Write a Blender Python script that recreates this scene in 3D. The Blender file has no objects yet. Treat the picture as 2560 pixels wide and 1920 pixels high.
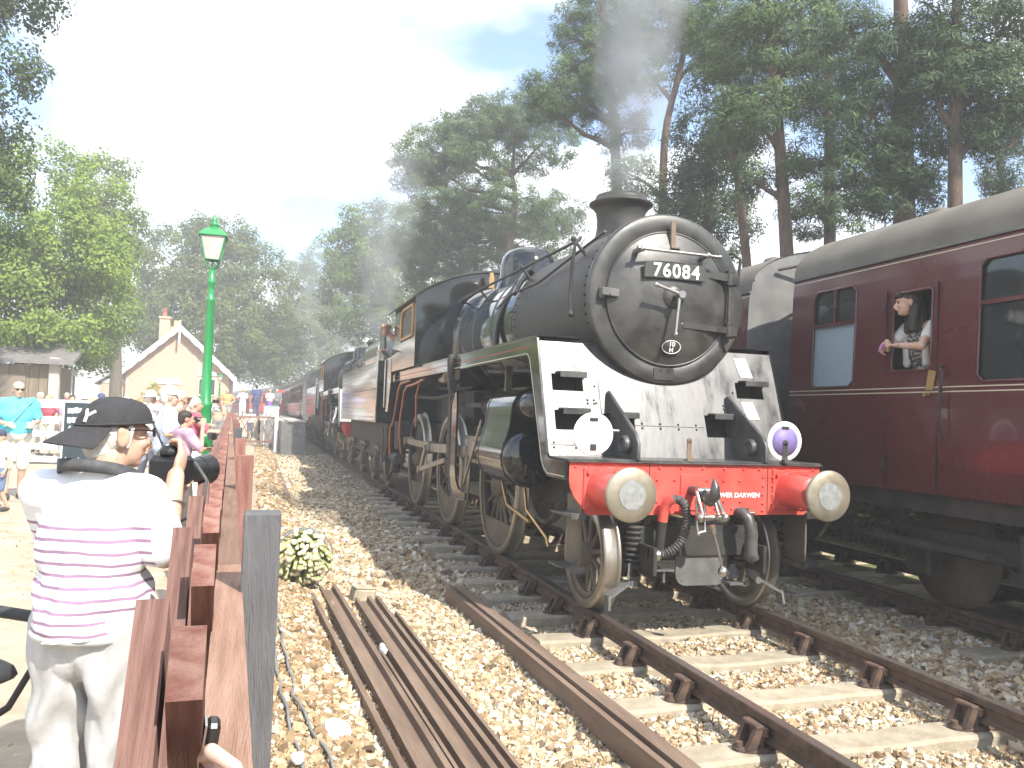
import bpy, bmesh, math, random
import numpy as np
from math import sin, cos, pi, radians, sqrt, atan2
from mathutils import Vector, Matrix, Euler, Quaternion

# ---------------------------------------------------------------- scene, camera, sky, sun, exposure
SC = bpy.context.scene
COL = SC.collection
rng = random.Random(7)
nrs = np.random.RandomState(11)

def make_camera():
    yaw, pit, rol = radians(17.057), radians(2.323), radians(2.0)
    fw = Vector((sin(yaw)*cos(pit), cos(yaw)*cos(pit), sin(pit)))
    r0 = Vector((cos(yaw), -sin(yaw), 0)); u0 = r0.cross(fw)
    r = r0*cos(rol) + u0*sin(rol); u = -r0*sin(rol) + u0*cos(rol)
    m = Matrix.Identity(4)
    for i in range(3):
        m[i][0] = r[i]; m[i][1] = u[i]; m[i][2] = -fw[i]
    m[0][3], m[1][3], m[2][3] = -3.528, -6.057, 1.601
    cd = bpy.data.cameras.new('camera'); cam = bpy.data.objects.new('camera', cd); COL.objects.link(cam)
    cam.matrix_world = m
    cd.sensor_width = 36; cd.lens = 28.735; cd.clip_start = .05; cd.clip_end = 2000
    SC.camera = cam
make_camera()

SUN = Vector((.36, -.97, 1.0)).normalized()          # direction towards the sun
sl = bpy.data.lights.new('sun', 'SUN'); sl.energy = 4.6; sl.angle = radians(.55); sl.color = (1, .95, .86)
so = bpy.data.objects.new('sun', sl); COL.objects.link(so)
so.rotation_mode = 'QUATERNION'; so.rotation_quaternion = SUN.to_track_quat('Z', 'Y')

def make_world():
    w = bpy.data.worlds.new('World'); SC.world = w; w.use_nodes = True
    nt = w.node_tree; N = nt.nodes; L = nt.links; N.clear()
    out = N.new('ShaderNodeOutputWorld'); bg = N.new('ShaderNodeBackground')
    sky = N.new('ShaderNodeTexSky'); sky.sky_type = 'NISHITA'; sky.sun_disc = False
    sky.sun_elevation = math.asin(SUN.z); sky.sun_rotation = atan2(SUN.x, SUN.y)
    sky.air_density = 1.0; sky.dust_density = .6; sky.ozone_density = 1.5
    tc = N.new('ShaderNodeTexCoord'); sep = N.new('ShaderNodeSeparateXYZ'); L.new(tc.outputs['Generated'], sep.inputs[0])
    # project the view direction on a flat cloud deck so clouds shrink towards the horizon
    mx = N.new('ShaderNodeMath'); mx.operation = 'MAXIMUM'; mx.inputs[1].default_value = 0.0; L.new(sep.outputs['Z'], mx.inputs[0])
    ad = N.new('ShaderNodeMath'); ad.operation = 'ADD'; ad.inputs[1].default_value = .22; L.new(mx.outputs[0], ad.inputs[0])
    dv = N.new('ShaderNodeVectorMath'); dv.operation = 'DIVIDE'
    cb = N.new('ShaderNodeCombineXYZ'); [L.new(ad.outputs[0], cb.inputs[i]) for i in range(3)]
    L.new(tc.outputs['Generated'], dv.inputs[0]); L.new(cb.outputs[0], dv.inputs[1])
    mp = N.new('ShaderNodeMapping'); mp.inputs['Location'].default_value = (CLOUD_OFF[0], CLOUD_OFF[1], 0); mp.inputs['Scale'].default_value = (1, 1, .6)
    L.new(dv.outputs[0], mp.inputs[0])
    n1 = N.new('ShaderNodeTexNoise'); n1.inputs['Scale'].default_value = 1.15; n1.inputs['Detail'].default_value = 9; n1.inputs['Roughness'].default_value = .55
    n1.inputs['Distortion'].default_value = .25
    L.new(mp.outputs[0], n1.inputs['Vector'])
    cr = N.new('ShaderNodeValToRGB'); cr.color_ramp.elements[0].position = CLOUD_LO; cr.color_ramp.elements[1].position = CLOUD_HI
    L.new(n1.outputs['Fac'], cr.inputs[0])
    n2 = N.new('ShaderNodeTexNoise'); n2.inputs['Scale'].default_value = 2.3; n2.inputs['Detail'].default_value = 6
    L.new(mp.outputs[0], n2.inputs['Vector'])
    c2 = N.new('ShaderNodeValToRGB'); c2.color_ramp.elements[0].position = .3; c2.color_ramp.elements[0].color = (9.0, 9.4, 9.9, 1)
    c2.color_ramp.elements[1].position = .62; c2.color_ramp.elements[1].color = (13.0, 12.9, 12.7, 1)
    L.new(n2.outputs['Fac'], c2.inputs[0])
    sk = N.new('ShaderNodeVectorMath'); sk.operation = 'MULTIPLY'; sk.inputs[1].default_value = SKY_GAIN; L.new(sky.outputs[0], sk.inputs[0])
    mix = N.new('ShaderNodeMix'); mix.data_type = 'RGBA'
    L.new(cr.outputs[0], mix.inputs['Factor']); L.new(sk.outputs[0], mix.inputs['A']); L.new(c2.outputs[0], mix.inputs['B'])
    L.new(mix.outputs['Result'], bg.inputs['Color']); bg.inputs['Strength'].default_value = .09
    L.new(bg.outputs[0], out.inputs['Surface'])
SKY_GAIN = (1.6, 1.75, 1.85); CLOUD_OFF = (12.8, 1.1); CLOUD_LO = .42; CLOUD_HI = .56
make_world()
SC.view_settings.view_transform = 'Standard'; SC.view_settings.look = 'None'
SC.view_settings.exposure = 1.1; SC.view_settings.gamma = 1
SC.render.engine = 'CYCLES'
SC.cycles.use_adaptive_sampling = True; SC.cycles.adaptive_threshold = .03
SC.cycles.use_denoising = True
SC.cycles.max_bounces = 6; SC.cycles.diffuse_bounces = 2; SC.cycles.glossy_bounces = 3; SC.cycles.transmission_bounces = 4
SC.cycles.transparent_max_bounces = 8; SC.cycles.volume_bounces = 0
SC.cycles.volume_step_rate = 1; SC.cycles.volume_max_steps = 128
SC.cycles.sample_clamp_indirect = 6; SC.cycles.caustics_reflective = False; SC.cycles.caustics_refractive = False

# ---------------------------------------------------------------- materials
MATS = {}
def mat(name, col, rough=.6, metal=0., col2=None, scale=6., detail=4., bump=0., bscale=None, coat=0., spec=.5,
        rvar=0., stretch=(1, 1, 1), coord='Object', lo=.35, hi=.65, obj_var=0., rot=(0, 0, 0)):
    if name in MATS: return MATS[name]
    m = bpy.data.materials.new(name); m.use_nodes = True; MATS[name] = m
    nt = m.node_tree; N = nt.nodes; L = nt.links
    b = N['Principled BSDF']
    b.inputs['Roughness'].default_value = rough; b.inputs['Metallic'].default_value = metal
    b.inputs['Coat Weight'].default_value = coat; b.inputs['Coat Roughness'].default_value = .06
    b.inputs['Specular IOR Level'].default_value = spec
    b.inputs['Base Color'].default_value = (*col, 1)
    if col2 is None and not bump and not rvar: 
        return m
    tc = N.new('ShaderNodeTexCoord'); mp = N.new('ShaderNodeMapping'); mp.vector_type = 'TEXTURE'; mp.inputs['Scale'].default_value = [1/v for v in stretch]; mp.inputs['Rotation'].default_value = rot
    L.new(tc.outputs[coord], mp.inputs[0])
    nz = N.new('ShaderNodeTexNoise'); nz.inputs['Scale'].default_value = scale; nz.inputs['Detail'].default_value = detail; nz.inputs['Roughness'].default_value = .6
    L.new(mp.outputs[0], nz.inputs['Vector'])
    if col2 is not None:
        cr = N.new('ShaderNodeValToRGB'); e = cr.color_ramp.elements
        e[0].position = lo; e[1].position = hi; e[0].color = (*col, 1); e[1].color = (*col2, 1)
        L.new(nz.outputs['Fac'], cr.inputs[0])
        if obj_var:
            oi = N.new('ShaderNodeObjectInfo'); hs = N.new('ShaderNodeHueSaturation')
            mr = N.new('ShaderNodeMapRange'); mr.inputs['To Min'].default_value = 1-obj_var; mr.inputs['To Max'].default_value = 1+obj_var
            L.new(oi.outputs['Random'], mr.inputs[0]); L.new(mr.outputs[0], hs.inputs['Value']); L.new(cr.outputs[0], hs.inputs['Color'])
            L.new(hs.outputs[0], b.inputs['Base Color'])
        else:
            L.new(cr.outputs[0], b.inputs['Base Color'])
    if rvar:
        mr = N.new('ShaderNodeMapRange'); mr.inputs['To Min'].default_value = max(.02, rough-rvar); mr.inputs['To Max'].default_value = min(1, rough+rvar)
        mr.inputs['From Min'].default_value = .3; mr.inputs['From Max'].default_value = .7
        L.new(nz.outputs['Fac'], mr.inputs[0]); L.new(mr.outputs[0], b.inputs['Roughness'])
    if bump:
        n3 = N.new('ShaderNodeTexNoise'); n3.inputs['Scale'].default_value = bscale or scale*3; n3.inputs['Detail'].default_value = 5
        L.new(mp.outputs[0], n3.inputs['Vector'])
        bp = N.new('ShaderNodeBump'); bp.inputs['Strength'].default_value = bump; bp.inputs['Distance'].default_value = .02
        L.new(n3.outputs['Fac'], bp.inputs['Height']); L.new(bp.outputs[0], b.inputs['Normal'])
    return m

def attr_mat(name, attr, stops, rough=.8, trans=0., bump=0.):
    """colour ramp driven by a per-piece tone attribute (random for stones, with light and shade painted in for leaves)"""
    m = bpy.data.materials.new(name); m.use_nodes = True; MATS[name] = m
    nt = m.node_tree; N = nt.nodes; L = nt.links; b = N['Principled BSDF']
    a = N.new('ShaderNodeAttribute'); a.attribute_name = attr
    cr = N.new('ShaderNodeValToRGB'); e = cr.color_ramp.elements
    while len(e) < len(stops): e.new(.5)
    for i, (p, c) in enumerate(stops): e[i].position = p; e[i].color = (*c, 1)
    L.new(a.outputs['Fac'], cr.inputs[0]); L.new(cr.outputs[0], b.inputs['Base Color'])
    b.inputs['Roughness'].default_value = rough; b.inputs['Specular IOR Level'].default_value = .25
    if trans:
        t = N.new('ShaderNodeBsdfTranslucent'); L.new(cr.outputs[0], t.inputs[0])
        mx = N.new('ShaderNodeMixShader'); mx.inputs[0].default_value = trans
        L.new(b.outputs[0], mx.inputs[1]); L.new(t.outputs[0], mx.inputs[2]); L.new(mx.outputs[0], N['Material Output'].inputs['Surface'])
    return m

# ---------------------------------------------------------------- mesh building
def rotm(rx=0, ry=0, rz=0): return Euler((rx, ry, rz)).to_matrix()
def frame(d):
    d = Vector(d).normalized(); up = Vector((0, 0, 1)) if abs(d.z) < .95 else Vector((0, 1, 0))
    a = d.cross(up).normalized(); b = a.cross(d).normalized(); return d, a, b

class MB:
    def __init__(s): s.v = []; s.f = []; s.sm = []; s.mi = []; s.cm = 0
    def add(s, vs, fs, smooth=False):
        o = len(s.v); s.v += [tuple(v) for v in vs]
        for f in fs: s.f.append([o+i for i in f]); s.sm.append(smooth); s.mi.append(s.cm)
        return s
    def box(s, c, size, R=None, bev=0.):
        x, y, z = [q/2 for q in size]; c = Vector(c)
        if bev:
            b = min(bev, x*.9, y*.9, z*.9); vs = []
            for k, sx, sy, sz in [(k, sx, sy, sz) for sx in (-1, 1) for sy in (-1, 1) for sz in (-1, 1) for k in range(3)]:
                p = [sx*(x-b), sy*(y-b), sz*(z-b)]; p[k] = (sx*x, sy*y, sz*z)[k]; vs.append(Vector(p))
            idx = lambda sx, sy, sz, k: (((sx > 0)*4+(sy > 0)*2+(sz > 0))*3+k)
            fs = []
            for k in range(3):
                for sg in (-1, 1):
                    o = [i for i in range(3) if i != k]; q = []
                    for a, b2 in ((-1, -1), (1, -1), (1, 1), (-1, 1)):
                        t = [0, 0, 0]; t[k] = sg; t[o[0]] = a; t[o[1]] = b2; q.append(idx(*t, k))
                    fs.append(q)
            for k in range(3):
                o = [i for i in range(3) if i != k]
                for a in (-1, 1):
                    for b2 in (-1, 1):
                        t0 = [0]*3; t1 = [0]*3; t0[o[0]] = t1[o[0]] = a; t0[o[1]] = t1[o[1]] = b2; t0[k] = -1; t1[k] = 1
                        fs.append([idx(*t0, o[0]), idx(*t1, o[0]), idx(*t1, o[1]), idx(*t0, o[1])])
            for sx in (-1, 1):
                for sy in (-1, 1):
                    for sz in (-1, 1): fs.append([idx(sx, sy, sz, k) for k in range(3)])
        else:
            vs = [Vector((sx*x, sy*y, sz*z)) for sx in (-1, 1) for sy in (-1, 1) for sz in (-1, 1)]
            fs = [[0, 1, 3, 2], [4, 6, 7, 5], [0, 4, 5, 1], [2, 3, 7, 6], [0, 2, 6, 4], [1, 5, 7, 3]]
        vs = [(R @ v if R else v)+c for v in vs]
        return s.add(vs, fs)
    def bar(s, p0, p1, w, h, up=None):
        """rectangular bar from p0 to p1, w across, h in the up direction"""
        p0, p1 = Vector(p0), Vector(p1); d = (p1-p0).normalized()
        u = Vector(up) if up else (Vector((0, 0, 1)) if abs(d.z) < .95 else Vector((0, 1, 0)))
        a = d.cross(u).normalized(); b = a.cross(d).normalized()
        vs = []
        for p in (p0, p1):
            for q, r in ((-1, -1), (1, -1), (1, 1), (-1, 1)): vs.append(p+a*q*w/2+b*r*h/2)
        return s.add(vs, [[0, 3, 2, 1], [4, 5, 6, 7], [0, 1, 5, 4], [1, 2, 6, 5], [2, 3, 7, 6], [3, 0, 4, 7]])
    def cyl(s, p0, p1, r0, r1=None, n=16, cap=True, smooth=True):
        r1 = r0 if r1 is None else r1
        p0, p1 = Vector(p0), Vector(p1); d, a, b = frame(p1-p0); vs = []
        for p, r in ((p0, r0), (p1, r1)):
            for i in range(n): t = 2*pi*i/n; vs.append(p+(a*cos(t)+b*sin(t))*r)
        s.add(vs, [[i, (i+1) % n, n+(i+1) % n, n+i] for i in range(n)], smooth)
        if cap:
            s.add(vs[:n], [list(range(n))[::-1]]); s.add(vs[n:], [list(range(n))])
        return s
    def tube(s, pts, r, n=8, closed=False, cap=True):
        pts = [Vector(p) for p in pts]; m = len(pts); rs = r if isinstance(r, (list, tuple)) else [r]*m
        vs = []; pa = None
        for i, p in enumerate(pts):
            if closed: d = pts[(i+1) % m]-pts[i-1]
            else: d = pts[min(i+1, m-1)]-pts[max(i-1, 0)]
            d = d.normalized()
            if pa is None: _, a, b = frame(d)
            else: a = (pa-d*pa.dot(d)).normalized(); b = a.cross(d)
            b = d.cross(a).normalized(); pa = a
            for k in range(n): t = 2*pi*k/n; vs.append(p+(a*cos(t)+b*sin(t))*rs[i])
        fs = []
        for i in range(m if closed else m-1):
            j = (i+1) % m
            for k in range(n): fs.append([i*n+k, i*n+(k+1) % n, j*n+(k+1) % n, j*n+k])
        s.add(vs, fs, True)
        if cap and not closed: s.add(vs[:n], [list(range(n))[::-1]]); s.add(vs[-n:], [list(range(n))])
        return s
    def lathe(s, prof, o=(0, 0, 0), axis=(0, 0, 1), n=32, smooth=True, a0=0., a1=2*pi, cap=False):
        """prof: list of (radius, distance along axis)"""
        o = Vector(o); d, a, b = frame(axis); full = abs(a1-a0-2*pi) < 1e-6; k = n if full else n+1; vs = []
        for r, h in prof:
            for i in range(k): t = a0+(a1-a0)*i/n; vs.append(o+d*h+(a*cos(t)+b*sin(t))*r)
        fs = []
        for j in range(len(prof)-1):
            for i in range(n): i2 = (i+1) % k; fs.append([j*k+i, j*k+i2, (j+1)*k+i2, (j+1)*k+i])
        s.add(vs, fs, smooth)
        if cap:
            for j in (0, len(prof)-1):
                if prof[j][0] > 1e-4: s.add(vs[j*k:(j+1)*k], [list(range(k))])
        return s
    def sphere(s, c, r, n=12, m=8, R=None):
        r = (r, r, r) if not hasattr(r, '__len__') else r; c = Vector(c); vs = []; fs = []
        for j in range(m+1):
            ph = pi*j/m
            for i in range(n):
                t = 2*pi*i/n; q = Vector((r[0]*sin(ph)*cos(t), r[1]*sin(ph)*sin(t), r[2]*cos(ph))); vs.append((R @ q if R else q)+c)
        for j in range(m):
            for i in range(n): fs.append([j*n+i, (j+1)*n+i, (j+1)*n+(i+1) % n, j*n+(i+1) % n])
        return s.add(vs, fs, True)
    def prism(s, poly, d0, d1, plane='yz', smooth=False):
        """polygon extruded along the axis missing from 'plane'"""
        ax = 'xyz'.index([c for c in 'xyz' if c not in plane][0]); i0, i1 = 'xyz'.index(plane[0]), 'xyz'.index(plane[1]); vs = []; n = len(poly)
        for d in (d0, d1):
            for p in poly: q = [0, 0, 0]; q[ax] = d; q[i0] = p[0]; q[i1] = p[1]; vs.append(q)
        s.add(vs, [list(range(n)), list(range(n, 2*n))[::-1]])
        return s.add(vs, [[i, (i+1) % n, n+(i+1) % n, n+i] for i in range(n)], smooth)
    def torus(s, c, R, r, axis=(0, 0, 1), n=32, m=8, sc=None):
        c = Vector(c); d, a, b = frame(axis)
        pts = [c+a*cos(2*pi*i/n)*R*(sc[0] if sc else 1)+b*sin(2*pi*i/n)*R*(sc[1] if sc else 1) for i in range(n)]
        return s.tube(pts, r, m, closed=True)
    def loft(s, rings, cap=True, smooth=True, closed=True):
        n = len(rings[0]); vs = [v for r in rings for v in r]; fs = []
        for j in range(len(rings)-1):
            for i in range(n if closed else n-1): fs.append([j*n+i, j*n+(i+1) % n, (j+1)*n+(i+1) % n, (j+1)*n+i])
        s.add(vs, fs, smooth)
        if cap and closed: s.add(rings[0], [list(range(n))[::-1]]); s.add(rings[-1], [list(range(n))])
        return s
    def mesh(s, name, mats):
        me = bpy.data.meshes.new(name); me.from_pydata(s.v, [], s.f)
        for m in (mats if isinstance(mats, (list, tuple)) else [mats]): me.materials.append(m)
        me.polygons.foreach_set('use_smooth', s.sm); me.polygons.foreach_set('material_index', s.mi)
        bm = bmesh.new(); bm.from_mesh(me); bmesh.ops.recalc_face_normals(bm, faces=bm.faces); bm.to_mesh(me); bm.free()
        me.update(); return me
    def build(s, name, mats, parent=None, **k): return obj(name, s.mesh(name, mats), parent, **k)

def obj(name, me, parent=None, loc=None, kind=None, label=None, smooth_angle=None):
    o = bpy.data.objects.new(name, me); COL.objects.link(o)
    if parent: o.parent = parent
    if loc: o.location = loc
    if kind: o['kind'] = kind
    if label: o['label'] = label
    return o
def thing(name, label, cat, loc=(0, 0, 0), rz=0., group=None):
    o = bpy.data.objects.new(name, None); COL.objects.link(o); o.location = loc; o.rotation_euler = (0, 0, rz); o.empty_display_size = .1
    tag(o, label, cat, group); return o
def tag(o, label, cat, group=None):
    o['label'] = label; o['category'] = cat
    if group: o['group'] = group
    return o
def struct(name, mb, m): return mb.build(name, m, None, kind='structure')
def copy_tree(o, parent=None, label=None, loc=None, rz=None):
    c = o.copy(); COL.objects.link(c); c.parent = parent
    if label: c['label'] = label
    if loc is not None: c.location = loc
    if rz is not None: c.rotation_euler[2] = rz
    for ch in list(o.children): copy_tree(ch, c)
    return c
TMP = bpy.data.scenes.new('tmp')
def bake(o):
    """evaluated copy of one object's mesh, worked out in an otherwise empty scene"""
    TMP.collection.objects.link(o)
    with bpy.context.temp_override(scene=TMP, view_layer=TMP.view_layers[0]): dg = bpy.context.evaluated_depsgraph_get()
    me = bpy.data.meshes.new_from_object(o.evaluated_get(dg)); bpy.data.objects.remove(o); return me
def text(name, body, size, m, parent, loc, rot, ext=.003, align='CENTER', shear=0., sx=1.):
    cu = bpy.data.curves.new(name, 'FONT'); cu.body = body; cu.size = size; cu.extrude = ext; cu.align_x = align; cu.align_y = 'CENTER'; cu.shear = shear
    cu.offset = size*.018; cu.materials.append(m)
    me = bake(bpy.data.objects.new(name, cu)); me.name = name; o = obj(name, me, parent, loc); o.rotation_euler = rot; o.scale = (sx, 1, 1)
    return o
def arc(c, r, a0, a1, n=8): return [(c[0]+r*cos(a0+(a1-a0)*i/n), c[1]+r*sin(a0+(a1-a0)*i/n)) for i in range(n+1)]
def np_mesh(name, V, F, m, parent=None, attr=None, smooth=False, kind=None):
    """fast mesh from numpy arrays, F of constant corner count; attr = per-face float"""
    me = bpy.data.meshes.new(name); nf, k = F.shape
    me.vertices.add(len(V)); me.vertices.foreach_set('co', V.astype(np.float32).ravel())
    me.loops.add(nf*k); me.loops.foreach_set('vertex_index', F.astype(np.int32).ravel())
    me.polygons.add(nf); me.polygons.foreach_set('loop_start', np.arange(0, nf*k, k, dtype=np.int32)); me.polygons.foreach_set('loop_total', np.full(nf, k, dtype=np.int32))
    me.polygons.foreach_set('use_smooth', np.full(nf, smooth))
    if attr is not None:
        at = me.attributes.new('tone', 'FLOAT', 'FACE'); at.data.foreach_set('value', attr.astype(np.float32))
    me.materials.append(m); me.update(calc_edges=True)
    return obj(name, me, parent, kind=kind)
# ---------------------------------------------------------------- palette
M_gravel = mat('pale_gravel', (.28, .22, .145), .95, 0, (.50, .42, .31), 14, 8, .6, 60)
M_path = mat('sandy_path', (.33, .27, .19), .95, 0, (.47, .40, .30), 3, 8, .35, 90)
M_soil = mat('field_soil', (.12, .13, .05), .95, 0, (.2, .19, .09), .6, 6)
M_plat = mat('platform_surface', (.42, .38, .32), .9, 0, (.55, .5, .43), 2, 6)
M_concrete = mat('weathered_concrete', (.30, .25, .175), .9, 0, (.46, .40, .30), 9, 8, .35, 50, lo=.3, hi=.7, obj_var=.12)
M_wall = mat('platform_wall_render', (.17, .165, .155), .9, 0, (.27, .26, .24), 3, 6, .3, 20)
M_rust = mat('rusty_iron', (.055, .034, .025), .75, 0, (.125, .075, .05), 12, 6, .25, 70)
M_rustlight = mat('dusty_rusty_steel', (.135, .088, .06), .8, 0, (.22, .155, .11), 8, 6, .2, 60, stretch=(1, .15, 1))
M_railtop = mat('worn_rail_head', (.36, .33, .30), .35, .8, (.25, .2, .17), 5, 4, stretch=(1, .1, 1))
M_key = mat('oak_key', (.12, .07, .045), .8, 0, (.18, .11, .07), 20, 4)

def lp(y):
    t = min(1, max(0, (y+3)/11)); z = -.04+.15*t
    t = min(1, max(0, (y-30)/8)); return z+.85*t*t*(3-2*t)
def track_z(x, y): return -.235-(.035 if abs(x) < 1.25 else .035*max(0, 1-(abs(x)-1.25)/.25))+.02*sin(x*3.1+y*1.7)+.012*sin(x*7+y*5.3)

# wide ground to the horizon
g = MB(); xs = [-260, -120, -40, 0, 9, 40, 120, 260]; ys = [-60, -20, 0, 40, 90, 200, 420]
vs = [(x, y, -.32 if x < 7 else (-.1 if x < 12 else .9)) for y in ys for x in xs]; nx = len(xs)
g.add(vs, [[j*nx+i, j*nx+i+1, (j+1)*nx+i+1, (j+1)*nx+i] for j in range(len(ys)-1) for i in range(nx-1)], True)
struct('ground', g, M_soil)
# ballast bed between the fence and the far side of the second track
g = MB(); xs = list(np.linspace(-3.75, 7.2, 74)); ys = list(np.linspace(-6.5, 8, 98))+list(np.linspace(8.6, 150, 90)); nx = len(xs); vs = []
for y in ys:
    for x in xs:
        z = track_z(x, y)
        if x < -2.7: t = min(1, (-2.7-x)/.75); z += (lp(y)-.06+.235)*t*t*(3-2*t) if y < 26 else (.25)*t
        vs.append((x, y, z))
g.add(vs, [[j*nx+i, j*nx+i+1, (j+1)*nx+i+1, (j+1)*nx+i] for j in range(len(ys)-1) for i in range(nx-1)], True)
struct('ballast_bed', g, M_gravel)
# sandy path on the public side of the fence, rising to the platform beyond the gate
g = MB(); xs = [-60, -40, -25, -18, -12, -9, -7, -6, -5, -4.4, -3.9, -3.58]; ys = [-14]+list(np.linspace(-7, 40, 60))+[60, 150]; nx = len(xs); vs = []
for y in ys:
    for x in xs:
        z = lp(y) - (.12 if x > -3.7 else 0) + .015*sin(x*2+y)*(1 if y < 28 else 0)
        vs.append((x, y, z))
g.add(vs, [[j*nx+i, j*nx+i+1, (j+1)*nx+i+1, (j+1)*nx+i] for j in range(len(ys)-1) for i in range(nx-1)], True)
struct('path', g, M_path)
# station platform beside the train
g = MB(); g.box((-2.21, 85, .38), (.94, 114, 1.42)); g.box((-3.08, 87, .375), (.80, 110, 1.41)); struct('platform', g, M_wall)
g = MB(); g.box((-2.05, 85, 1.115), (.72, 114.2, .06), bev=.01); g.box((-3.0, 87.2, 1.10), (1.1, 109.8, .04)); struct('platform_edge', g, M_plat)

# ---------------------------------------------------------------- loose stones (nobody could count them)
STONE_STOPS = [(0., (.10, .08, .06)), (.15, (.24, .16, .09)), (.38, (.40, .29, .17)), (.6, (.50, .41, .28)), (.82, (.62, .56, .44)), (1., (.74, .72, .66))]
M_stone = attr_mat('ballast_stones', 'tone', STONE_STOPS, .9)
cube = np.array([[sx, sy, sz] for sx in (-1, 1) for sy in (-1, 1) for sz in (-1, 1)], float)
cubef = np.array([[0, 1, 3, 2], [4, 6, 7, 5], [0, 4, 5, 1], [2, 3, 7, 6], [0, 2, 6, 4], [1, 5, 7, 3]])
def stones(P, S, seed=3):
    r = np.random.RandomState(seed); n = len(P)
    V = cube[None]*(.62+.38*r.rand(n, 8, 1))*np.stack([.7+.6*r.rand(n), .7+.6*r.rand(n), .45+.4*r.rand(n)], 1)[:, None, :]
    q = r.randn(n, 4)*np.array([1.4, .45, .45, 1]); q /= np.linalg.norm(q, axis=1)[:, None]
    w, x, y, z = q.T[[0, 1, 2, 3]]
    R = np.stack([1-2*(y*y+z*z), 2*(x*y-z*w), 2*(x*z+y*w), 2*(x*y+z*w), 1-2*(x*x+z*z), 2*(y*z-x*w), 2*(x*z-y*w), 2*(y*z+x*w), 1-2*(x*x+y*y)], 1).reshape(n, 3, 3)
    V = np.einsum('nij,nkj->nki', R, V)*S[:, None, None]+P[:, None, :]
    F = (cubef[None]+8*np.arange(n)[:, None, None]).reshape(-1, 4)
    return V.reshape(-1, 3), F, n
def scatter(n, x0, x1, y0, y1, s0, s1, zf, keep=None, seed=1, z_off=0.):
    r = np.random.RandomState(seed); x = x0+(x1-x0)*r.rand(n); y = y0+(y1-y0)*r.rand(n)
    if keep is not None: k = keep(x, y); x, y = x[k], y[k]
    z = np.array([zf(a, b) for a, b in zip(x, y)])+z_off
    s = s0+(s1-s0)*r.rand(len(x))**2
    return np.stack([x, y, z], 1), s
def bed_z(x, y):
    z = track_z(x, y)
    if x < -2.7: t = min(1, (-2.7-x)/.75); z += (lp(y)-.06+.235)*t*t*(3-2*t)
    return z
SLEEP_Y = [.32+.79*k for k in range(-8, 16)]
def not_sleeper(x, y):
    k = np.ones(len(x), bool)
    for sy in SLEEP_Y: k &= ~((np.abs(y-sy) < .125) & (np.abs(x) < 1.31))
    return k
A = [scatter(44000, -3.45, 1.35, -3.6, 2.6, .010, .026, bed_z, not_sleeper, 1, .005),
     scatter(9000, -1.3, .75, -4.2, .4, .011, .025, bed_z, not_sleeper, 2, .02),
     scatter(9000, -3.5, -.6, 2.2, 14, .018, .045, bed_z, not_sleeper, 4, .005),
     scatter(6500, -3.6, -.8, 13, 30, .022, .05, bed_z, None, 14, .0),
     scatter(6500, .8, 2.6, -4, 2.5, .014, .036, bed_z, None, 5, .01),
     scatter(900, -3.4, -1.5, -3.4, 3, .022, .036, bed_z, None, 6, .01)]
P = np.concatenate([a[0] for a in A]); S = np.concatenate([a[1] for a in A])
V, F, n = stones(P, S); tone = np.clip(np.random.RandomState(5).beta(1.9, 1.9, n), 0, 1)
# damp, leaf-strewn strip beside the fence is browner
tone = np.where((P[:, 0] < -2.95) & (np.random.RandomState(9).rand(n) < .5), tone*.35+.08, tone)
o = np_mesh('ballast_stones', V, F, M_stone, None, np.repeat(tone, 6), kind='stuff'); o['label'] = 'loose cream and tan ballast stones between fence and track'; o['category'] = 'gravel'
A = [scatter(2600, -9, -3.9, -4.6, 6, .006, .016, lambda x, y: lp(y), None, 8, .002)]
V, F, n = stones(A[0][0], A[0][1], 8)
o = np_mesh('path_grit', V, F, M_stone, None, np.repeat(.35+.5*np.random.RandomState(2).rand(n), 6), kind='stuff'); o['label'] = 'small grit scattered over the sandy path'; o['category'] = 'gravel'

# ---------------------------------------------------------------- railway track
def rail_profile(x, top=0.):
    h = .035; return [(x-.033, top), (x+.033, top), (x+h, top-.012), (x+h, top-.042), (x+.011, top-.058), (x+.011, top-.105), (x+.03, top-.116), (x+.03, top-.142), (x-.03, top-.142), (x-.03, top-.116), (x-.011, top-.105), (x-.011, top-.058), (x-h, top-.042), (x-h, top-.012)]
def chair_mesh():
    m = MB()
    rings = []
    for sx, sy, z in ((.20, .085, -.19), (.20, .085, -.176), (.17, .07, -.165)):
        rings.append([(sx*cos(t)*(1 if abs(cos(t)) < .99 else 1), sy*(1.05*sin(t)), z) for t in [2*pi*i/20 for i in range(20)]])
    m.loft(rings)
    for s in (-1, 1):
        for yy in (-.055, .055):                    # two ribs of each jaw, open between them
            m.prism([(s*.075, -.17), (s*.155, -.17), (s*.10, -.06), (s*.085, -.045), (s*.06, -.045), (s*.055, -.17)], yy-.016, yy+.016, 'xz')
        m.box((s*.063, 0, -.105), (.022, .14, .12)); m.box((s*.078, 0, -.052), (.05, .15, .022), bev=.006)
        m.cyl((s*.165, 0, -.17), (s*.165, 0, -.145), .022, n=8)
    return m.mesh('chair', M_rust)
CHAIR = chair_mesh()
SLEEPERS = []
for k in range(5):
    m = MB(); n = 14; rings = []
    for i in range(n+1):
        x = -1.3+2.6*i/n; w = .125+.004*rng.uniform(-1, 1); t = -.19+.004*rng.uniform(-1, 1)-(.012 if -0.35 < x < .35 else 0)
        rings.append([(x, -w, t-.13), (x, -w, t-.02), (x, -w+.02, t), (x, w-.02, t), (x, w, t-.02), (x, w, t-.13)])
    m.loft(rings, smooth=False); SLEEPERS.append(m.mesh('sleeper', M_concrete))
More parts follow.
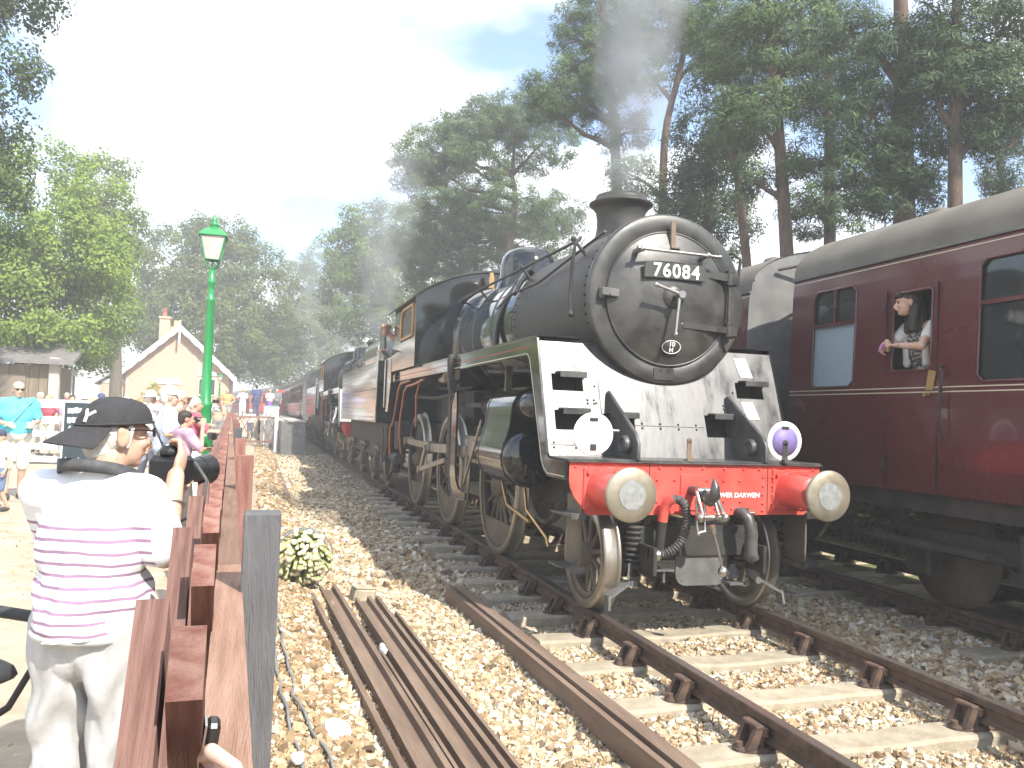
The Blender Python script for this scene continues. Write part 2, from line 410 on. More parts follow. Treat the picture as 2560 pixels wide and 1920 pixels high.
def railway_track(x0, label, ys, y0=-14, y1=60):
    t = thing('railway_track', label, 'railway track', (x0, 0, 0))
    for s in (-1, 1):
        p = rail_profile(s*.7525); m = MB(); m.prism(p, y0, y1, 'xz'); m.cm = 1
        m.add([(s*.7525-.026, y0, .0015), (s*.7525+.026, y0, .0015), (s*.7525+.026, y1, .0015), (s*.7525-.026, y1, .0015)], [[0, 1, 2, 3]])
        m.build('rail', [M_rust, M_railtop], t)
    for i, y in enumerate(ys):
        s = obj('sleeper', SLEEPERS[i % 5], t, (0, y, 0)); s.rotation_euler = (rng.uniform(-.01, .01), 0, rng.uniform(-.012, .012))
        for sg in (-1, 1):
            c = obj('chair', CHAIR, s, (sg*.7525, 0, 0))
            k = MB(); k.box((sg*.7525+.042*(-1), .01, -.08), (.03, .19, .05), bev=.006); k.build('key', M_key, s)
    return t
railway_track(0, 'empty near track with rusty rails and concrete sleepers under the front engine', SLEEP_Y)
railway_track(3.41, 'shaded second track beneath the maroon coaches', [.1+.79*k for k in range(-8, 6)])

# ---------------------------------------------------------------- rods and spare rails lying in the ballast left of the track
def bar_between(name, label, cat, a, b, prof, m, group=None):
    """profile (u across, v up) swept from a to b on the ground"""
    a, b = Vector(a), Vector(b); d = (b-a).normalized(); side = Vector((d.y, -d.x, 0)); t = MB(); n = len(prof); vs = []
    for p in (a, b):
        for u, v in prof: vs.append(p-a+side*u+Vector((0, 0, v)))
    t.add(vs, [list(range(n)), list(range(n, 2*n))]); t.add(vs, [[i, (i+1) % n, n+(i+1) % n, n+i] for i in range(n)])
    o = t.build(name, m, None, loc=a); tag(o, label, cat, group); return o
def line(x0, y0, x1, y1, ya, yb): f = lambda y: x0+(x1-x0)*(y-y0)/(y1-y0); return (f(ya), ya), (f(yb), yb)
def lay(name, label, cat, x0, y0, x1, y1, ya, yb, prof, m, z=-.235):
    a, b = line(x0, y0, x1, y1, ya, yb); return bar_between(name, label, cat, (*a, z), (*b, z), prof, m)
REC = lambda w, h: [(-w/2, 0), (w/2, 0), (w/2, h), (-w/2, h)]
# rail laid on its side: thick head edge, thin web lying low between the two, foot edge
def side_rail(w): return [(-w/2, 0), (w/2, 0), (w/2, .10), (w/2-.028, .10), (w/2-.034, .062), (-w/2+.04, .062), (-w/2+.034, .105), (-w/2, .105)]
lay('signal_rod', 'rusty flat signal rod nearest the fence in the ballast', 'rod', -2.979, 1.96, -2.779, -2.054, 1.95, -5.2, REC(.036, .11), M_rustlight)
lay('spare_rail', 'old rail on its side ending by the stick bundle', 'rail', -2.79, 1.94, -2.63, -2.0, 2.3, -5.2, side_rail(.165), M_rustlight)
lay('signal_rod', 'thin rusty rod along the right edge of the spare rail by the bundle', 'rod', -2.64, 1.0, -2.52, -2.1, -.1, -5.2, REC(.02, .10), M_rustlight)
lay('spare_rail', 'old rail on its side ending at the stone block', 'rail', -2.523, 1.7, -2.40, -2.14, 1.75, -5.2, side_rail(.15), M_rustlight)
lay('signal_rod', 'thin rusty rod right of the spare rail ending at the stone block', 'rod', -2.385, 1.83, -2.27, -2.166, 1.8, -5.2, REC(.03, .095), M_rustlight)
lay('signal_rod', 'rusty rod of the lying group farthest from the fence', 'rod', -2.285, .70, -2.204, -2.18, 1.2, -5.2, REC(.022, .09), M_rustlight)
lay('spare_rail', 'brown spare rail on its side close beside the sleeper ends', 'rail', -1.58, .95, -1.49, -1.63, 1.9, -5.2, [(-.085, 0), (.085, 0), (.085, .145), (.045, .145), (.04, .08), (.012, .08), (.008, .15), (-.085, .15)], M_rustlight)
lay('trough_lid', 'rusty narrow strip of rail leading to the white gate post', 'rail', -2.918, 10.85, -3.014, 31.4, 10.6, 27.5, REC(.10, .08), M_rustlight, -.2)
# stone block and white stones
def boulder(name, label, cat, c, s, m, seed):
    r = random.Random(seed); b = MB(); b.sphere((0, 0, 0), 1, 12, 8)
    b.v = [tuple(Vector(v)*(1+.16*sin(3*v[0]+seed)+.13*cos(4*v[1]+2*v[2]+seed)+r.uniform(-.05, .05))*1.0) for v in b.v]
    b.v = [(v[0]*s[0], v[1]*s[1], v[2]*s[2]) for v in b.v]; b.sm = [False]*len(b.f)
    return tag(b.build(name, m, None, loc=c), label, cat)
M_chalk = mat('white_flint', (.70, .68, .62), .8, 0, (.82, .80, .76), 8, 4, .3, 30)
b = MB(); b.box((0, 0, .05), (.22, .16, .17), rotm(.1, .12, .3), .025); b.box((.0, -.02, .135), (.2, .13, .02), rotm(.1, .12, .3), .008)
tag(b.build('stone_block', M_concrete, None, loc=(-2.5, 1.98, -.22)), 'weathered concrete block standing at the rod ends', 'block')
boulder('white_rock', 'large white flint lying near the fence', 'rock', (-3.05, -1.52, -.12), (.085, .06, .055), M_chalk, 3)
boulder('white_rock', 'small white flint on top of the cables near the fence', 'rock', (-3.28, -1.95, -.07), (.03, .05, .03), M_chalk, 5)
boulder('white_rock', 'white flint wedged between the two spare rails', 'rock', (-2.58, .05, -.15), (.035, .07, .04), M_chalk, 8)
boulder('brown_stone', 'smooth brown stone in the shade edge beyond the block', 'rock', (-2.2, 3.1, -.19), (.09, .07, .05), mat('brown_stone', (.34, .25, .17), .8, 0, (.42, .33, .24), 6), 13)
# cables running along the fence foot
M_cable = mat('grey_cable', (.16, .17, .17), .7, 0, (.24, .24, .23), 9)
for lab, pts in (('grey signal cable nearest the fence on the ballast', [(-3.33, 1.2), (-3.36, -.4), (-3.33, -1.2), (-3.25, -2.0), (-3.14, -2.9), (-3.05, -3.6)]),
                 ('grey twisted signal cable farther from the fence', [(-3.32, 1.0), (-3.30, -.3), (-3.26, -.75), (-3.27, -1.15), (-3.14, -1.75), (-3.07, -2.2), (-2.98, -2.9), (-2.9, -3.6)])):
    c = MB(); P2 = []
    for i in range(len(pts)-1):
        for k in range(6):
            t = k/6; x = pts[i][0]+(pts[i+1][0]-pts[i][0])*t; y = pts[i][1]+(pts[i+1][1]-pts[i][1])*t
            P2.append((x+.008*sin(y*13), y, bed_z(x, y)+.03+.012*sin(y*9)))
    c.tube(P2, .009, 6); tag(c.build('cable', M_cable), lab, 'cable')
# ---------------------------------------------------------------- locomotive paints and metals
M_gloss = mat('glossy_black_paint', (.010, .011, .011), .10, 0, (.016, .016, .015), 3, 4, coat=.6, rvar=.03)
M_satin = mat('satin_black_paint', (.032, .032, .031), .40, 0, (.085, .08, .075), 5, 6, rvar=.10, spec=.75, stretch=(1, 1, .5))
M_smoke = mat('smokebox_black', (.024, .023, .021), .55, 0, (.052, .048, .042), 3, 8, .12, 40, spec=.5, rvar=.08)
M_door = mat('smokebox_door_black', (.024, .023, .021), .40, 0, (.062, .057, .050), 4, 8, .05, 25, spec=.6, rvar=.12)
M_dark = mat('grimy_underframe_black', (.020, .019, .018), .65, 0, (.05, .043, .035), 5, 6)
M_grey = mat('grey_black_bracket_paint', (.085, .083, .082), .6, 0, (.14, .135, .13), 8, 6)
M_red = mat('buffer_beam_red', (.60, .065, .050), .40, 0, (.70, .11, .085), 4, 7, .04, 30, coat=.2, rvar=.1)
M_steel = mat('bright_steel', (.55, .53, .50), .28, .9, (.40, .37, .33), 10, 5)
M_buf = mat('burnished_buffer_steel', (.26, .22, .155), .45, .55, (.36, .32, .25), 7, 6, rvar=.1)
M_bufc = mat('greasy_buffer_centre', (.22, .225, .22), .6, .2, (.32, .325, .31), 22, 6)
M_copper = mat('copper_pipe', (.55, .23, .11), .35, .85, (.40, .17, .09), 8)
M_brass = mat('brass', (.62, .42, .18), .3, .85, (.5, .33, .14), 8)
M_motion = mat('oily_motion_steel', (.30, .26, .21), .42, .7, (.42, .36, .28), 6, 5)
M_tyre = mat('wheel_tyre_steel', (.36, .32, .26), .38, .8, (.46, .42, .36), 5, 5)
M_wheel = mat('wheel_grime', (.085, .07, .052), .6, 0, (.16, .125, .088), 4, 5)
M_white = mat('white_enamel', (.80, .80, .78), .4)
M_hose = mat('rubber_hose', (.05, .047, .043), .75, 0, (.09, .083, .075), 14, 5)
M_linecr = mat('cream_lining', (.55, .50, .36), .5)
M_linered = mat('red_lining', (.55, .05, .04), .5)
M_glass = mat('dark_window_glass', (.02, .024, .026), .06, 0, spec=.8)
M_violet = mat('faded_violet_disc', (.17, .13, .34), .55, 0, (.22, .17, .38), 9, 4)
M_coal = mat('coal', (.012, .012, .012), .5, 0, (.03, .03, .03), 12, 4, .6, 30)

LOCO = thing('steam_locomotive', 'black steam engine numbered 76084 with red buffer beam, heading the train', 'locomotive')
def part(name, mb, m, parent=None, **k): return mb.build(name, m, parent or LOCO, **k)
ZC = 2.73
def rivets(name, pts, r, m, parent, ax=(0, -1, 0), h=.6):
    b = MB(); 
    for p in pts:
        d, a, c = frame(ax); p = Vector(p)
        rings = [[p+(a*cos(t)+c*sin(t))*r*q+d*r*hh for t in [2*pi*i/6 for i in range(6)]] for q, hh in ((1, -.1), (.8, .45*h), (.35, .8*h))]
        b.loft(rings)
    o = b.build(name, m, parent); o['kind'] = 'stuff'; return o

# smokebox, ring and door
b = MB(); b.lathe([(.60, .70), (.762, .70), (.765, .72), (.765, 3.02), (.745, 3.03)], (0, 0, ZC), (0, 1, 0), 64)
sb = part('smokebox', b, M_smoke)
b = MB(); b.lathe([(.60, .665), (.61, .655), (.765, .655), (.782, .665), (.788, .685), (.788, .72), (.766, .735)], (0, 0, ZC), (0, 1, 0), 72); part('front_ring', b, M_door, sb)
rivets('rivets', [(.776*cos(t), .79, ZC+.776*sin(t)) for t in [2*pi*i/56 for i in range(56)]], .013, M_smoke, sb, (0, -1, 0), 1.3)
rivets('rivets', [(.768*cos(t), 2.95, ZC+.768*sin(t)) for t in [2*pi*i/56 for i in range(56)]], .014, M_smoke, sb, (0, -1, 0), 1.3)
b = MB(); b.lathe([(0, .545), (.12, .548), (.25, .557), (.38, .575), (.48, .597), (.555, .623), (.60, .642), (.617, .647), (.622, .66)], (0, 0, ZC), (0, 1, 0), 72)
door = part('smokebox_door', b, M_door)
b = MB(); b.torus((0, .648, ZC), .612, .012, (0, 1, 0), 72, 6); part('door_rim', b, M_door, door)
b = MB(); b.lathe([(0, .518), (.055, .518), (.10, .53), (.112, .55)], (0, 0, ZC+.01), (0, 1, 0), 28); part('dart_boss', b, M_door, door)
b = MB(); b.cyl((0, .54, ZC+.01), (0, .40, ZC+.01), .022, n=12); b.cyl((0, .42, ZC+.01), (0, .385, ZC+.01), .034, n=12)
b.tube([(0, .41, ZC+.01), (-.12, .408, ZC+.045), (-.25, .405, ZC+.08)], [.018, .014, .015], 10); b.sphere((-.25, .405, ZC+.08), .020)
b.tube([(0, .43, ZC+.01), (-.018, .428, ZC-.16), (-.035, .426, ZC-.34)], [.018, .013, .014], 10); b.sphere((-.035, .426, ZC-.345), .020)
part('dart_handle', b, M_steel, door)
b = MB(); b.tube([(-.40, .48, 3.135), (.42, .48, 3.125)], .015, 12); b.cyl((-.405, .48, 3.135), (-.385, .48, 3.135), .022, n=12); b.cyl((.40, .48, 3.125), (.425, .48, 3.125), .022, n=12)
for x in (-.36, .30): b.cyl((x, .62, 3.13), (x, .48, 3.13), .028, .02, n=12); b.sphere((x, .48, 3.13), .027)
part('door_handrail', b, M_steel, door)
b = MB()
b.bar((.30, .598, 2.985), (.595, .60, 2.965), .035, .07); b.bar((.10, .572, 2.495), (.60, .60, 2.475), .035, .058); b.sphere((.10, .572, 2.495), (.03, .02, .029))
b.cyl((.60, .595, 2.40), (.60, .595, 3.04), .017, n=10)
for z0, z1 in ((2.90, 3.03), (2.42, 2.54)): b.cyl((.60, .595, z0), (.60, .595, z1), .034, n=14)
for z in (2.905, 3.025, 2.425, 2.535): b.cyl((.60, .595, z-.008), (.60, .595, z+.008), .041, n=14)
b.bar((.62, .62, 2.965), (.72, .665, 2.95), .03, .08); b.bar((.62, .62, 2.475), (.72, .665, 2.47), .03, .08); b.prism([(.55, 2.40), (.66, 2.40), (.63, 2.33), (.60, 2.28)], .63, .66, 'xz')
part('door_hinge', b, M_door, door)
b = MB(); b.box((-.605, .60, 2.74), (.17, .05, .075), rotm(0, .05, .06), .008); b.box((-.60, .57, 2.715), (.035, .03, .03), bev=.005); b.box((-.67, .625, 2.735), (.05, .06, .10), bev=.01); part('door_clamp', b, M_grey, door)
b = MB(); b.box((0, .59, 3.30), (.05, .018, .24), bev=.006); b.cyl((0, .6, 3.42), (0, .582, 3.42), .025, n=14); b.box((.02, .58, 3.19), (.09, .035, .02), bev=.004); part('lamp_iron', b, M_rustlight, door)
b = MB(); b.box((-.03, .65, 2.04), (.20, .012, .115), bev=.003)
for x in (-.06, .02): b.cyl((x, .648, 2.075), (x, .632, 2.075), .010, n=8)
part('bottom_cover', b, M_door, door)
# number plate and shed plate
b = MB(); b.box((0, .535, 2.965), (.62, .018, .15), bev=.008); np_ = part('number_plate', b, M_smoke, label='grey cast smokebox number plate with raised white digits')
for x in (-.2, .2): b2 = MB(); b2.cyl((x, .60, 2.965), (x, .54, 2.965), .014, n=8); b2.build('bolt', M_door, np_)
for i, ch in enumerate('76084'):
    text('digit', ch, .172, M_white, np_, (-.185+.096*i+(.003 if ch == '4' else 0), .5245, 2.962), (pi/2, 0, 0), .004, sx=.98)
b = MB(); b.lathe([(0, -.006), (.092, -.006), (.098, 0), (.098, .006)], (0, 0, 0), (0, 1, 0), 36); b.v = [(v[0], v[1], v[2]*.66) for v in b.v]
sp = b.build('shed_plate', M_dark, LOCO, loc=(0, .577, 2.285)); sp.rotation_euler = (.24, 0, 0)
b = MB(); b.torus((0, -.007, 0), .091, .0045, (0, 1, 0), 36, 6); b.v = [(v[0], v[1], v[2]*.66) for v in b.v]; b.build('plate_rim', M_white, sp)
text('letters', '10', .062, M_white, sp, (0, -.009, .026), (pi/2, 0, 0), .003); text('letters', 'H', .058, M_white, sp, (0, -.009, -.028), (pi/2, 0, 0), .003)
# chimney
b = MB(); y0 = 1.76
b.lathe([(.33, 3.40), (.285, 3.47), (.262, 3.53), (.25, 3.60), (.25, 3.70), (.262, 3.78), (.30, 3.83), (.335, 3.855), (.335, 3.87), (.29, 3.885), (.275, 3.92), (.265, 3.95), (.225, 3.955), (.215, 3.94), (.21, 3.5)], (0, y0, 0), (0, 0, 1), 40)
part('chimney', b, M_smoke)
# boiler, bands, firebox, dome
b = MB(); b.lathe([(.748, 3.03), (.752, 3.05), (.79, 5.7), (.785, 5.72)], (0, 0, ZC), (0, 1, 0), 64); bo = part('boiler', b, M_gloss)
for y in (3.06, 3.95, 4.85, 5.66):
    r = .751+.038*(y-3.05)/2.65; b = MB(); b.lathe([(r, y-.03), (r+.007, y-.028), (r+.007, y+.028), (r, y+.03)], (0, 0, ZC), (0, 1, 0), 64); part('boiler_band', b, M_gloss, bo)
def belpaire(w, zb, zt, r): 
    return [(-w, zb)]+[(-w+r-r*cos(t), zt-r+r*sin(t)) for t in [pi/2*i/8 for i in range(9)]]+[(w-r+r*sin(t), zt-r+r*cos(t)) for t in [pi/2*i/8 for i in range(9)]]+[(w, zb)]
b = MB(); A1, A2 = belpaire(.80, 2.0, 3.545, .70), belpaire(.84, 2.0, 3.60, .60)
b.loft([[(x*.93, 5.64, ZC+(z-ZC)*.95) for x, z in A1], [(x, 5.74, z) for x, z in A1], [(x, 6.7, z) for x, z in A2]], closed=True); part('firebox', b, M_gloss)
b = MB(); b.lathe([(.47, 3.36), (.43, 3.46), (.40, 3.58), (.395, 3.72), (.37, 3.84), (.31, 3.92), (.2, 3.97), (0, 3.985)], (0, 4.85, 0), (0, 0, 1), 36); part('dome', b, M_gloss)
b = MB()
for x in (-.16, .16): b.cyl((x, 6.2, 3.6), (x, 6.2, 3.78), .05, n=12); b.cyl((x, 6.2, 3.78), (x, 6.2, 3.84), .035, n=10)
part('safety_valve', b, M_brass)
# handrails along the boiler
b = MB()
for s in (-1, 1):
    b.tube([(s*.66, 6.5, 3.33), (s*.72, 4.7, 3.33), (s*.74, 2.8, 3.30), (s*.76, 1.0, 3.27), (s*.80, .86, 3.26), (s*.86, .83, 3.20), (s*.865, .88, 3.0), (s*.87, .90, 2.7), (s*.865, .88, 2.57)], .016, 8)
    for y, x in ((6.0, .7), (4.7, .72), (2.8, .74), (1.15, .755)): b.cyl((s*(x-.14), y, 3.16), (s*x, y, 3.31), .02, .014, n=8); b.sphere((s*x, y, 3.315), .028)
    b.sphere((s*.865, .88, 2.56), .030)
part('boiler_handrail', b, M_dark)
b = MB(); b.tube([(-.80, 3.6, 2.35), (-.80, 3.55, 2.75), (-.72, 3.5, 3.0), (-.55, 3.4, 3.28), (-.45, 3.3, 3.40)], .045, 10); b.tube([(-.79, 2.9, 3.02), (-.60, 3.1, 3.30)], .03, 8); part('feed_pipe', b, M_gloss)
b = MB(); b.tube([(-.60, .76, 3.32), (-.74, 2.2, 3.05), (-.82, 2.9, 3.02), (-.85, 3.4, 2.9)], .014, 6); part('ejector_pipe', b, M_smoke)

# running boards with valance sweeping down to the beam
for s in (-1, 1):
    outer = [(0, 1.272), (.40, 1.272), (.452, 1.31), (.815, 2.33), (9.0, 2.33)]
    inner = [(9.0, 2.17)]+[(1.10, 2.17)]+arc((1.10, 2.05), .12, pi/2, pi*.89, 5)+[(.66, 1.40)]+[(.60, 1.24), (.52, 1.16), (.42, 1.12), (0, 1.12)]
    b = MB(); b.prism(outer+inner, s*1.185, s*1.205, 'yz'); vl = part('valance', b, M_gloss)
    b = MB(); e = [(9.0, 2.19), (1.10, 2.19)]+arc((1.10, 2.05), .14, pi/2, pi*.89, 5)+[(.645, 1.41), (.58, 1.26), (.51, 1.185), (.42, 1.145), (.02, 1.145)]
    b.tube([(s*1.207, p[0], p[1]) for p in e], .0055, 4); b.build('cream_line', M_linecr, vl)
    b = MB(); b.tube([(s*1.207, 9.0, 2.25), (s*1.207, 1.0, 2.25)], .004, 4); b.build('red_line', M_linered, vl)
    b = MB(); b.box((s*.98, 4.9, 2.338), (.47, 8.2, .016)); part('running_board', b, M_gloss)
# sloping front plate with step openings
PA, PB = Vector((0, .45, 1.29)), Vector((0, .80, 2.29)); pd = (PB-PA); pn = Vector((0, -pd.z, pd.y)).normalized()
def fp(x, z, off=0.): t = (z-PA.z)/pd.z; p = PA+pd*t+pn*off; return (x, p.y, p.z)
HOLES = [(-1.10, -.81, 1.85, 2.00), (-1.10, -.81, 1.51, 1.68), (.74, 1.03, 1.85, 2.00), (.36, .68, 1.48, 1.68), (-.66, -.35, 1.50, 1.66)]
xs = sorted({-1.183, 1.183}|{h[0] for h in HOLES}|{h[1] for h in HOLES}); zs = sorted({1.285, 2.29}|{h[2] for h in HOLES}|{h[3] for h in HOLES})
b = MB()
for i in range(len(xs)-1):
    for j in range(len(zs)-1):
        cx, cz = (xs[i]+xs[i+1])/2, (zs[j]+zs[j+1])/2
        if any(h[0] < cx < h[1] and h[2] < cz < h[3] for h in HOLES): continue
        b.add([fp(xs[i], zs[j]), fp(xs[i+1], zs[j]), fp(xs[i+1], zs[j+1]), fp(xs[i], zs[j+1])], [[0, 1, 2, 3]])
b.add([fp(-1.183, 2.29), fp(1.183, 2.29), (1.183, 1.0, 2.322), (-1.183, 1.0, 2.322)], [[0, 1, 2, 3]])
M_plate = mat('oiled_black_front_plate', (.030, .030, .030), .36, 0, (.10, .095, .09), 4, 8, .04, 18, rvar=.16, spec=.8, stretch=(1.6, 1, .45))
plate = part('front_plate', b, M_plate)
for h in HOLES:
    b = MB(); A = [fp(h[0], h[2]), fp(h[1], h[2]), fp(h[1], h[3]), fp(h[0], h[3])]; B = [(p[0], p[1]+.2, p[2]) for p in A]
    b.add(A+B, [[0, 1, 5, 4], [1, 2, 6, 5], [2, 3, 7, 6], [3, 0, 4, 7], [4, 5, 6, 7]]); st = b.build('step_recess', M_dark, plate)
    b = MB(); w = h[1]-h[0]; p = fp((h[0]+h[1])/2+.02, h[3]+.012); b.box((p[0], p[1]-.055, p[2]), (w*.86, .15, .016), bev=.004); b.box((p[0], p[1]-.128, p[2]-.022), (w*.86, .012, .05), bev=.003)
    b.box((h[1]-.01, p[1]-.03, p[2]-.012), (.07, .05, .02)); b.build('step_tread', M_satin, plate)
rv = []
for x in (-.70, .70):
    for z in (1.42, 1.58, 1.75, 1.90): rv.append(fp(x, z, .002))
for x in (-.78, -.72, .58, .66, .72):
    for z in (1.745, 1.775): rv.append(fp(x, z, .002))
for x in (-.28, -.1, .08, .26):
    for z in (1.545, 1.585): rv.append(fp(x, z, .002))
for x in (-1.13, -.93):
    for z in (1.36, 1.40): rv.append(fp(x, z, .002))
rivets('rivets', rv, .012, M_satin, plate, pn, 1.2)
b = MB()
for a, c in ((fp(-.40, 1.565, .001), fp(.34, 1.565, .001)), (fp(-.66, 1.30, .001), fp(-.66, 1.98, .001)), (fp(.66, 1.70, .001), fp(.66, 2.02, .001)), (fp(-1.17, 1.38, .001), fp(-.9, 1.38, .001))): b.bar(a, c, .004, .004, pn)
b.build('plate_seam', M_dark, plate)
for (x0, z0, x1, z1) in ((.80, 2.05, .93, 2.235), (.80, 1.655, .925, 1.815)):
    b = MB(); b.add([fp(x0-.03, z1, .003), fp(x1-.03, z1, .003), fp(x1+.015, z0, .003), fp(x0+.015, z0, .003), fp(x0-.03, z1, .006), fp(x1-.03, z1, .006), fp(x1+.015, z0, .006), fp(x0+.015, z0, .006)], [[4, 5, 6, 7], [0, 1, 5, 4], [1, 2, 6, 5], [2, 3, 7, 6], [3, 0, 4, 7]])
    wp = b.build('warning_plate', M_white, plate, label='small white warning plate with a red mark')
    b = MB(); q = fp((x0+x1)/2-.03, z1-.018, .0075); b.add([(q[0]-.012, q[1], q[2]), (q[0]+.010, q[1], q[2]+.012), (q[0]+.014, q[1], q[2]-.006), (q[0]-.004, q[1], q[2]-.016)], [[0, 1, 2, 3]]); b.build('red_mark', M_linered, wp)
# footplate shelf above the beam
b = MB(); b.box((0, .235, 1.281), (2.36, .47, .016), bev=.003); part('front_footplate', b, M_satin)
rivets('rivets', [(x, y, 1.289) for x in np.linspace(-1.1, 1.1, 13) for y in (.06, .4)], .009, M_satin, LOCO, (0, 0, 1))
for x in (-.58, .62):
    b = MB(); b.prism([(.74, 1.85), (.62, 1.85), (.05, 1.50), (-.005, 1.42), (-.012, 1.285), (.5, 1.285)], x-.014, x+.014, 'yz'); gs = part('frame_gusset', b, M_satin)
    b = MB(); b.tube([(x, .62, 1.852), (x, .05, 1.502), (x, -.007, 1.42), (x, -.014, 1.29)], .018, 6); b.build('gusset_edge', M_satin, gs)
    b = MB(); b.cyl((x-.016, .16, 1.41), (x-.06, .16, 1.41), .075, n=20); b.torus((x-.062, .16, 1.41), .06, .012, (1, 0, 0), 20, 6); b.build('cylinder_cover', M_satin, gs)
# buffer beam
bp = [(-1.17, 1.268), (-1.17, 1.14), (-1.155, 1.06), (-1.12, .985), (-1.065, .92), (-1.04, .88), (-1.02, .845), (1.02, .845), (1.04, .88), (1.065, .92), (1.12, .985), (1.155, 1.06), (1.17, 1.14), (1.17, 1.268)]
b = MB(); b.prism(bp, 0, .025, 'xz'); beam = part('buffer_beam', b, M_red)
b = MB(); b.box((0, .09, 1.2), (2.30, .13, .10)); b.box((0, .05, .9), (2.0, .045, .1)); b.build('beam_stiffener', M_dark, beam)
b = MB(); b.box((0, -.004, 1.268), (2.36, .05, .012), bev=.003); b.build('beam_angle', M_satin, beam)
rv = [(x, 0, 1.228) for x in (-1.12, -1.0, -.88, -.76, -.6, -.38, -.18, .02, .22, .41, .56, .70, .83, .96, 1.10)]+[(x, 0, 1.13) for x in (-.40, -.24, -.08, .06, .22, .37)]+[(x, 0, .895) for x in (-.45, -.38, -.16, -.05, .14, .3)]+[(x, 0, .955) for x in (-.45, -.4, .22, .38)]
rv += [(.60, 0, z) for z in (1.165, 1.09, 1.015, .94, .88)]+[(.69, 0, z) for z in (1.165, 1.09, 1.015, .94, .88)]
rivets('rivets', rv, .0145, M_red, beam, (0, -1, 0), 1.2)
b = MB()
for x in (-.47, .645): b.box((x, -.001, 1.05), (.006, .006, .41))
b.build('beam_seam', M_dark, beam)
b = MB(); b.box((-.09, -.006, 1.03), (.20, .014, .30), bev=.006); b.build('drawhook_plate', M_red, beam)
text('lettering', 'LOWER DARWEN', .057, M_white, beam, (.566, -.004, 1.008), (pi/2, 0, 0), .002, 'RIGHT', .12)
for s in (-1, 1):
    bf = MB(); bf.box((s*.87, -.008, 1.055), (.36, .018, .34), bev=.03); bf.lathe([(.158, -.005), (.15, .03), (.14, .08), (.135, .30), (.125, .31), (.0, .31)], (s*.87, -.016, 1.055), (0, -1, 0), 28)
    bu = part('buffer', bf, M_red)
    for dx in (-.14, .14):
        for dz in (-.13, .13): b = MB(); b.cyl((s*.87+dx, -.014, 1.055+dz), (s*.87+dx, -.04, 1.055+dz), .018, n=6); b.build('buffer_bolt', M_red, bu)
    b = MB(); b.box((s*.87+.05, -.20, 1.195), (.085, .10, .018), bev=.004); b.build('buffer_label', M_red, bu)
    b = MB(); b.cyl((s*.87, -.3, 1.055), (s*.87, -.475, 1.055), .10, n=24); b.build('buffer_ram', M_steel, bu)
    b = MB(); b.lathe([(.095, .465), (.19, .475), (.205, .487), (.207, .505), (.195, .515), (.12, .523), (.11, .5238), (0, .529)], (s*.87, 0, 1.055), (0, -1, 0), 40); hd = b.build('buffer_head', M_buf, bu)
    b = MB(); R0 = random.Random(3+s); k = 26
    pts = [(s*.87+(.10+.016*R0.random())*cos(2*pi*i/k), -.5275, 1.055+(.10+.016*R0.random())*sin(2*pi*i/k)) for i in range(k)]
    b.add(pts+[(s*.87, -.532, 1.055)], [[i, (i+1) % k, k] for i in range(k)], True); b.build('worn_centre', M_bufc, bu)
# draw hook and screw coupling
b = MB(); b.tube([(-.09, 0, 1.05), (-.09, -.12, 1.05), (-.088, -.22, 1.02), (-.085, -.30, 1.0), (-.08, -.36, 1.04), (-.075, -.355, 1.11), (-.07, -.33, 1.17)], [.04, .042, .05, .055, .046, .034, .012], 10); part('draw_hook', b, M_satin)
cp = MB(); cp.cyl((-.16, -.22, 1.06), (-.02, -.22, 1.06), .03, n=12)
for x in (-.16, -.02): cp.tube([(x, -.22, 1.06), (x-.005, -.27, .98), (x+.02, -.30, .87)], .016, 8)
cp.cyl((-.16, -.30, .86), (.05, -.30, .86), .026, n=12); cp.sphere((.055, -.30, .86), .036); cp.sphere((-.165, -.30, .86), .036); cp.cyl((-.02, -.28, .86), (-.02, -.36, .86), .036, n=12); cp.cyl((-.02, -.36, .86), (-.02, -.38, .86), .022, n=10)
for x in (.02, .03): cp.tube([(-.02+x, -.26, 1.0), (.03+x, -.29, .88)], .014, 8)
cp = part('screw_coupling', cp, M_steel)
b = MB(); b.tube([(-.17, -.24, 1.0), (-.165, -.25, .78), (-.16, -.26, .73)], .013, 8); b.tube([(-.10, -.24, 1.0), (-.095, -.25, .78), (-.10, -.26, .74)], .013, 8); b.tube([(-.17, -.26, .735), (-.09, -.26, .745)], .014, 8); b.sphere((-.16, -.265, .73), .022); b.build('shackle', M_steel, cp)
b = MB(); b.tube([(-.05, -.31, .74), (-.01, -.32, .60), (.02, -.33, .47)], .012, 8); b.sphere((.025, -.335, .44), .042); b.cyl((-.06, -.31, .80), (-.045, -.31, .73), .026, n=10); b.cyl((.05, -.335, .435), (.085, -.335, .43), .015, .004, n=8); b.build('tommy_bar', M_steel, cp)
# vacuum hose (ribbed) and steam heating hose
path = [(-.36, -.03, .82), (-.362, -.08, .93), (-.33, -.12, .985), (-.275, -.135, .99), (-.225, -.14, .95), (-.197, -.14, .87), (-.195, -.14, .79), (-.215, -.14, .71), (-.25, -.135, .64), (-.30, -.12, .585), (-.36, -.10, .55), (-.43, -.09, .53)]
def resample(pts, n):
    P = [Vector(p) for p in pts]; L = [0]
    for i in range(1, len(P)): L.append(L[-1]+(P[i]-P[i-1]).length)
    out = []
    for k in range(n):
        s = L[-1]*k/(n-1); i = max(j for j in range(len(L)) if L[j] <= s+1e-9); i = min(i, len(P)-2); t = (s-L[i])/(L[i+1]-L[i]); out.append(P[i].lerp(P[i+1], t))
    for _ in range(3): out = [out[0]]+[(out[i-1]+out[i]*2+out[i+1])/4 for i in range(1, len(out)-1)]+[out[-1]]
    return out
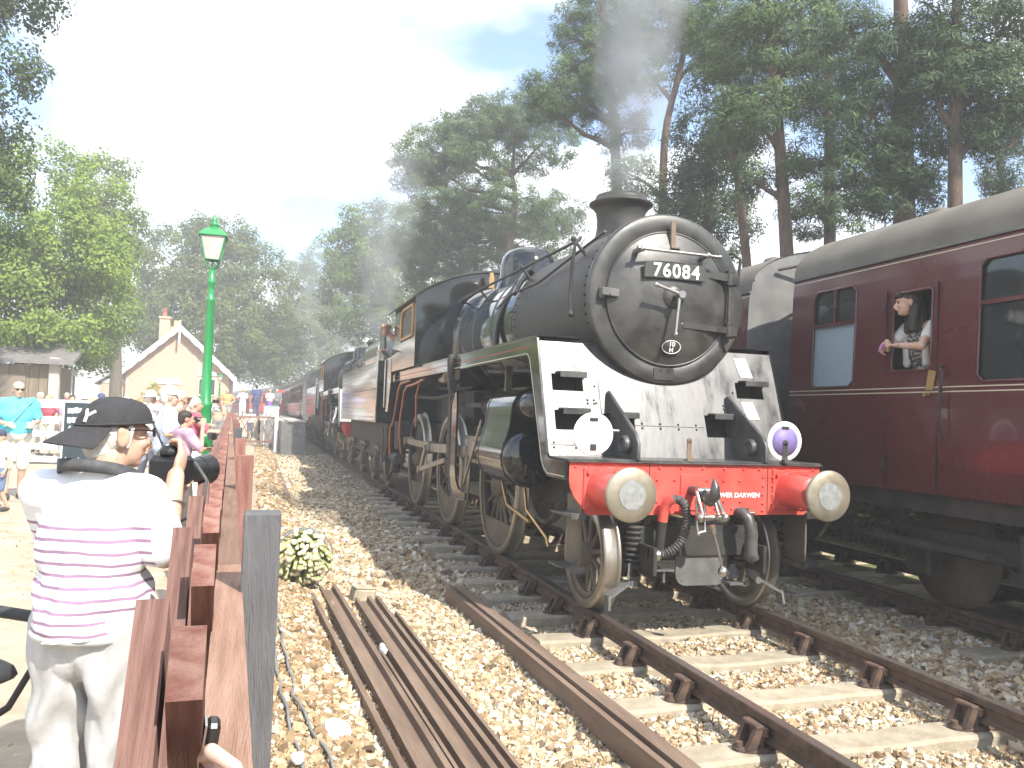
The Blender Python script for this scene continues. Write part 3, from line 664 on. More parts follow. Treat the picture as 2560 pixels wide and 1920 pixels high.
b = MB(); pp = resample(path[2:], 110); b.tube(pp, [.034+.0045*(1 if (i//2) % 2 else -1) for i in range(110)], 12); hs = part('vacuum_hose', b, M_hose)
b = MB(); b.tube([(-.368, -.05, .80), (-.365, -.06, .88), (-.35, -.09, .96), (-.31, -.13, .99)], .042, 10); b.build('standpipe', M_red, hs); b = MB(); b.tube([(-.37, -.0, .55), (-.368, -.05, .80)], .040, 10); b.build('standpipe', M_dark, hs)
b = MB(); b.cyl((-.42, -.09, .535), (-.47, -.09, .53), .048, n=14); b.cyl((-.47, -.09, .53), (-.50, -.09, .53), .03, n=12); b.tube([(-.48, -.11, .54), (-.475, -.12, .47), (-.46, -.12, .44)], .011, 6); b.box((-.50, -.1, .55), (.03, .03, .07)); b.build('hose_end', M_steel, hs)
b = MB(); b.tube([(.36, .02, .86), (.37, -.05, .87), (.40, -.09, .83), (.425, -.10, .74)], [.045, .048, .05, .05], 12); b.cyl((.33, -.05, .87), (.47, -.07, .865), .022, n=10); b.cyl((.40, -.05, .84), (.40, -.05, .91), .03, n=10)
sh = part('steam_heat_cock', b, M_satin)
b = MB(); b.tube([(.425, -.10, .75), (.43, -.10, .66), (.432, -.10, .55), (.44, -.10, .50), (.43, -.10, .46)], [.05, .052, .056, .07, .02], 12); b.build('steam_heat_hose', M_hose, sh)
b = MB(); b.tube([(.47, -.1, .8), (.485, -.11, .7), (.48, -.11, .58)], .005, 5); b.build('safety_chain', M_steel, sh)
# deflector plate in front of the leading axle
b = MB(); p = [(-.15, .80), (-.15, .36)]+arc((-.05, .34), .10, pi, 1.5*pi, 5)+arc((.24, .34), .10, 1.5*pi, 2*pi, 5)+[(.34, .80)]
b.prism(p, .11, .125, 'xz'); dp = part('deflector_plate', b, M_grey)
rivets('rivets', [(-.09, .11, .285), (.28, .11, .285)], .012, M_grey, dp)
b = MB(); b.box((-.36, -.0, .40), (.22, .10, .012)); b.box((-.33, -.02, .35), (.02, .02, .10)); part('brake_bracket', b, M_grey); b = MB(); b.box((.36, .03, .27), (.14, .1, .02)); b.prism([(.30, .30), (.42, .30), (.38, .42), (.34, .42)], .05, .07, 'xz'); part('brake_bracket', b, M_grey)
# leading pony truck
def wheel(name, r, y, x, spokes, parent, face, balance=None, hub=.11, m_t=None, width=.14):
    w = bpy.data.objects.new(name, None); COL.objects.link(w); w.parent = parent; w.location = (x, y, r); s = face
    b = MB(); b.lathe([(r-.075, -s*width/2), (r-.005, -s*width/2), (r, -s*width*.3), (r, s*.25*width), (r+.012, s*.3*width), (r+.03, s*.36*width), (r+.03, s*.48*width), (r+.005, s*width/2), (r-.075, s*width/2), (r-.075, -s*width/2)], (0, 0, 0), (1, 0, 0), 56)
    b.build('tyre', m_t or M_tyre, w)
    b = MB(); b.lathe([(r-.135, -.045), (r-.076, -.06), (r-.076, .06), (r-.135, .045), (r-.135, -.045)], (0, 0, 0), (1, 0, 0), 48); b.build('rim', M_wheel, w)
    b = MB(); b.lathe([(0, -s*.12), (hub*.6, -s*.12), (hub*.7, -s*.09), (hub, -s*.08), (hub*1.15, .06*s), (0, .06*s)], (0, 0, 0), (1, 0, 0), 24); b.build('hub', M_wheel, w)
    sm = MB(); sm.loft([[(.03*cos(t)*k, .022*sin(t)*k, zz) for t in [2*pi*i/8 for i in range(8)]] for zz, k in ((hub*.8, 1.3), (r-.12, .85))]); me = sm.mesh('spoke', M_wheel)
    for i in range(spokes):
        o = obj('spoke', me, w); o.rotation_euler = (2*pi*i/spokes+.1, 0, 0)
    if balance:
        a0, a1 = balance; ri = r-.135; q = [(ri*1.01*cos(a0+(a1-a0)*i/16), ri*1.01*sin(a0+(a1-a0)*i/16)) for i in range(17)]; am = (a0+a1)/2
        mid = (ri*.62*cos(am), ri*.62*sin(am)); q += [(q[-1][0]*.6+mid[0]*.4-.0, q[-1][1]*.6+mid[1]*.4), mid, (q[0][0]*.6+mid[0]*.4, q[0][1]*.6+mid[1]*.4)]
        b = MB(); b.prism(q, -.05, .05, 'yz'); b.build('counterweight', M_wheel, w)
    return w
for s in (-1, 1): wheel('pony_wheel', .457, .50, s*.755, 10, LOCO, -s, hub=.09)
b = MB(); b.cyl((-.75, .50, .457), (.75, .50, .457), .075, n=16)
for s in (-1, 1): b.box((s*.50, .55, .5), (.03, 1.5, .22)); b.box((s*.52, .30, .55), (.12, .1, .42)); b.cyl((s*.52, .16, .55), (s*.52, .16, .83), .07, n=14); b.cyl((s*.52, .16, .40), (s*.52, .16, .43), .10, n=14); [b.torus((s*.52, .16, .46+.045*k), .075, .016, (0, 0, 1), 16, 6) for k in range(8)]
b.box((0, .1, .62), (1.0, .03, .25)); b.box((0, .9, .5), (1.0, .05, .2)); part('pony_truck', b, M_dark)
for s in (-1, 1):
    b = MB(); b.bar((s*.56, .12, .42), (s*.60, .06, .30), .02, .08); b.bar((s*.60, .06, .30), (s*.80, .02, .19), .09, .022); b.bar((s*.80, .02, .195), (s*.81, .0, .085), .02, .085, (0, 1, 0)); b.cyl((s*.58, .02, .29), (s*.58, .0, .29), .03, n=8); part('guard_iron', b, M_grey)
    # footsteps hung below the beam
    b = MB(); b.box((s*1.05, .16, .68), (.018, .30, .62), bev=.003); fs = part('step_hanger', b, M_wheel)
    for z in (.84, .42):
        b = MB(); p = [(s*1.04, -.03)]+[(s*(1.04+.16*sin(t)), .13-.16*cos(t)+.0) for t in [pi*.25*i/1 for i in range(1, 4)]]+[(s*1.04, .33)]
        b.prism([(s*1.03, -.03), (s*1.12, -.03), (s*1.19, .03), (s*1.21, .13), (s*1.21, .30), (s*1.03, .30)], z, z+.016, 'xy'); b.box((s*1.09, -.03, z-.004), (.13, .014, .05), bev=.003); b.build('foot_step', M_satin, fs)
# main frames, saddle, ashpan: the dark mass under the boiler
b = MB()
for s in (-1, 1): b.prism([(.03, .86), (.03, 1.25), (.8, 1.25), (1.0, 1.45), (9.3, 1.45), (9.3, .75), (8.9, .7), (2.2, .7), (1.4, .8)], s*.56-.015, s*.56+.015, 'yz')
b.box((0, 1.7, 1.55), (1.24, 1.5, 1.2)); b.box((0, 6.6, 1.3), (1.1, 2.2, 1.3)); b.box((0, 4.2, 1.2), (1.08, .06, .5)); b.box((0, 2.9, 1.25), (1.08, .06, .5))
part('main_frame', b, M_dark)
b = MB(); b.loft([[(x*.76, y, 1.2+(z-1.2)*1.0) for x, z in ((-.9, 1.3), (-.75, 1.8), (-.62, 2.3), (.62, 2.3), (.75, 1.8), (.9, 1.3))] for y in (.85, 2.6)], smooth=False); part('smokebox_saddle', b, M_dark)
# cylinders with valve chests
for s in (-1, 1):
    prof = [(-.70, 1.95), (-.86, 1.93), (-1.00, 1.90), (-1.10, 1.83), (-1.15, 1.74), (-1.165, 1.63), (-1.175, 1.52), (-1.20, 1.42), (-1.235, 1.33), (-1.255, 1.22), (-1.245, 1.12), (-1.20, 1.02), (-1.12, .945), (-1.02, .915), (-.92, .93), (-.82, 1.0), (-.70, 1.1)]
    b = MB(); b.loft([[(-s*-1*abs(x) if False else s*abs(x), y, z) for x, z in prof] for y in (1.62, 2.58)]); cy = part('cylinder', b, M_gloss)
    b = MB(); b.lathe([(0, 1.50), (.22, 1.50), (.265, 1.53), (.285, 1.56), (.285, 1.63)], (s*.965, 0, 1.20), (0, 1, 0), 32); b.build('cylinder_cover', M_gloss, cy)
    b = MB(); b.lathe([(0, 1.32), (.11, 1.33), (.15, 1.36), (.15, 1.63)], (s*.96, 0, 1.72), (0, 1, 0), 24); b.build('valve_chest_cover', M_gloss, cy); b = MB(); b.lathe([(.17, 2.58), (.17, 2.95), (.10, 3.0), (0, 3.0)], (s*.96, 0, 1.72), (0, 1, 0), 24); b.build('valve_chest_cover', M_gloss, cy)
    for y in (1.66, 2.54): b = MB(); b.loft([[(s*(abs(x)+.006 if abs(x) > .72 else abs(x)), y+dy, z) for x, z in prof] for dy in (-.02, .02)]); b.build('cladding_band', M_gloss, cy)
    rivets('rivets', [(s*(abs(x)+.007), y, z) for x, z in prof[5:12] for y in (1.66, 2.54)], .009, M_satin, cy, (s, 0, 0))
    b = MB(); b.tube([(s*.98, 1.70, .93), (s*1.0, 1.55, .70), (s*1.0, .95, .52), (s*1.0, .9, .45)], .016, 6); b.tube([(s*.98, 2.5, .93), (s*1.0, 2.2, .68), (s*1.0, 1.45, .6)], .02, 6); b.build('drain_pipe', M_brass, cy)
    b = MB(); b.box((s*.99, 2.35, 1.97), (.07, .05, .36)); b.build('exhaust_stay', M_wheel, cy)
# driving wheels and motion
DY = (3.22, 5.85, 8.45)
for s in (-1, 1):
    for k, y in enumerate(DY): wheel('driving_wheel', .80, y, s*.755, 15, LOCO, -s, (radians(218), radians(322)) if k != 1 else (radians(205), radians(335)), .14)
    pz = .80+.31; 
    b = MB(); b.bar((s*.97, DY[0]+.10, pz), (s*.97, DY[2]+.10, pz), .04, .10)
    for y in DY: b.cyl((s*.86, y+.10, pz), (s*1.03, y+.10, pz), .075, n=16)
    part('coupling_rod', b, M_motion)
    b = MB(); b.bar((s*1.07, 3.75, 1.17), (s*1.07, DY[1]+.10, pz), .05, .12); b.cyl((s*1.02, DY[1]+.1, pz), (s*1.13, DY[1]+.1, pz), .095, n=16); part('connecting_rod', b, M_motion)
    b = MB(); b.bar((s*1.15, DY[1]+.1, pz), (s*1.15, DY[1]+.42, .78), .04, .10); b.bar((s*1.17, DY[1]+.42, .76), (s*1.17, 4.55, 1.0), .03, .065); b.cyl((s*1.13, DY[1]+.42, .76), (s*1.20, DY[1]+.42, .76), .06, n=12); part('eccentric_rod', b, M_motion)
    b = MB()
    for z in (1.33, 1.06): b.bar((s*1.0, 2.55, z), (s*1.0, 4.0, z), .09, .045)
    b.box((s*1.0, 3.7, 1.20), (.12, .28, .22), bev=.02); b.cyl((s*1.0, 2.5, 1.20), (s*1.0, 3.6, 1.20), .035, n=10); b.bar((s*1.08, 3.7, 1.1), (s*1.08, 3.75, .75), .02, .05); b.bar((s*1.1, 3.75, .75), (s*1.1, 3.0, 1.55), .02, .04); part('crosshead', b, M_motion)
    # J-shaped bracket plate hanging in front of the motion
    J = [(4.02, 1.90), (4.16, 1.86), (4.30, 1.72), (4.30, .84), (4.22, .70), (4.06, .60), (3.80, .57), (3.40, .60), (3.40, .68), (3.75, .70), (3.92, .80), (3.98, .95), (3.98, 1.70)]
    b = MB(); b.prism(J, s*1.14, s*1.165, 'yz'); jb = part('motion_bracket', b, M_gloss)
    b = MB(); b.tube([(s*1.168, p[0], p[1]) for p in J[1:8]], .011, 6); b.build('bracket_edge', M_satin, jb)
    b = MB(); b.cyl((s*1.235, 4.05, 2.32), (s*1.235, 4.05, 2.10), .06, .05, n=14); b.cyl((s*1.235, 4.05, 2.10), (s*1.22, 4.05, 1.88), .045, n=12); b.box((s*1.22, 4.05, 2.0), (.10, .13, .14), bev=.015); b.cyl((s*1.24, 4.05, 2.33), (s*1.24, 4.05, 2.37), .045, .03, n=12); b.cyl((s*1.26, 3.95, 2.05), (s*1.26, 4.15, 2.05), .02, n=8); part('lubricator', b, M_dark)
    b = MB(); b.bar((s*1.1, 4.6, 1.85), (s*1.1, 4.6, 1.0), .05, .12); b.bar((s*1.05, 4.6, 1.75), (s*1.05, 2.9, 1.72), .03, .05); b.tube([(s*.9, 5.2, 1.9), (s*.95, 6.3, 1.85), (s*.95, 8.0, 1.9)], .03, 8); part('valve_gear', b, M_dark)
    # injector pipes under the cab
    b = MB(); b.tube([(s*1.15, 6.3, 2.14), (s*1.17, 6.9, 2.08), (s*1.18, 7.6, 2.06), (s*1.18, 7.85, 1.98), (s*1.18, 8.15, 1.55), (s*1.17, 8.25, 1.2), (s*1.12, 8.3, .9)], .022, 8)
    b.tube([(s*1.15, 7.4, 2.16), (s*1.20, 8.1, 2.12), (s*1.2, 8.35, 2.0), (s*1.19, 8.75, 1.55), (s*1.19, 8.95, 1.40), (s*1.19, 9.1, 1.36), (s*1.19, 9.2, 1.2), (s*1.17, 9.25, .8)], .026, 8)
    b.tube([(s*1.1, 6.9, 2.12), (s*1.12, 7.05, 1.9), (s*1.1, 7.1, 1.4)], .018, 8); part('injector_pipe', b, M_copper)
    b = MB(); b.cyl((s*1.12, 8.5, .78), (s*1.12, 9.2, .78), .09, n=14); b.box((s*1.12, 8.9, .62), (.14, .3, .2), bev=.03); b.tube([(s*1.12, 9.1, .6), (s*1.2, 9.2, .35)], .02, 6); b.box((s*1.0, 9.0, 1.2), (.2, .5, .5)); part('injector', b, M_dark)
# cab
def cab_profile(w, ze, zt, n=12): return [(-w, ze)]+[(-w+2*w*i/n, ze+(zt-ze)*sin(pi*i/n)**.8) for i in range(1, n)]+[(w, ze)]
CW = 1.275; b = MB()
for s in (-1, 1):
    q = [(6.45, 2.345), (6.45, 3.42), (6.62, 3.50), (8.62, 3.50), (8.62, 3.42), (8.50, 3.0), (8.55, 2.60), (9.25, 2.60), (9.25, 1.62), (9.02, 1.62), (8.75, 2.16), (8.72, 2.345)]
    # side sheet with window opening: strips around the hole
    for (y0, z0, y1, z1) in ((6.45, 2.345, 8.72, 2.80), (6.45, 2.80, 6.62, 3.46), (7.82, 2.80, 8.52, 3.46), (6.62, 3.36, 7.82, 3.46)): b.box((s*CW, (y0+y1)/2, (z0+z1)/2), (.02, y1-y0, z1-z0))
b.box((0, 6.46, 2.75), (2.5, .03, .85)); cabo = part('cab', b, M_gloss)
for s in (-1, 1):
    b = MB(); fr = [(6.66, 2.84), (7.78, 2.84), (7.78, 3.20), (7.60, 3.33), (6.66, 3.33)]
    b.tube([(s*(CW+.014), p[0], p[1]) for p in fr], .025, 6, closed=True); b.build('window_frame', mat('varnished_wood_frame', (.42, .24, .10), .4, 0, (.5, .3, .14), 8), cabo)
    b = MB(); b.prism(fr, s*CW-.004, s*CW+.004, 'yz'); b.build('window_pane', M_glass, cabo)
    b = MB(); b.prism([(8.58, 2.62), (9.25, 2.62), (9.25, 1.62), (8.98, 1.62), (8.74, 2.17), (8.74, 2.62)], s*(CW+.004)-.01, s*(CW+.004)+.01, 'yz'); b.build('cab_side_sheet', M_gloss, cabo)
    rivets('rivets', [(s*(CW+.014), 9.21, z) for z in np.linspace(1.68, 2.56, 14)]+[(s*(CW+.014), 8.82+.0*z, z) for z in np.linspace(2.2, 2.56, 6)], .011, M_gloss, cabo, (s, 0, 0))
    b = MB(); b.tube([(s*(CW+.03), 9.35, 2.6), (s*(CW+.03), 9.35, 1.7)], .018, 8); b.build('grab_rail', M_steel, cabo)
b = MB(); pr = cab_profile(1.34, 3.42, 3.92, 14); pr2 = cab_profile(1.30, 3.40, 3.88, 14)
b.loft([[(x, y, z) for x, z in pr]+[(x, y, z-.03) for x, z in pr[::-1]] for y in (6.40, 9.0)], smooth=True); b.build('cab_roof', M_smoke, cabo)
b = MB(); b.loft([[(x, y, z) for x, z in pr2]+[(1.25, y, 2.9), (-1.25, y, 2.9)] for y in (6.47, 6.50)]); b.build('cab_front', M_gloss, cabo)
b = MB(); b.box((0, 7.8, 2.2), (2.4, 2.4, .06)); b.box((0, 7.1, 2.6), (1.5, 1.2, .8)); b.build('cab_interior', M_dark, cabo)
# headcode discs on the front footplate
for x, z, lab, two in ((-.98, 1.49, 'plain white headcode disc standing before the left step of the engine front', 0), (.80, 1.475, 'white headcode disc with violet centre at the right of the engine front', 1)):
    d = thing('headcode_disc', lab, 'headcode disc', (x, -.01, z-.19))
    b = MB(); b.lathe([(0, -.004), (.168, -.004), (.172, 0), (.168, .004), (0, .004)], (0, 0, .19), (0, 1, 0), 44); b.build('disc', M_white, d)
    if two: b = MB(); b.lathe([(0, 0), (.128, 0), (.128, -.003), (0, -.0035)], (0, -.005, .19), (0, 1, 0), 40); b.build('violet_centre', M_violet, d)
    b = MB(); b.box((0, -.006, .305), (.072, .012, .03), bev=.004); b.build('hand_slot', M_dark, d)
    if two: b = MB(); b.box((0, -.012, .10), (.05, .012, .15), bev=.005); b.cyl((0, -.006, .175), (0, -.018, .175), .025, n=14); b.box((0, -.02, .02), (.06, .06, .03)); b.build('lamp_bracket', M_satin, d)
    else: b = MB(); b.box((0, -.006, .085), (.05, .012, .048)); b.build('square_hole', M_dark, d); b = MB(); b.cyl((.165, .0, .22), (.22, .0, .22), .012, n=8); b.build('peg', M_steel, d)
b = MB(); b.box((-.08, .06, 1.37), (.046, .012, .17), bev=.004); b.cyl((-.08, .066, 1.455), (-.08, .054, 1.455), .023, n=12); b.box((-.08, .05, 1.29), (.07, .07, .02)); part('lamp_iron', b, M_rustlight)
# ---------------------------------------------------------------- tender
M_maroon = mat('maroon_coach_paint', (.082, .018, .019), .24, 0, (.105, .025, .026), 1.3, 3, coat=.35, rvar=.06, lo=.2, hi=.8)
M_roof = mat('dusty_coach_roof', (.115, .102, .080), .75, 0, (.175, .158, .128), 1.6, 6, .1, 20)
M_endgrey = mat('coach_end_black_dusty', (.10, .10, .098), .6, 0, (.17, .165, .155), 3, 6)
M_bellows = mat('gangway_bellows', (.018, .018, .018), .8)
M_frost = mat('frosted_lavatory_glass', (.27, .36, .40), .5, 0, (.32, .41, .45), 30)
M_inter = mat('coach_interior', (.05, .035, .025), .7)
M_seat = mat('coach_seat_cloth', (.09, .05, .04), .9)
TEN = thing('tender', 'black coal tender with rivetted sides coupled behind the front engine', 'tender', (0, 10.45, 0))
b = MB()
for s in (-1, 1): b.box((s*1.285, 3.7, 2.03), (.02, 7.3, 1.22))
b.box((0, .06, 2.03), (2.55, .02, 1.22)); b.box((0, 7.34, 2.03), (2.55, .02, 1.22)); b.box((0, 3.7, 2.645), (2.58, 7.3, .02)); b.box((0, 3.7, 1.41), (2.58, 7.3, .02)); tb = b.build('tank', M_gloss, TEN)
pv = []
for s in (-1, 1):
    for y in np.arange(.15, 7.4, .48):
        for z in np.arange(1.5, 2.62, .105): pv.append((s*1.296, y, z, s))
for s in (-1, 1): rivets('rivets', [p[:3] for p in pv if p[3] == s], .012, M_gloss, tb, (s, 0, 0))
b = MB()
for s in (-1, 1): b.box((s*1.297, 3.7, 2.08), (.004, 7.2, .012))
b.build('panel_line', M_dark, tb)
b = MB(); q = [(-1.02, 2.65), (-1.02, 2.95), (-.98, 3.15), (-.88, 3.33), (-.72, 3.45), (-.60, 3.48)]; q = q+[(-x, z) for x, z in q[::-1]]
b.loft([[(x, y, z) for x, z in q] for y in (.35, 4.9)], closed=True); b.build('coal_space', M_gloss, TEN)
b = MB()
for s in (-1, 1): b.box((s*1.15, .55, 3.02), (.02, .62, .76)); b.box((s*1.15, .12, 2.9), (.03, .05, .5))
b.build('front_coal_plate', M_gloss, TEN)
b = MB(); b.cyl((-.2, 6.3, 2.66), (-.2, 6.3, 2.92), .28, n=20); b.box((.3, 5.6, 2.75), (.5, .5, .2)); b.tube([(-1.1, 5.2, 2.66), (-1.1, 5.2, 2.85), (-1.1, 6.9, 2.85), (-1.1, 6.9, 2.66)], .018, 6); b.build('filler', M_dark, TEN)
b = MB(); b.sphere((0, 2.6, 3.25), (.75, 2.1, .42), 20, 10); b.v = [(x, y, z+.05*sin(9*x+7*y)+.04*sin(17*x-13*y)) for x, y, z in b.v]; b.sm = [False]*len(b.f); b.build('coal', M_coal, TEN)
b = MB()
for s in (-1, 1): b.prism([(.1, 1.38), (.1, .95), (.6, .62), (6.8, .62), (7.3, .95), (7.3, 1.38)], s*1.0-.015, s*1.0+.015, 'yz'); b.bar((s*1.12, .25, 1.3), (s*1.12, .25, .4), .02, .3, (0, 1, 0)); b.box((s*1.2, .25, .42), (.2, .3, .02))
b.box((0, 3.7, 1.2), (1.9, 7.0, .3)); b.build('frame', M_dark, TEN)
for s in (-1, 1):
    for y in (1.35, 3.7, 6.05):
        wheel('tender_wheel', .495, y, s*.755, 12, TEN, -s, hub=.1)
        b = MB(); b.box((s*1.05, y, .5), (.18, .26, .3), bev=.03); b.bar((s*1.06, y-.5, .86), (s*1.06, y+.5, .86), .08, .09); b.tube([(s*1.06, y-.5, .82), (s*1.06, y, .72), (s*1.06, y+.5, .82)], .03, 6); b.build('axlebox', M_wheel, TEN)
b = MB(); b.box((0, 7.4, 1.07), (2.3, .04, .38)); b.build('rear_beam', M_red, TEN)
for s in (-1, 1):
    b = MB(); b.cyl((s*.87, 7.4, 1.05), (s*.87, 7.75, 1.05), .12, n=16); b.lathe([(.09, 7.75), (.2, 7.78), (.2, 7.82), (0, 7.84)], (s*.87, 0, 1.05), (0, 1, 0), 24); b.build('buffer', M_dark, TEN)
for s in (-1, 1): b = MB(); b.tube([(s*1.30, -.02, 2.95), (s*1.31, -.06, 2.8), (s*1.31, -.06, 1.55), (s*1.3, -.02, 1.45)], .018, 8); b.build('grab_rail', M_steel, TEN)

# second engine and tender coupled behind, seen past the first tender
skip = ('number_plate', 'shed_plate', 'screw_coupling', 'vacuum_hose', 'steam_heat_cock', 'deflector_plate')
L2 = LOCO.copy(); COL.objects.link(L2); L2.location = (0, 18.95, 0); L2['label'] = 'second black steam engine in the middle of the train, half hidden by the first tender'; L2['group'] = 'engines of the double headed train'; LOCO['group'] = 'engines of the double headed train'
for ch in LOCO.children:
    if ch.name.split('.')[0] in skip: continue
    c = ch.copy(); COL.objects.link(c); c.parent = L2
    for g2 in ch.children:
        if g2.name.startswith('lettering'): continue
        d = g2.copy(); COL.objects.link(d); d.parent = c
T2 = copy_tree(TEN, None, 'black coal tender behind the second engine, next to the first maroon coach', (0, 29.4, 0))
TEN['group'] = T2['group'] = 'tenders'

# ---------------------------------------------------------------- coaches
CL = 19.6
def side_prof():      # (half width, z) from sill to cantrail
    return [(1.335, 1.06), (1.375, 1.30), (1.40, 1.55), (1.41, 1.80), (1.408, 2.02), (1.40, 2.14), (1.392, 2.40), (1.385, 2.66), (1.378, 2.86), (1.372, 3.02), (1.362, 3.14), (1.352, 3.20)]
ZW = [p[1] for p in side_prof()]
OPEN = [(.38, 1.02, 2.02, 3.02, 'lav'), (1.52, 1.98, 2.14, 2.86, 'door'), (2.47, 3.70, 2.02, 3.02, 'big')]
y = 4.15
while y < 15.4: OPEN.append((y, y+1.23, 2.02, 3.02, 'big')); y += 1.78
OPEN += [(CL-1.98, CL-1.52, 2.14, 2.86, 'door'), (CL-1.02, CL-.38, 2.02, 3.02, 'lav')]
def hw(z):
    P = side_prof()
    for (a, z0), (c, z1) in zip(P, P[1:]):
        if z0 <= z <= z1: return a+(c-a)*(z-z0)/(z1-z0)
    return P[-1][0]
def make_coach(name, label, open_side, detailed=True):
    t = thing(name, label, 'railway coach', group='maroon coaches')
    ys = sorted({0, CL}|{o[0] for o in OPEN}|{o[1] for o in OPEN})
    for s in (-1, 1):
        b = MB()
        for i in range(len(ys)-1):
            for (w0, z0), (w1, z1) in zip(side_prof(), side_prof()[1:]):
                cy, cz = (ys[i]+ys[i+1])/2, (z0+z1)/2
                if any(o[0] < cy < o[1] and o[2] < cz < o[3] for o in OPEN): continue
                b.add([(s*w0, ys[i], z0), (s*w0, ys[i+1], z0), (s*w1, ys[i+1], z1), (s*w1, ys[i], z1)], [[0, 1, 2, 3]], True)
        b.build('side_panel', M_maroon, t)
    # roof and ends
    arcp = [(1.352*cos(a)+0, 3.20+.62*sin(a)**.85) for a in [pi*i/22 for i in range(23)]]
    b = MB(); b.loft([[(x, yy, z) for x, z in arcp] for yy in (-.02, CL+.02)], cap=False, closed=False); rf = b.build('roof', M_roof, t)
    b = MB(); P = side_prof(); poly = [(-w, z) for w, z in P]+[(-x, z) for x, z in arcp[::-1]][::-1][::1] if False else [(w, z) for w, z in P]+arcp[1:-1]+[(-w, z) for w, z in P[::-1]]
    for yy in (.0, CL): b = MB(); b.add([(x, yy, z) for x, z in poly], [list(range(len(poly)))]); b.build('end_wall', M_endgrey, t)
    b = MB()
    for s in (-1, 1): b.bar((s*1.365, -.02, 3.205), (s*1.365, CL+.02, 3.205), .03, .022); b.tube([(s*1.30, -.02, 3.36), (s*1.30, CL+.02, 3.36)], .010, 5)
    b.build('gutter', M_endgrey, rf)
    vents = [(x, yy) for yy in np.arange(1.0, CL, 1.9) for x in (-.35, .35)]
    vm = MB(); vm.lathe([(.12, 0), (.14, .05), (.12, .10), (.05, .13), (0, .13)], (0, 0, 0), (0, 0, 1), 14); vme = vm.mesh('ventilator', M_roof)
    for x, yy in vents: obj('ventilator', vme, rf, (x, yy, 3.77))
    # gangway
    for e in (0, CL):
        d = -1 if e == 0 else 1; q = [(-.52, 1.25), (-.52, 2.95)]+[(-.52*cos(a), 2.95+.40*sin(a)) for a in [pi*i/10 for i in range(1, 10)]]+[(.52, 2.95), (.52, 1.25)]
        g = MB(); rings = []
        for k in range(7): off = .02 if k % 2 else -.03; rings.append([(x*(1+off), e+d*(.02+.065*k), 2.2+(z-2.2)*(1+off)) for x, z in q])
        g.loft(rings); g.build('gangway_bellows', M_bellows, t)
        g = MB(); g.tube([(-1.0, e+d*.05, 3.5), (-.5, e+d*.25, 3.62), (0, e+d*.3, 3.66), (.5, e+d*.25, 3.62), (1.0, e+d*.05, 3.5)], .02, 6); g.build('end_rail', M_dark, t)
    # lining, windows, doors
    for s in (-1, 1):
        for z, m in ((1.945, M_linecr), (1.985, M_linecr), (3.155, M_linecr)):
            b = MB(); b.bar((s*(hw(z)+.001), .02, z), (s*(hw(z)+.001), CL-.02, z), .004, .010); b.build('lining', M_linecr, t)
        for (y0, y1, z0, z1, k) in OPEN:
            if k == 'door':
                dn = MB(); x = s*(hw(2.0)+.001)
                for yy in (y0-.07, y1+.07): dn.box((s*1.394, yy, 2.0), (.022, .004, 1.8))
                dr = dn.build('door_seam', mat('maroon_shadow_gap', (.035, .010, .010), .5), t)
                b = MB(); b.tube([(s*(hw(z0)+.004), y0+.03, z0), (s*(hw(z0)+.004), y1-.03, z0), (s*(hw(z0+.03)+.004), y1, z0+.03), (s*(hw(z1)+.004), y1, z1-.03), (s*(hw(z1)+.004), y1-.03, z1), (s*(hw(z1)+.004), y0+.03, z1), (s*(hw(z1)+.004), y0, z1-.03), (s*(hw(z0+.03)+.004), y0, z0+.03)], .012, 6, closed=True); b.build('droplight_frame', M_maroon, dr)
                b = MB(); hy = y1+.02; b.prism([(hy-.05, 1.96), (hy+.03, 1.96), (hy+.06, 2.12), (hy-.02, 2.14)], s*1.415, s*1.425, 'yz'); b.cyl((s*1.42, hy-.02, 1.92), (s*1.47, hy-.02, 1.92), .018, n=8); b.build('door_handle', M_brass, dr)
                b = MB(); yy = y1+.16; b.tube([(s*1.41, yy-.03, 1.95), (s*1.45, yy, 1.96), (s*1.45, yy+.02, 2.10), (s*1.44, yy-.02, 2.15), (s*1.40, yy-.02, 2.16)], .010, 6); b.tube([(s*1.41, yy, 1.55), (s*1.46, yy, 1.58), (s*1.46, yy, 2.0)], .010, 6); b.build('grab_handle', M_dark, dr)
                b = MB()
                for hz in (1.3, 1.75, 2.75): b.box((s*1.41, y0-.075, hz), (.03, .02, .07))
                b.build('hinge', M_dark, dr)
                if not open_side: b = MB(); b.prism([(y0, z0), (y1, z0), (y1, z1), (y0, z1)], s*1.36, s*1.365, 'yz'); b.build('droplight_pane', M_glass, dr)
            else:
                xf = lambda z: s*(hw(z)+.003)
                fr = MB(); c = .06; pts = [(y0+c, z0), (y1-c, z0), (y1, z0+c), (y1, z1-c), (y1-c, z1), (y0+c, z1), (y0, z1-c), (y0, z0+c)]
                fr.tube([(xf(z), yy, z) for yy, z in pts], .013, 6, closed=True); fr.bar((xf(2.66), y0, 2.66), (xf(2.66), y1, 2.66), .02, .035); fr.bar((xf(2.8), (y0+y1)/2, 2.67), (xf(3.0), (y0+y1)/2, 3.01), .015, .03, (0, 1, 0))
                # corner fillets
                for (cy, cz, dy, dz) in ((y0, z0, 1, 1), (y1, z0, -1, 1), (y1, z1, -1, -1), (y0, z1, 1, -1)): fr.add([(s*hw(cz), cy, cz), (s*hw(cz), cy+dy*c, cz), (s*hw(cz), cy, cz+dz*c)], [[0, 1, 2]])
                fo = fr.build('window_frame', M_maroon, t)
                lav = k == 'lav'; g = MB(); x0, x1, x2 = s*(hw(z0)-.02), s*(hw(2.66)-.02), s*(hw(z1)-.02)
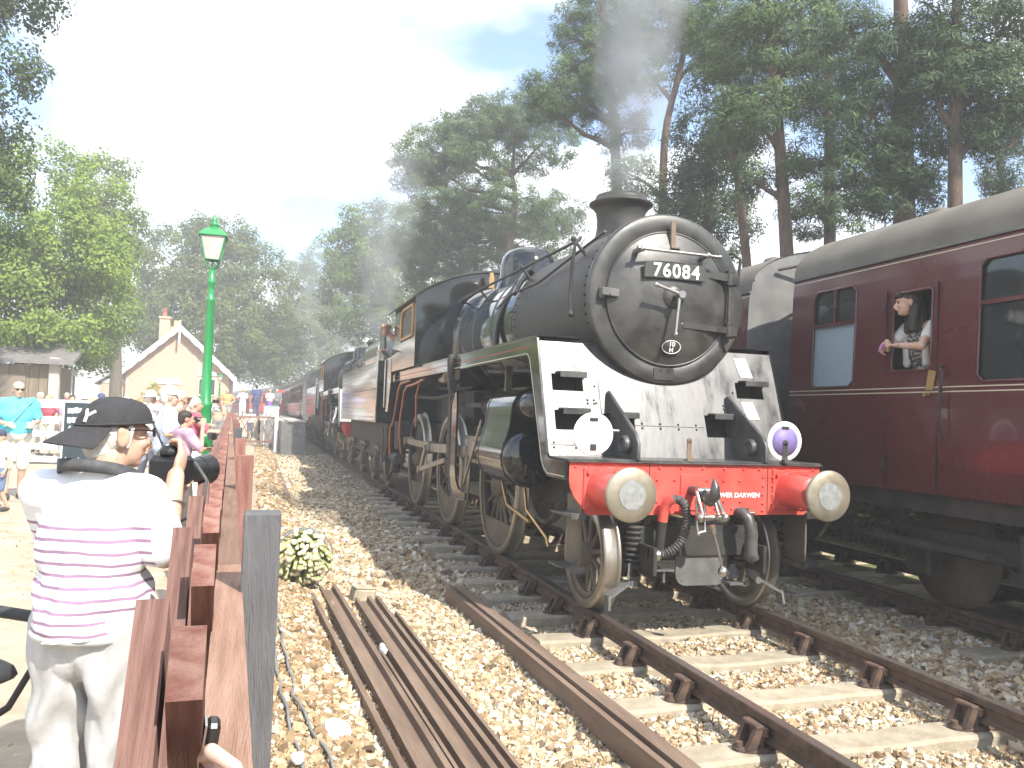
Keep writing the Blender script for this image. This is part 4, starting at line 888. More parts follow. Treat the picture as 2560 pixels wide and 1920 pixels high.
                g.add([(x0, y0, z0), (x0, y1, z0), (x1, y1, 2.66), (x1, y0, 2.66)], [[0, 1, 2, 3]]); g.build('window_pane', M_frost if lav else M_glass, fo)
                g = MB(); g.add([(x1, y0, 2.66), (x1, y1, 2.66), (x2, y1, z1), (x2, y0, z1)], [[0, 1, 2, 3]]); g.build('vent_pane', M_glass, fo)
    b = MB(); b.box((0, CL/2, 1.18), (2.5, CL-.3, .05)); b.box((.05, CL/2, 2.2), (.04, CL-.4, 2.0)); b.build('interior', M_inter, t)
    # underframe and bogies
    b = MB()
    for s in (-1, 1): b.box((s*1.22, CL/2, .97), (.06, CL-.1, .17)); b.bar((s*1.2, 6.5, .9), (s*1.2, 8.2, .45), .04, .07); b.bar((s*1.2, 8.2, .45), (s*1.2, 11.4, .45), .04, .07); b.bar((s*1.2, 11.4, .45), (s*1.2, 13.1, .9), .04, .07); b.box((s*.9, 9.8, .68), (.5, 1.6, .4)); b.bar((s*1.33, 1.2, .62), (s*1.33, 2.6, .62), .22, .03); b.cyl((s*.6, 6.8, .7), (s*.6, 7.8, .7), .2, n=14)
    b.box((0, CL/2, .95), (2.2, CL-.2, .12)); b.build('underframe', M_dark, t)
    for yb in (2.9, CL-2.9):
        b = MB()
        for s in (-1, 1): b.box((s*1.0, yb, .62), (.10, 3.0, .22), bev=.02); b.box((s*1.06, yb, .45), (.16, .7, .10)); [b.box((s*1.07, yb+dy, .46), (.2, .3, .32), bev=.03) for dy in (-1.3, 1.3)]; [b.cyl((s*1.03, yb+dy, .5), (s*1.03, yb+dy, .8), .09, n=12) for dy in (-.25, .25)]
        b.box((0, yb, .6), (2.0, .4, .2)); bg = b.build('bogie', M_dark, t)
        for s in (-1, 1):
            for dy in (-1.3, 1.3):
                w = MB(); w.lathe([(.0, -.06), (.40, -.06), (.40, -.03), (.455, -.03), (.457, .05), (.485, .06), (.485, .075), (.0, .075)] if s < 0 else [(.0, -.075), (.485, -.075), (.485, -.06), (.457, -.05), (.455, .03), (.40, .03), (.40, .06), (0, .06)], (s*.755, yb+dy, .457), (1, 0, 0), 36); w.build('coach_wheel', M_wheel, bg)
    for e in (0, CL):
        d = -1 if e == 0 else 1
        for s in (-1, 1): b = MB(); b.cyl((s*.87, e, 1.05), (s*.87, e+d*.35, 1.05), .09, n=14); b.lathe([(.0, .35), (.22, .36), (.22, .39), (0, .41)], (s*.87, e, 1.05), (0, d, 0), 24); b.build('buffer', M_dark, t)
    return t
C1 = make_coach('railway_coach', 'near maroon coach at the right edge with a woman leaning from its door window', True)
C1.location = (3.41, 1.62, 0); C1.rotation_euler = (0, 0, pi)
C2 = copy_tree(C1, None, 'maroon coach beyond the gangway, mostly hidden behind the engine smokebox', (3.41, 2.48, 0), 0.)
# train behind the second tender: the line bends away to the left
px, py, ang = 0.0, 38.3, 0.012
labs = ['first maroon coach of the train, directly behind the second tender', 'maroon coach of the far train with a red door swung open over the platform', 'farther maroon coach with open red doors, third behind the engines', 'last maroon coach seen at the far bend of the train']
M_doorred = mat('sunlit_inside_red_door', (.42, .06, .045), .4, 0, (.48, .08, .06), 3)
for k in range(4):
    c = copy_tree(C1, None, labs[k], (px, py, 0), ang)
    if k:
        for yy, in ((1.5,), (10.0,), (CL-2.0,)):
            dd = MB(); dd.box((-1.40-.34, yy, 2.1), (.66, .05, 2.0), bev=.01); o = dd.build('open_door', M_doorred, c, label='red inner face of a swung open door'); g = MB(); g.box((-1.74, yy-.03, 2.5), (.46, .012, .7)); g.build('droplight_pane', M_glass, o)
    px -= sin(ang)*(CL+.8); py += cos(ang)*(CL+.8); ang += .05
# ---------------------------------------------------------------- lattice fence along the path
def wood(name, c1, c2, ax, rot=(0, 0, 0)): return mat(name, c1, .75, 0, c2, 7, 8, .5, 45, stretch=ax, obj_var=.22, lo=.34, hi=.66, rot=rot)
M_pale = wood('stained_red_brown_pale', (.125, .058, .044), (.27, .150, .120), (9, 9, .5), (-pi/4, 0, 0)); M_pale2 = wood('stained_dark_red_pale', (.115, .042, .030), (.23, .105, .078), (9, 9, .5), (pi/4, 0, 0))
M_paleend = wood('sawn_red_end_grain', (.155, .050, .034), (.27, .15, .12), (2.2, 7, 5), (pi/4, .4, .5))
M_railw = wood('faded_brown_fence_rail', (.22, .125, .085), (.32, .195, .14), (8, .5, 8))
M_greyw = wood('dark_grey_painted_post', (.095, .095, .10), (.14, .135, .14), (7, 7, .6))
M_redpost = wood('varnished_red_post', (.20, .080, .058), (.33, .165, .13), (8, 8, .6))
M_limew = mat('lime_green_stake', (.34, .34, .14), .8, 0, (.42, .42, .2), 9)
def fx(y): return -3.546-.0315*(y+5.03)
FD = Vector((-.0315, 1, 0)).normalized()
FEN = thing('lattice_fence', 'long red brown lattice fence of crossed wooden pales beside the sandy path', 'fence', (fx(-5), -5, 0))
FR = Vector((fx(-5), -5, 0))
def pale_mesh(lean, L, wd=.10, th=.042):
    """pale leaning 45 degrees along the fence; lean=-1: top towards the viewer"""
    ax = (FD*lean+Vector((0, 0, 1))).normalized(); wv = (FD-Vector((0, 0, lean))).normalized(); tv = Vector((1, .0315, 0)).normalized()
    m = MB(); vs = []; bv = .004
    for s in (0., -L):
        for a, c in ((-1, -1), (1, -1), (1, 1), (-1, 1)): vs.append(ax*s+wv*a*wd/2+tv*c*th/2)
    m.add(vs, [[0, 1, 5, 4], [1, 2, 6, 5], [2, 3, 7, 6], [3, 0, 4, 7]]); m.cm = 1; m.add(vs, [[0, 1, 2, 3]]); m.cm = 0; m.add(vs, [[4, 5, 6, 7]])
    return m.mesh('pale', [M_pale if lean > 0 else M_pale2, M_paleend])
PAL = {(l, k): pale_mesh(l, 1.62+.05*k) for l in (-1, 1) for k in range(3)}
rp = random.Random(21)
Y = -4.965
for k in range(51):       # layer leaning towards the viewer
    y = Y+.655*k+(rp.uniform(-.03, .03) if k else 0); z = 1.285+rp.uniform(-.012, .012)*(k > 0)+max(0, y)*.0035
    if y > 27.6: break
    o = obj('pale', PAL[(-1, k % 3)], FEN, Vector((fx(y)-.052, y, z))-FR); o.rotation_euler = (rp.uniform(-.01, .01), 0, 0)
for k in range(51):       # outer layer leaning away
    y = -4.80+.74*k+(rp.uniform(-.04, .04) if k > 1 else 0); z = 1.30+rp.uniform(-.012, .012)*(k > 0)+max(0, y)*.0035
    if y > 27.6: break
    o = obj('pale', PAL[(1, k % 3)], FEN, Vector((fx(y)-.104, y, z))-FR); o.rotation_euler = (rp.uniform(-.01, .01), 0, 0)
y = -9.0
while y < 27.5:
    L = 2.78; b = MB(); a = Vector((fx(y), y, 1.085+max(0, y)*.0035))-FR; c = Vector((fx(y+L-.006), y+L-.006, 1.085+max(0, y+L)*.0035))-FR; b.bar(a, c, .064+.004*rp.uniform(-1, 1), .09); b.build('top_rail', M_railw, FEN)
    b = MB(); b.bar(a-Vector((0, 0, .80)), c-Vector((0, 0, .80)), .058, .09); b.build('bottom_rail', M_railw, FEN); y += L
for k in range(12):
    y = -3.80+2.78*k
    if y > 27.5: break
    h = 1.33+rp.uniform(-.02, .02)*(k > 0)+max(0, y)*.0035; x = fx(y)+.076; b = MB()
    b.box((0, 0, h/2-.15), (.094, .085, h+.3), bev=.004); b.box((-.05, .0, h-.10-.2), (.02, .06, .012))
    b.build('post', M_greyw if k in (0, 3) else M_redpost, FEN, loc=Vector((x, y, 0))-FR, label='dark grey painted post' if k in (0, 3) else None)
b = MB(); b.box((0, 0, .44), (.035, .03, 1.0), bev=.003); tag(b.build('marker_stake', M_limew, None, loc=(fx(-3.6)+.045, -3.62, .03)), 'short lime green stake behind the first grey fence post', 'stake')

# lattice gate closing the end of the fence, its white posts and little notice
GT = thing('lattice_gate', 'brown wooden diamond lattice gate across the end of the fence', 'gate', (-4.48, 28.6, .1))
b = MB(); 
for z in (.16, 1.14): b = MB(); b.bar((0, 0, z), (1.56, -.1, z), .06, .09); b.build('gate_rail', M_railw, GT)
for k in range(6):
    x0 = -.28+.36*k
    for sg in (1, -1):
        a = Vector((max(0, x0), 0, .2)); x1 = x0+.62
        p0 = Vector((x0 if sg > 0 else x1, -.06*x0-.03*sg, .12)); p1 = Vector((x1 if sg > 0 else x0, -.06*x0-.03*sg, 1.34))
        if min(p0.x, p1.x) < -.3 or max(p0.x, p1.x) > 1.8: continue
        b = MB(); b.bar(p0, p1, .03, .075, (0, 1, 0)); b.build('lattice_slat', M_pale, GT)
M_whitew = mat('white_gate_paint', (.72, .73, .72), .5, 0, (.80, .81, .80), 5, 4)
M_greentrim = mat('pale_green_trim', (.18, .40, .33), .5)
for x, y, h, w, lab in ((-2.86, 28.5, 1.62, .15, 'tall white square post at the platform end of the lattice gate'), (-4.62, 28.65, 1.35, .12, 'stout brown post where fence and lattice gate meet')):
    b = MB(); b.box((0, 0, h/2-.1), (w, w, h+.2), bev=.01); b.lathe([(w*.72, h), (w*.74, h+.03), (0, h+.10)], (0, 0, 0), (0, 0, 1), 4)
    tag(b.build('gate_post', M_whitew if w > .13 else M_redpost, None, loc=(x, y, 0)), lab, 'post')
NB = thing('platform_notice', 'small white notice board with green top rail beside the tall white post', 'notice board', (-3.15, 29.0, 0))
b = MB(); b.box((0, 0, 1.42), (.46, .03, .55), bev=.006); b.build('board', M_whitew, NB); b = MB(); b.box((0, -.005, 1.72), (.52, .05, .04)); b.build('top_rail', M_greentrim, NB); b = MB(); b.box((-.18, .02, .6), (.04, .04, 1.4)); b.box((.18, .02, .6), (.04, .04, 1.4)); b.build('leg', M_whitew, NB)

# white level crossing gate with black notice board
WG = thing('crossing_gate', 'white painted level crossing gate with five horizontal bars across the path', 'gate', (-9.3, 16.1, .1)); d = Vector((4.15, -1.12, 0))
for z in (.12, .42, .72, 1.05, 1.44): b = MB(); b.bar((0, 0, z), d+Vector((0, 0, z)), .05, .20 if z > 1.3 else (.17 if z > .8 else .14)); b.build('gate_bar', M_whitew, WG)
for t in (0, .36, .72, 1): b = MB(); p = d*t; b.box((p.x, p.y+.03, .75), (.16, .10, 1.55), bev=.01); b.build('gate_stile', M_whitew, WG)
b = MB(); b.bar((.1, .05, .15), d*.7+Vector((0, .05, 1.4)), .04, .10); b.build('gate_brace', M_whitew, WG)
b = MB(); b.box((2.2, -.66, .0), (3.9, .08, .05), rotm(0, 0, atan2(d.y, d.x))); b.build('gate_sill', M_dark, WG)
M_board = mat('black_notice_board', (.012, .03, .04), .45); 
BD = thing('notice_board', 'black notice board with white lettering hung on the white crossing gate', 'notice board', (-7.85, 15.36, .1), atan2(d.y, d.x))
b = MB(); b.box((.55, -.07, .75), (1.15, .03, 1.5), bev=.006); b.build('board', M_board, BD)
b = MB()
for z in (.0, 1.5): b.box((.55, -.09, z), (1.22, .02, .035))
for x in (-.03, 1.13): b.box((x, -.09, .75), (.035, .02, 1.5))
b.build('board_frame', M_whitew, BD)
text('lettering', 'All', .20, M_white, BD, (.06, -.088, .86), (pi/2, 0, 0), .002, 'LEFT'); text('lettering', 'hands or', .17, M_white, BD, (.05, -.088, .14), (pi/2, 0, 0), .002, 'LEFT')
b = MB(); r0 = random.Random(4)
for z, h in ((1.30, .14), (1.08, .15)):
    x = .06
    while x < .72: w = r0.uniform(.05, .09); b.box((x+w/2, -.087, z+r0.uniform(-.012, .012)), (w, .003, h*r0.uniform(.75, 1))); x += w+.018
b.build('worn_lettering', M_white, BD)

# ---------------------------------------------------------------- green station lamps
M_lampgreen = mat('glossy_lamp_green', (.015, .22, .06), .25, 0, (.02, .26, .072), 4, 3, coat=.4)
M_lampglass = mat('old_lantern_glass', (.42, .38, .36), .12, 0, (.5, .47, .45), 6, 4, spec=.7)
LP = thing('station_lamp', 'tall green lamp post with glass lantern behind the near fence', 'lamp post', (-4.40, 8.45, .08), group='green station lamps')
b = MB(); b.lathe([(.19, 0), (.19, .12), (.16, .16), (.145, .2), (.145, .95), (.165, .99), (.165, 1.05), (.12, 1.09), (.105, 1.13), (.098, 1.5), (.115, 1.53), (.115, 1.57), (.088, 1.61), (.078, 2.1), (.06, 3.25), (.075, 3.28), (.075, 3.32), (.05, 3.36), (.048, 3.55), (.068, 3.58), (.068, 3.62), (.05, 3.66), (.045, 3.80), (.0, 3.82)], (0, 0, 0), (0, 0, 1), 20); b.build('column', M_lampgreen, LP)
b = MB(); b.cyl((0, 0, 3.78), (0, 0, 3.98), .014, n=8)
for a in range(4): t = pi/4+a*pi/2; b.tube([(0, 0, 3.80), (.10*cos(t), .10*sin(t), 3.86), (.145*cos(t), .145*sin(t), 3.96)], .010, 6)
b.build('lantern_bracket', M_lampgreen, LP)
b = MB(); q0, q1 = .115, .195
for s, z in ((q0, 3.97), (q1, 4.36)): b.tube([(s*sx, s*sy, z) for sx, sy in ((-1, -1), (1, -1), (1, 1), (-1, 1))], .016, 4, closed=True)
for sx, sy in ((-1, -1), (1, -1), (1, 1), (-1, 1)): b.tube([(q0*sx, q0*sy, 3.97), (q1*sx, q1*sy, 4.36)], .013, 4)
ln = b.build('lantern_frame', M_lampgreen, LP)
for i, (sx, sy) in enumerate(((-1, -1), (1, -1), (1, 1), (-1, 1))):
    ex, ey = ((1, -1), (1, 1), (-1, 1), (-1, -1))[i]; b = MB(); b.add([(q0*sx, q0*sy, 3.975), (q0*ex, q0*ey, 3.975), (q1*ex, q1*ey, 4.355), (q1*sx, q1*sy, 4.355)], [[0, 1, 2, 3]]); b.build('lantern_pane', M_lampglass, ln)
b = MB(); r2 = sqrt(2); b.lathe([(.225*r2, 4.36), (.225*r2, 4.375), (.14*r2, 4.47), (.06*r2, 4.52)], (0, 0, 0), (0, 0, 1), 4, smooth=False); b.v = [(cos(pi/4)*x-sin(pi/4)*y, sin(pi/4)*x+cos(pi/4)*y, z) for x, y, z in b.v]
b.lathe([(.075, 4.50), (.065, 4.545), (.085, 4.56), (.085, 4.575), (.04, 4.60), (.05, 4.64), (.05, 4.66), (.02, 4.69), (.03, 4.72), (.0, 4.76)], (0, 0, 0), (0, 0, 1), 16); b.build('lantern_roof', M_lampgreen, LP)
l2 = copy_tree(LP, None, 'distant green lamp post in front of the brick station building', (-5.55, 38.4, .85)); l2.scale = (.72, .72, .53)

# ---------------------------------------------------------------- station building and shed
def brick_mat(name, c1, c2, mort, sc):
    m = bpy.data.materials.new(name); m.use_nodes = True; N = m.node_tree.nodes; L = m.node_tree.links; b = N['Principled BSDF']; b.inputs['Roughness'].default_value = .9
    tc = N.new('ShaderNodeTexCoord'); sp = N.new('ShaderNodeSeparateXYZ'); ad = N.new('ShaderNodeMath'); cb = N.new('ShaderNodeCombineXYZ'); L.new(tc.outputs['Object'], sp.inputs[0])
    L.new(sp.outputs['X'], ad.inputs[0]); L.new(sp.outputs['Y'], ad.inputs[1]); L.new(ad.outputs[0], cb.inputs['X']); L.new(sp.outputs['Z'], cb.inputs['Y'])
    br = N.new('ShaderNodeTexBrick'); br.inputs['Color1'].default_value = (*c1, 1); br.inputs['Color2'].default_value = (*c2, 1); br.inputs['Mortar'].default_value = (*mort, 1); br.inputs['Scale'].default_value = sc; br.inputs['Mortar Size'].default_value = .012
    br.inputs['Brick Width'].default_value = .23; br.inputs['Row Height'].default_value = .075; br.inputs['Scale'].default_value = 1
    L.new(cb.outputs[0], br.inputs['Vector']); L.new(br.outputs['Color'], b.inputs['Base Color']); return m
M_brick = brick_mat('station_brick', (.46, .25, .16), (.54, .33, .23), (.55, .48, .40), 1)
M_slate = mat('slate_roof', (.14, .13, .13), .7, 0, (.2, .18, .17), 4)
ST = thing('station_building', 'red brick station house with white scalloped bargeboards and chimney', 'building', (-8.6, 50, .9))
W2, EZ, AZ = 3.05, 2.9, 5.75
b = MB(); b.prism([(-W2, 0), (W2, 0), (W2, EZ), (0, AZ-.15), (-W2, EZ)], 0, 9, 'xz'); b.build('wall', M_brick, ST)
for s in (-1, 1):
    b = MB(); b.add([(0, -.45, AZ), (s*(W2+.45), -.45, EZ-.35), (s*(W2+.45), 9.3, EZ-.35), (0, 9.3, AZ), (0, -.45, AZ+.10), (s*(W2+.45), -.45, EZ-.25), (s*(W2+.45), 9.3, EZ-.25), (0, 9.3, AZ+.10)], [[0, 1, 2, 3], [4, 5, 6, 7], [0, 1, 5, 4], [1, 2, 6, 5], [2, 3, 7, 6]]); b.build('roof', M_slate, ST)
    n = 24; top = [(s*(W2+.5)*i/n, AZ+.12-(AZ-EZ+.42)*i/n) for i in range(n+1)]; bot = [(x, z-.36-.07*abs(sin(pi*i/4))) for i, (x, z) in enumerate(top)]
    b = MB(); b.prism(top+bot[::-1], -.52, -.46, 'xz'); b.build('bargeboard', M_whitew, ST)
b = MB(); b.bar((0, -.53, AZ+.35), (0, -.53, AZ-1.15), .10, .06, (0, 1, 0)); b.build('finial', M_whitew, ST)
b = MB(); b.box((1.75, -.02, 1.95), (.95, .06, 1.05)); wn = b.build('window', M_glass, ST); b = MB()
for z in (1.42, 2.48): b.box((1.75, -.05, z), (1.05, .08, .08))
for x in (1.25, 1.75, 2.25): b.box((x, -.06, 1.95), (.06, .07, 1.05))
b.build('window_bars', mat('cream_paint', (.70, .66, .48), .5), wn)
b = MB(); b.box((1.75, -.04, 2.82), (1.1, .08, .28)); b.build('lintel', M_whitew, ST)
b = MB(); b.box((-.55, -.05, 2.22), (1.45, .06, .36), bev=.01); b.build('long_sign', M_whitew, ST)
b = MB(); b.box((-1.1, 1.6, 5.55), (.62, .62, 1.6)); b.box((-1.1, 1.6, 6.4), (.74, .74, .14)); b.box((-.5, 1.8, 5.2), (.6, .6, 1.3)); ch = b.build('chimney', M_brick, ST)
b = MB(); b.lathe([(.14, 6.45), (.13, 6.95), (.16, 6.97), (.14, 7.0)], (-1.15, 1.6, 0), (0, 0, 1), 12); b.build('chimney_pot', mat('terracotta_pot', (.5, .16, .09), .8), ch)
b = MB(); b.lathe([(.16, 5.85), (.15, 6.25), (.14, 6.27)], (-.45, 1.8, 0), (0, 0, 1), 12); b.build('chimney_pot', mat('buff_pot', (.62, .52, .25), .8), ch)
b = MB(); b.prism([(-4.55, 0), (-W2-.02, 0), (-W2-.02, 2.95), (-4.55, 1.95)], .5, 9, 'xz'); b.build('side_wing', M_brick, ST)
b = MB(); b.add([(-4.85, .2, 1.85), (-W2, .2, 3.15), (-W2, 9, 3.15), (-4.85, 9, 1.85), (-4.85, .2, 1.93), (-W2, .2, 3.23), (-W2, 9, 3.23), (-4.85, 9, 1.93)], [[0, 1, 2, 3], [4, 5, 6, 7], [0, 1, 5, 4], [3, 0, 4, 7]]); b.build('wing_roof', M_slate, ST)
b = MB(); b.box((-3.75, .46, 2.1), (1.45, .05, .24), bev=.01); sg = b.build('name_sign', M_whitew, ST)
b = MB(); r0 = random.Random(9); x = -4.40
while x < -3.15: w = r0.uniform(.05, .09); b.box((x+w/2, .432, 2.1), (w, .004, .10*r0.uniform(.8, 1))); x += w+.03
b.build('faded_lettering', mat('faded_violet_letters', (.35, .33, .55), .6), sg)
SH = thing('timber_shed', 'dark brown timber shed in the shade under the left trees', 'shed', (-12.6, 25.6, .1))
M_shedw = mat('weathered_shed_boards', (.16, .12, .08), .8, 0, (.24, .19, .13), 3, 6, stretch=(6, 6, .5)); M_shedp = mat('pale_shed_pier', (.45, .40, .34), .9, 0, (.52, .47, .40), 4)
for k in range(14): b = MB(); b.box((-2.1+.31*k, 0, 1.35), (.295, .05+.01*(k % 2), 2.75)); b.build('wall_board', M_shedw, SH)
b = MB(); b.box((2.25, -.05, 1.5), (.32, .3, 3.0), bev=.02); b.build('pier', M_shedp, SH)
b = MB(); b.box((.9, -.06, 1.25), (.95, .06, 2.3), bev=.01); b.build('door', mat('shed_door', (.20, .16, .12), .7), SH)
b = MB(); b.add([(-2.6, -.5, 2.75), (2.9, -.5, 2.75), (2.9, 3, 3.9), (-2.6, 3, 3.9), (-2.6, -.5, 2.87), (2.9, -.5, 2.87), (2.9, 3, 4.02), (-2.6, 3, 4.02)], [[0, 1, 2, 3], [4, 5, 6, 7], [0, 1, 5, 4], [1, 2, 6, 5], [0, 3, 7, 4]]); b.build('roof', M_slate, SH)
b = MB(); b.box((.15, 1.5, 1.4), (4.3, 2.9, 2.6)); b.build('wall', M_shedw, SH)
DS = thing('direction_sign', 'white sign board on a post above the crowd by the left tree', 'sign', (-9.9, 27.25, .1)); b = MB(); b.box((0, 0, 2.54), (.50, .03, .22), bev=.01); b.build('board', M_whitew, DS); b = MB(); b.cyl((-.26, .02, 0), (-.26, .02, 3.0), .035, n=10); b.build('post', M_whitew, DS)

# ---------------------------------------------------------------- bundle of cut sticks leaning by the fence
SB = thing('stick_bundle', 'bundle of green cut sticks with pale sawn ends lying on the ballast', 'stick bundle', (-3.06, 2.35, -.12))
M_bark = mat('green_stick_bark', (.26, .30, .10), .75, 0, (.42, .42, .20), 9, 4, obj_var=.25); M_cut = mat('fresh_cut_wood', (.62, .55, .36), .8, 0, (.72, .66, .48), 15, 3)
STK = []
for k in range(4):
    m = MB(); r0 = .016+.004*k; m.tube([(0, 0, 0), (.01*(k-1.5), .2, .008), (0, .42, -.004)], [r0, r0*.95, r0*.8], 7, cap=False); m.cm = 1
    a = [(r0*cos(2*pi*i/7), -.012 if i < 4 else .004, r0*sin(2*pi*i/7)) for i in range(7)]; m.lathe([(r0, 0), (r0*.9, -.004), (0, -.004)], (0, 0, 0), (0, 1, 0), 7); STK.append(m.mesh('stick', [M_bark, M_cut]))
rb = random.Random(5)
for k in range(125):
    u, v = rb.random(), rb.random(); rr = .29*sqrt(u); th = 2*pi*v; cx, cz = rr*cos(th), .28+rr*sin(th)*.98
    if cz < .02: cz = .02
    dome = -.34*sqrt(max(0, 1-(rr/.31)**2)); o = obj('stick', STK[k % 4], SB, (cx, dome+rb.uniform(-.03, .03), cz))
    dirv = Vector((cx*1.0, -.40, (cz-.30)*1.1-.10+rb.uniform(-.1, .1))); q = (-dirv).to_track_quat('Y', 'Z'); o.rotation_euler = q.to_euler()
b = MB(); b.torus((0, .05, .28), .25, .012, (0, 1, 0), 24, 6); b.torus((0, -.08, .28), .29, .006, (.1, 1, .1), 24, 6); b.build('binding', M_cable, SB)

# pushchair parts poking in at the left edge
PC = thing('pushchair', 'black pushchair handlebar and padded hood at the lower left edge', 'pushchair', (-4.75, -2.35, -.03)); M_black = mat('black_foam', (.02, .021, .022), .55, 0, (.04, .04, .042), 20)
b = MB(); b.tube([(-.55, .1, .78), (-.2, .1, .80), (.2, .09, .785), (.40, .045, .755), (.47, .0, .70)], .024, 10); b.build('handlebar', M_black, PC)
b = MB(); b.sphere((.10, -.28, .66), (.32, .14, .068), 20, 12, rotm(0, .1, 0)); b.build('hood_pad', M_black, PC)
b = MB(); b.tube([(-.5, .1, .78), (-.45, -.3, .3), (-.3, -.6, .12)], .014, 8); b.tube([(.47, 0, .70), (.35, -.1, .45), (-.2, -.25, .10)], .014, 8); b.build('frame', M_dark, PC)
for y in (-.6, .25): b = MB(); b.torus((-.25, y, .10), .085, .022, (1, 0, 0), 20, 8); b.build('wheel', M_black, PC)
# ---------------------------------------------------------------- people
def mcol(name, c, rough=.85, c2=None, sc=12): return mat(name, c, rough, 0, c2 or tuple(min(1, x*1.18+.01) for x in c), sc, 4, .12, 40)
M_skin = mat('skin', (.52, .31, .22), .5, 0, (.58, .37, .27), 9, 4); M_skin2 = mat('reddish_skin', (.50, .24, .17), .5, 0, (.56, .31, .22), 9, 4)
M_hairw = mat('white_hair', (.62, .59, .53), .6, 0, (.78, .76, .71), 40, 5, .5, 90, stretch=(3, 3, .6)); M_hairb = mat('dark_brown_hair', (.018, .012, .009), .45, 0, (.045, .028, .02), 30, 5, .4, 80, stretch=(3, 3, .5))
M_hairg = mat('grey_hair', (.30, .27, .24), .6, 0, (.42, .39, .35), 40); M_hairf = mat('fair_hair', (.40, .27, .14), .6, 0, (.52, .38, .22), 40)
M_blackp = mat('black_plastic', (.012, .012, .013), .35, 0, (.02, .02, .02), 20); M_shoe = mat('dark_shoe', (.05, .045, .04), .7)
def blend(prims, voxel, smooth=4, fn=None):
    """one continuous surface grown over a set of tapered capsules and ellipsoids"""
    b = MB()
    for p in prims:
        if p[0] == 'c':
            _, p0, p1, r0, r1 = p; p0, p1 = Vector(p0), Vector(p1); d, a, c = frame(p1-p0); n = 12; rings = []
            for k in range(4): t = pi/2*k/4; rings.append([p0-d*r0*cos(t)+(a*cos(2*pi*i/n)+c*sin(2*pi*i/n))*max(r0*sin(t), r0*.02) for i in range(n)])
            L = (p1-p0).length; m = max(2, int(L/.06))
            for k in range(m+1): t = k/m; r = r0+(r1-r0)*t; rings.append([p0+d*L*t+(a*cos(2*pi*i/n)+c*sin(2*pi*i/n))*r for i in range(n)])
            for k in range(3, -1, -1): t = pi/2*k/4; rings.append([p1+d*r1*cos(t)+(a*cos(2*pi*i/n)+c*sin(2*pi*i/n))*max(r1*sin(t), r1*.02) for i in range(n)])
            b.loft(rings)
        else: b.sphere(p[1], p[2], 16, 12, p[3] if len(p) > 3 else None)
    me = b.mesh('tmp', M_skin); o = bpy.data.objects.new('tmp', me)
    m = o.modifiers.new('r', 'REMESH'); m.mode = 'VOXEL'; m.voxel_size = voxel; m.use_smooth_shade = True
    if smooth: s = o.modifiers.new('s', 'SMOOTH'); s.iterations = smooth; s.factor = .5
    me2 = bake(o); bpy.data.meshes.remove(me)
    me2.materials.clear()
    if fn:
        n = len(me2.vertices); co = np.empty(n*3, np.float32); me2.vertices.foreach_get('co', co); co = co.reshape(-1, 3); nm = np.empty(n*3, np.float32); me2.vertices.foreach_get('normal', nm)
        me2.vertices.foreach_set('co', fn(co, nm.reshape(-1, 3)).astype(np.float32).ravel()); me2.update()
    return me2
def put(name, me, m, parent, **k):
    me.name = name; me.materials.append(m); return obj(name, me, parent, **k)
def hand(wrist, d, up, side, curl=.5, sc=1.):
    """palm with four fingers and a thumb leaving its side; d forward, up back-of-hand, side towards the thumb"""
    w, d, up, side = Vector(wrist), Vector(d).normalized(), Vector(up).normalized(), Vector(side).normalized(); P = []; k = sc
    R = Matrix((side, d, up)).transposed(); P.append(('e', w+d*.048*k, (.042*k, .052*k, .016*k), R))
    for i, L in enumerate((.072, .080, .074, .058)):
        b = w+d*.090*k+side*(.030-.020*i)*k; a1 = d*cos(curl*.6)-up*sin(curl*.6); a2 = d*cos(curl*1.7)-up*sin(curl*1.7); m = b+a1*L*.5*k; e = m+a2*L*.5*k
        P += [('c', b-d*.02*k, m, .0098*k, .009*k), ('c', m, e, .009*k, .0075*k)]
    t0 = w+d*.025*k+side*.034*k; t1 = t0+(side*.7+d*.7-up*.25)*.034*k; t2 = t1+(side*.15+d*.9-up*.4)*.032*k; P += [('c', t0, t1, .0125*k, .011*k), ('c', t1, t2, .011*k, .0085*k)]
    return P
def head_prims(c, s=1., yaw=0., pitch=0.):
    R = rotm(0, 0, yaw) @ rotm(pitch, 0, 0); f = lambda p: Vector(c)+R @ (Vector(p)*s)
    P = [('e', f((0, -.012, .028)), (.076*s, .094*s, .090*s), R), ('e', f((0, .028, -.035)), (.058*s, .066*s, .078*s), R), ('e', f((0, .062, -.085)), (.030*s, .024*s, .022*s), R),
         ('c', f((0, .090, .010)), f((0, .110, -.028)), .010*s, .014*s), ('e', f((0, .094, -.052)), (.024*s, .012*s, .010*s), R), ('e', f((.032, .072, -.018)), (.024*s, .02*s, .022*s), R), ('e', f((-.032, .072, -.018)), (.024*s, .02*s, .022*s), R), ('e', f((0, .082, .032)), (.05*s, .016*s, .012*s), R)]
    for sx in (-1, 1): P += [('e', f((sx*.080, -.010, -.006)), (.009*s, .020*s, .032*s), R), ('e', f((sx*.084, -.016, .012)), (.008*s, .012*s, .014*s), R)]
    return P, R, f
ARMS = {'down': ((.06, .0, -.27), (.07, .09, -.52)), 'camera': ((.07, .14, -.22), (-.10, .24, .10)), 'low': ((.07, -.03, -.26), (-.05, .22, -.30)), 'fence': ((.10, .14, -.22), (.02, .40, -.22)), 'hip': ((.16, -.06, -.24), (.02, .10, -.38)), 'up': ((.14, .16, -.05), (.02, .28, .16))}
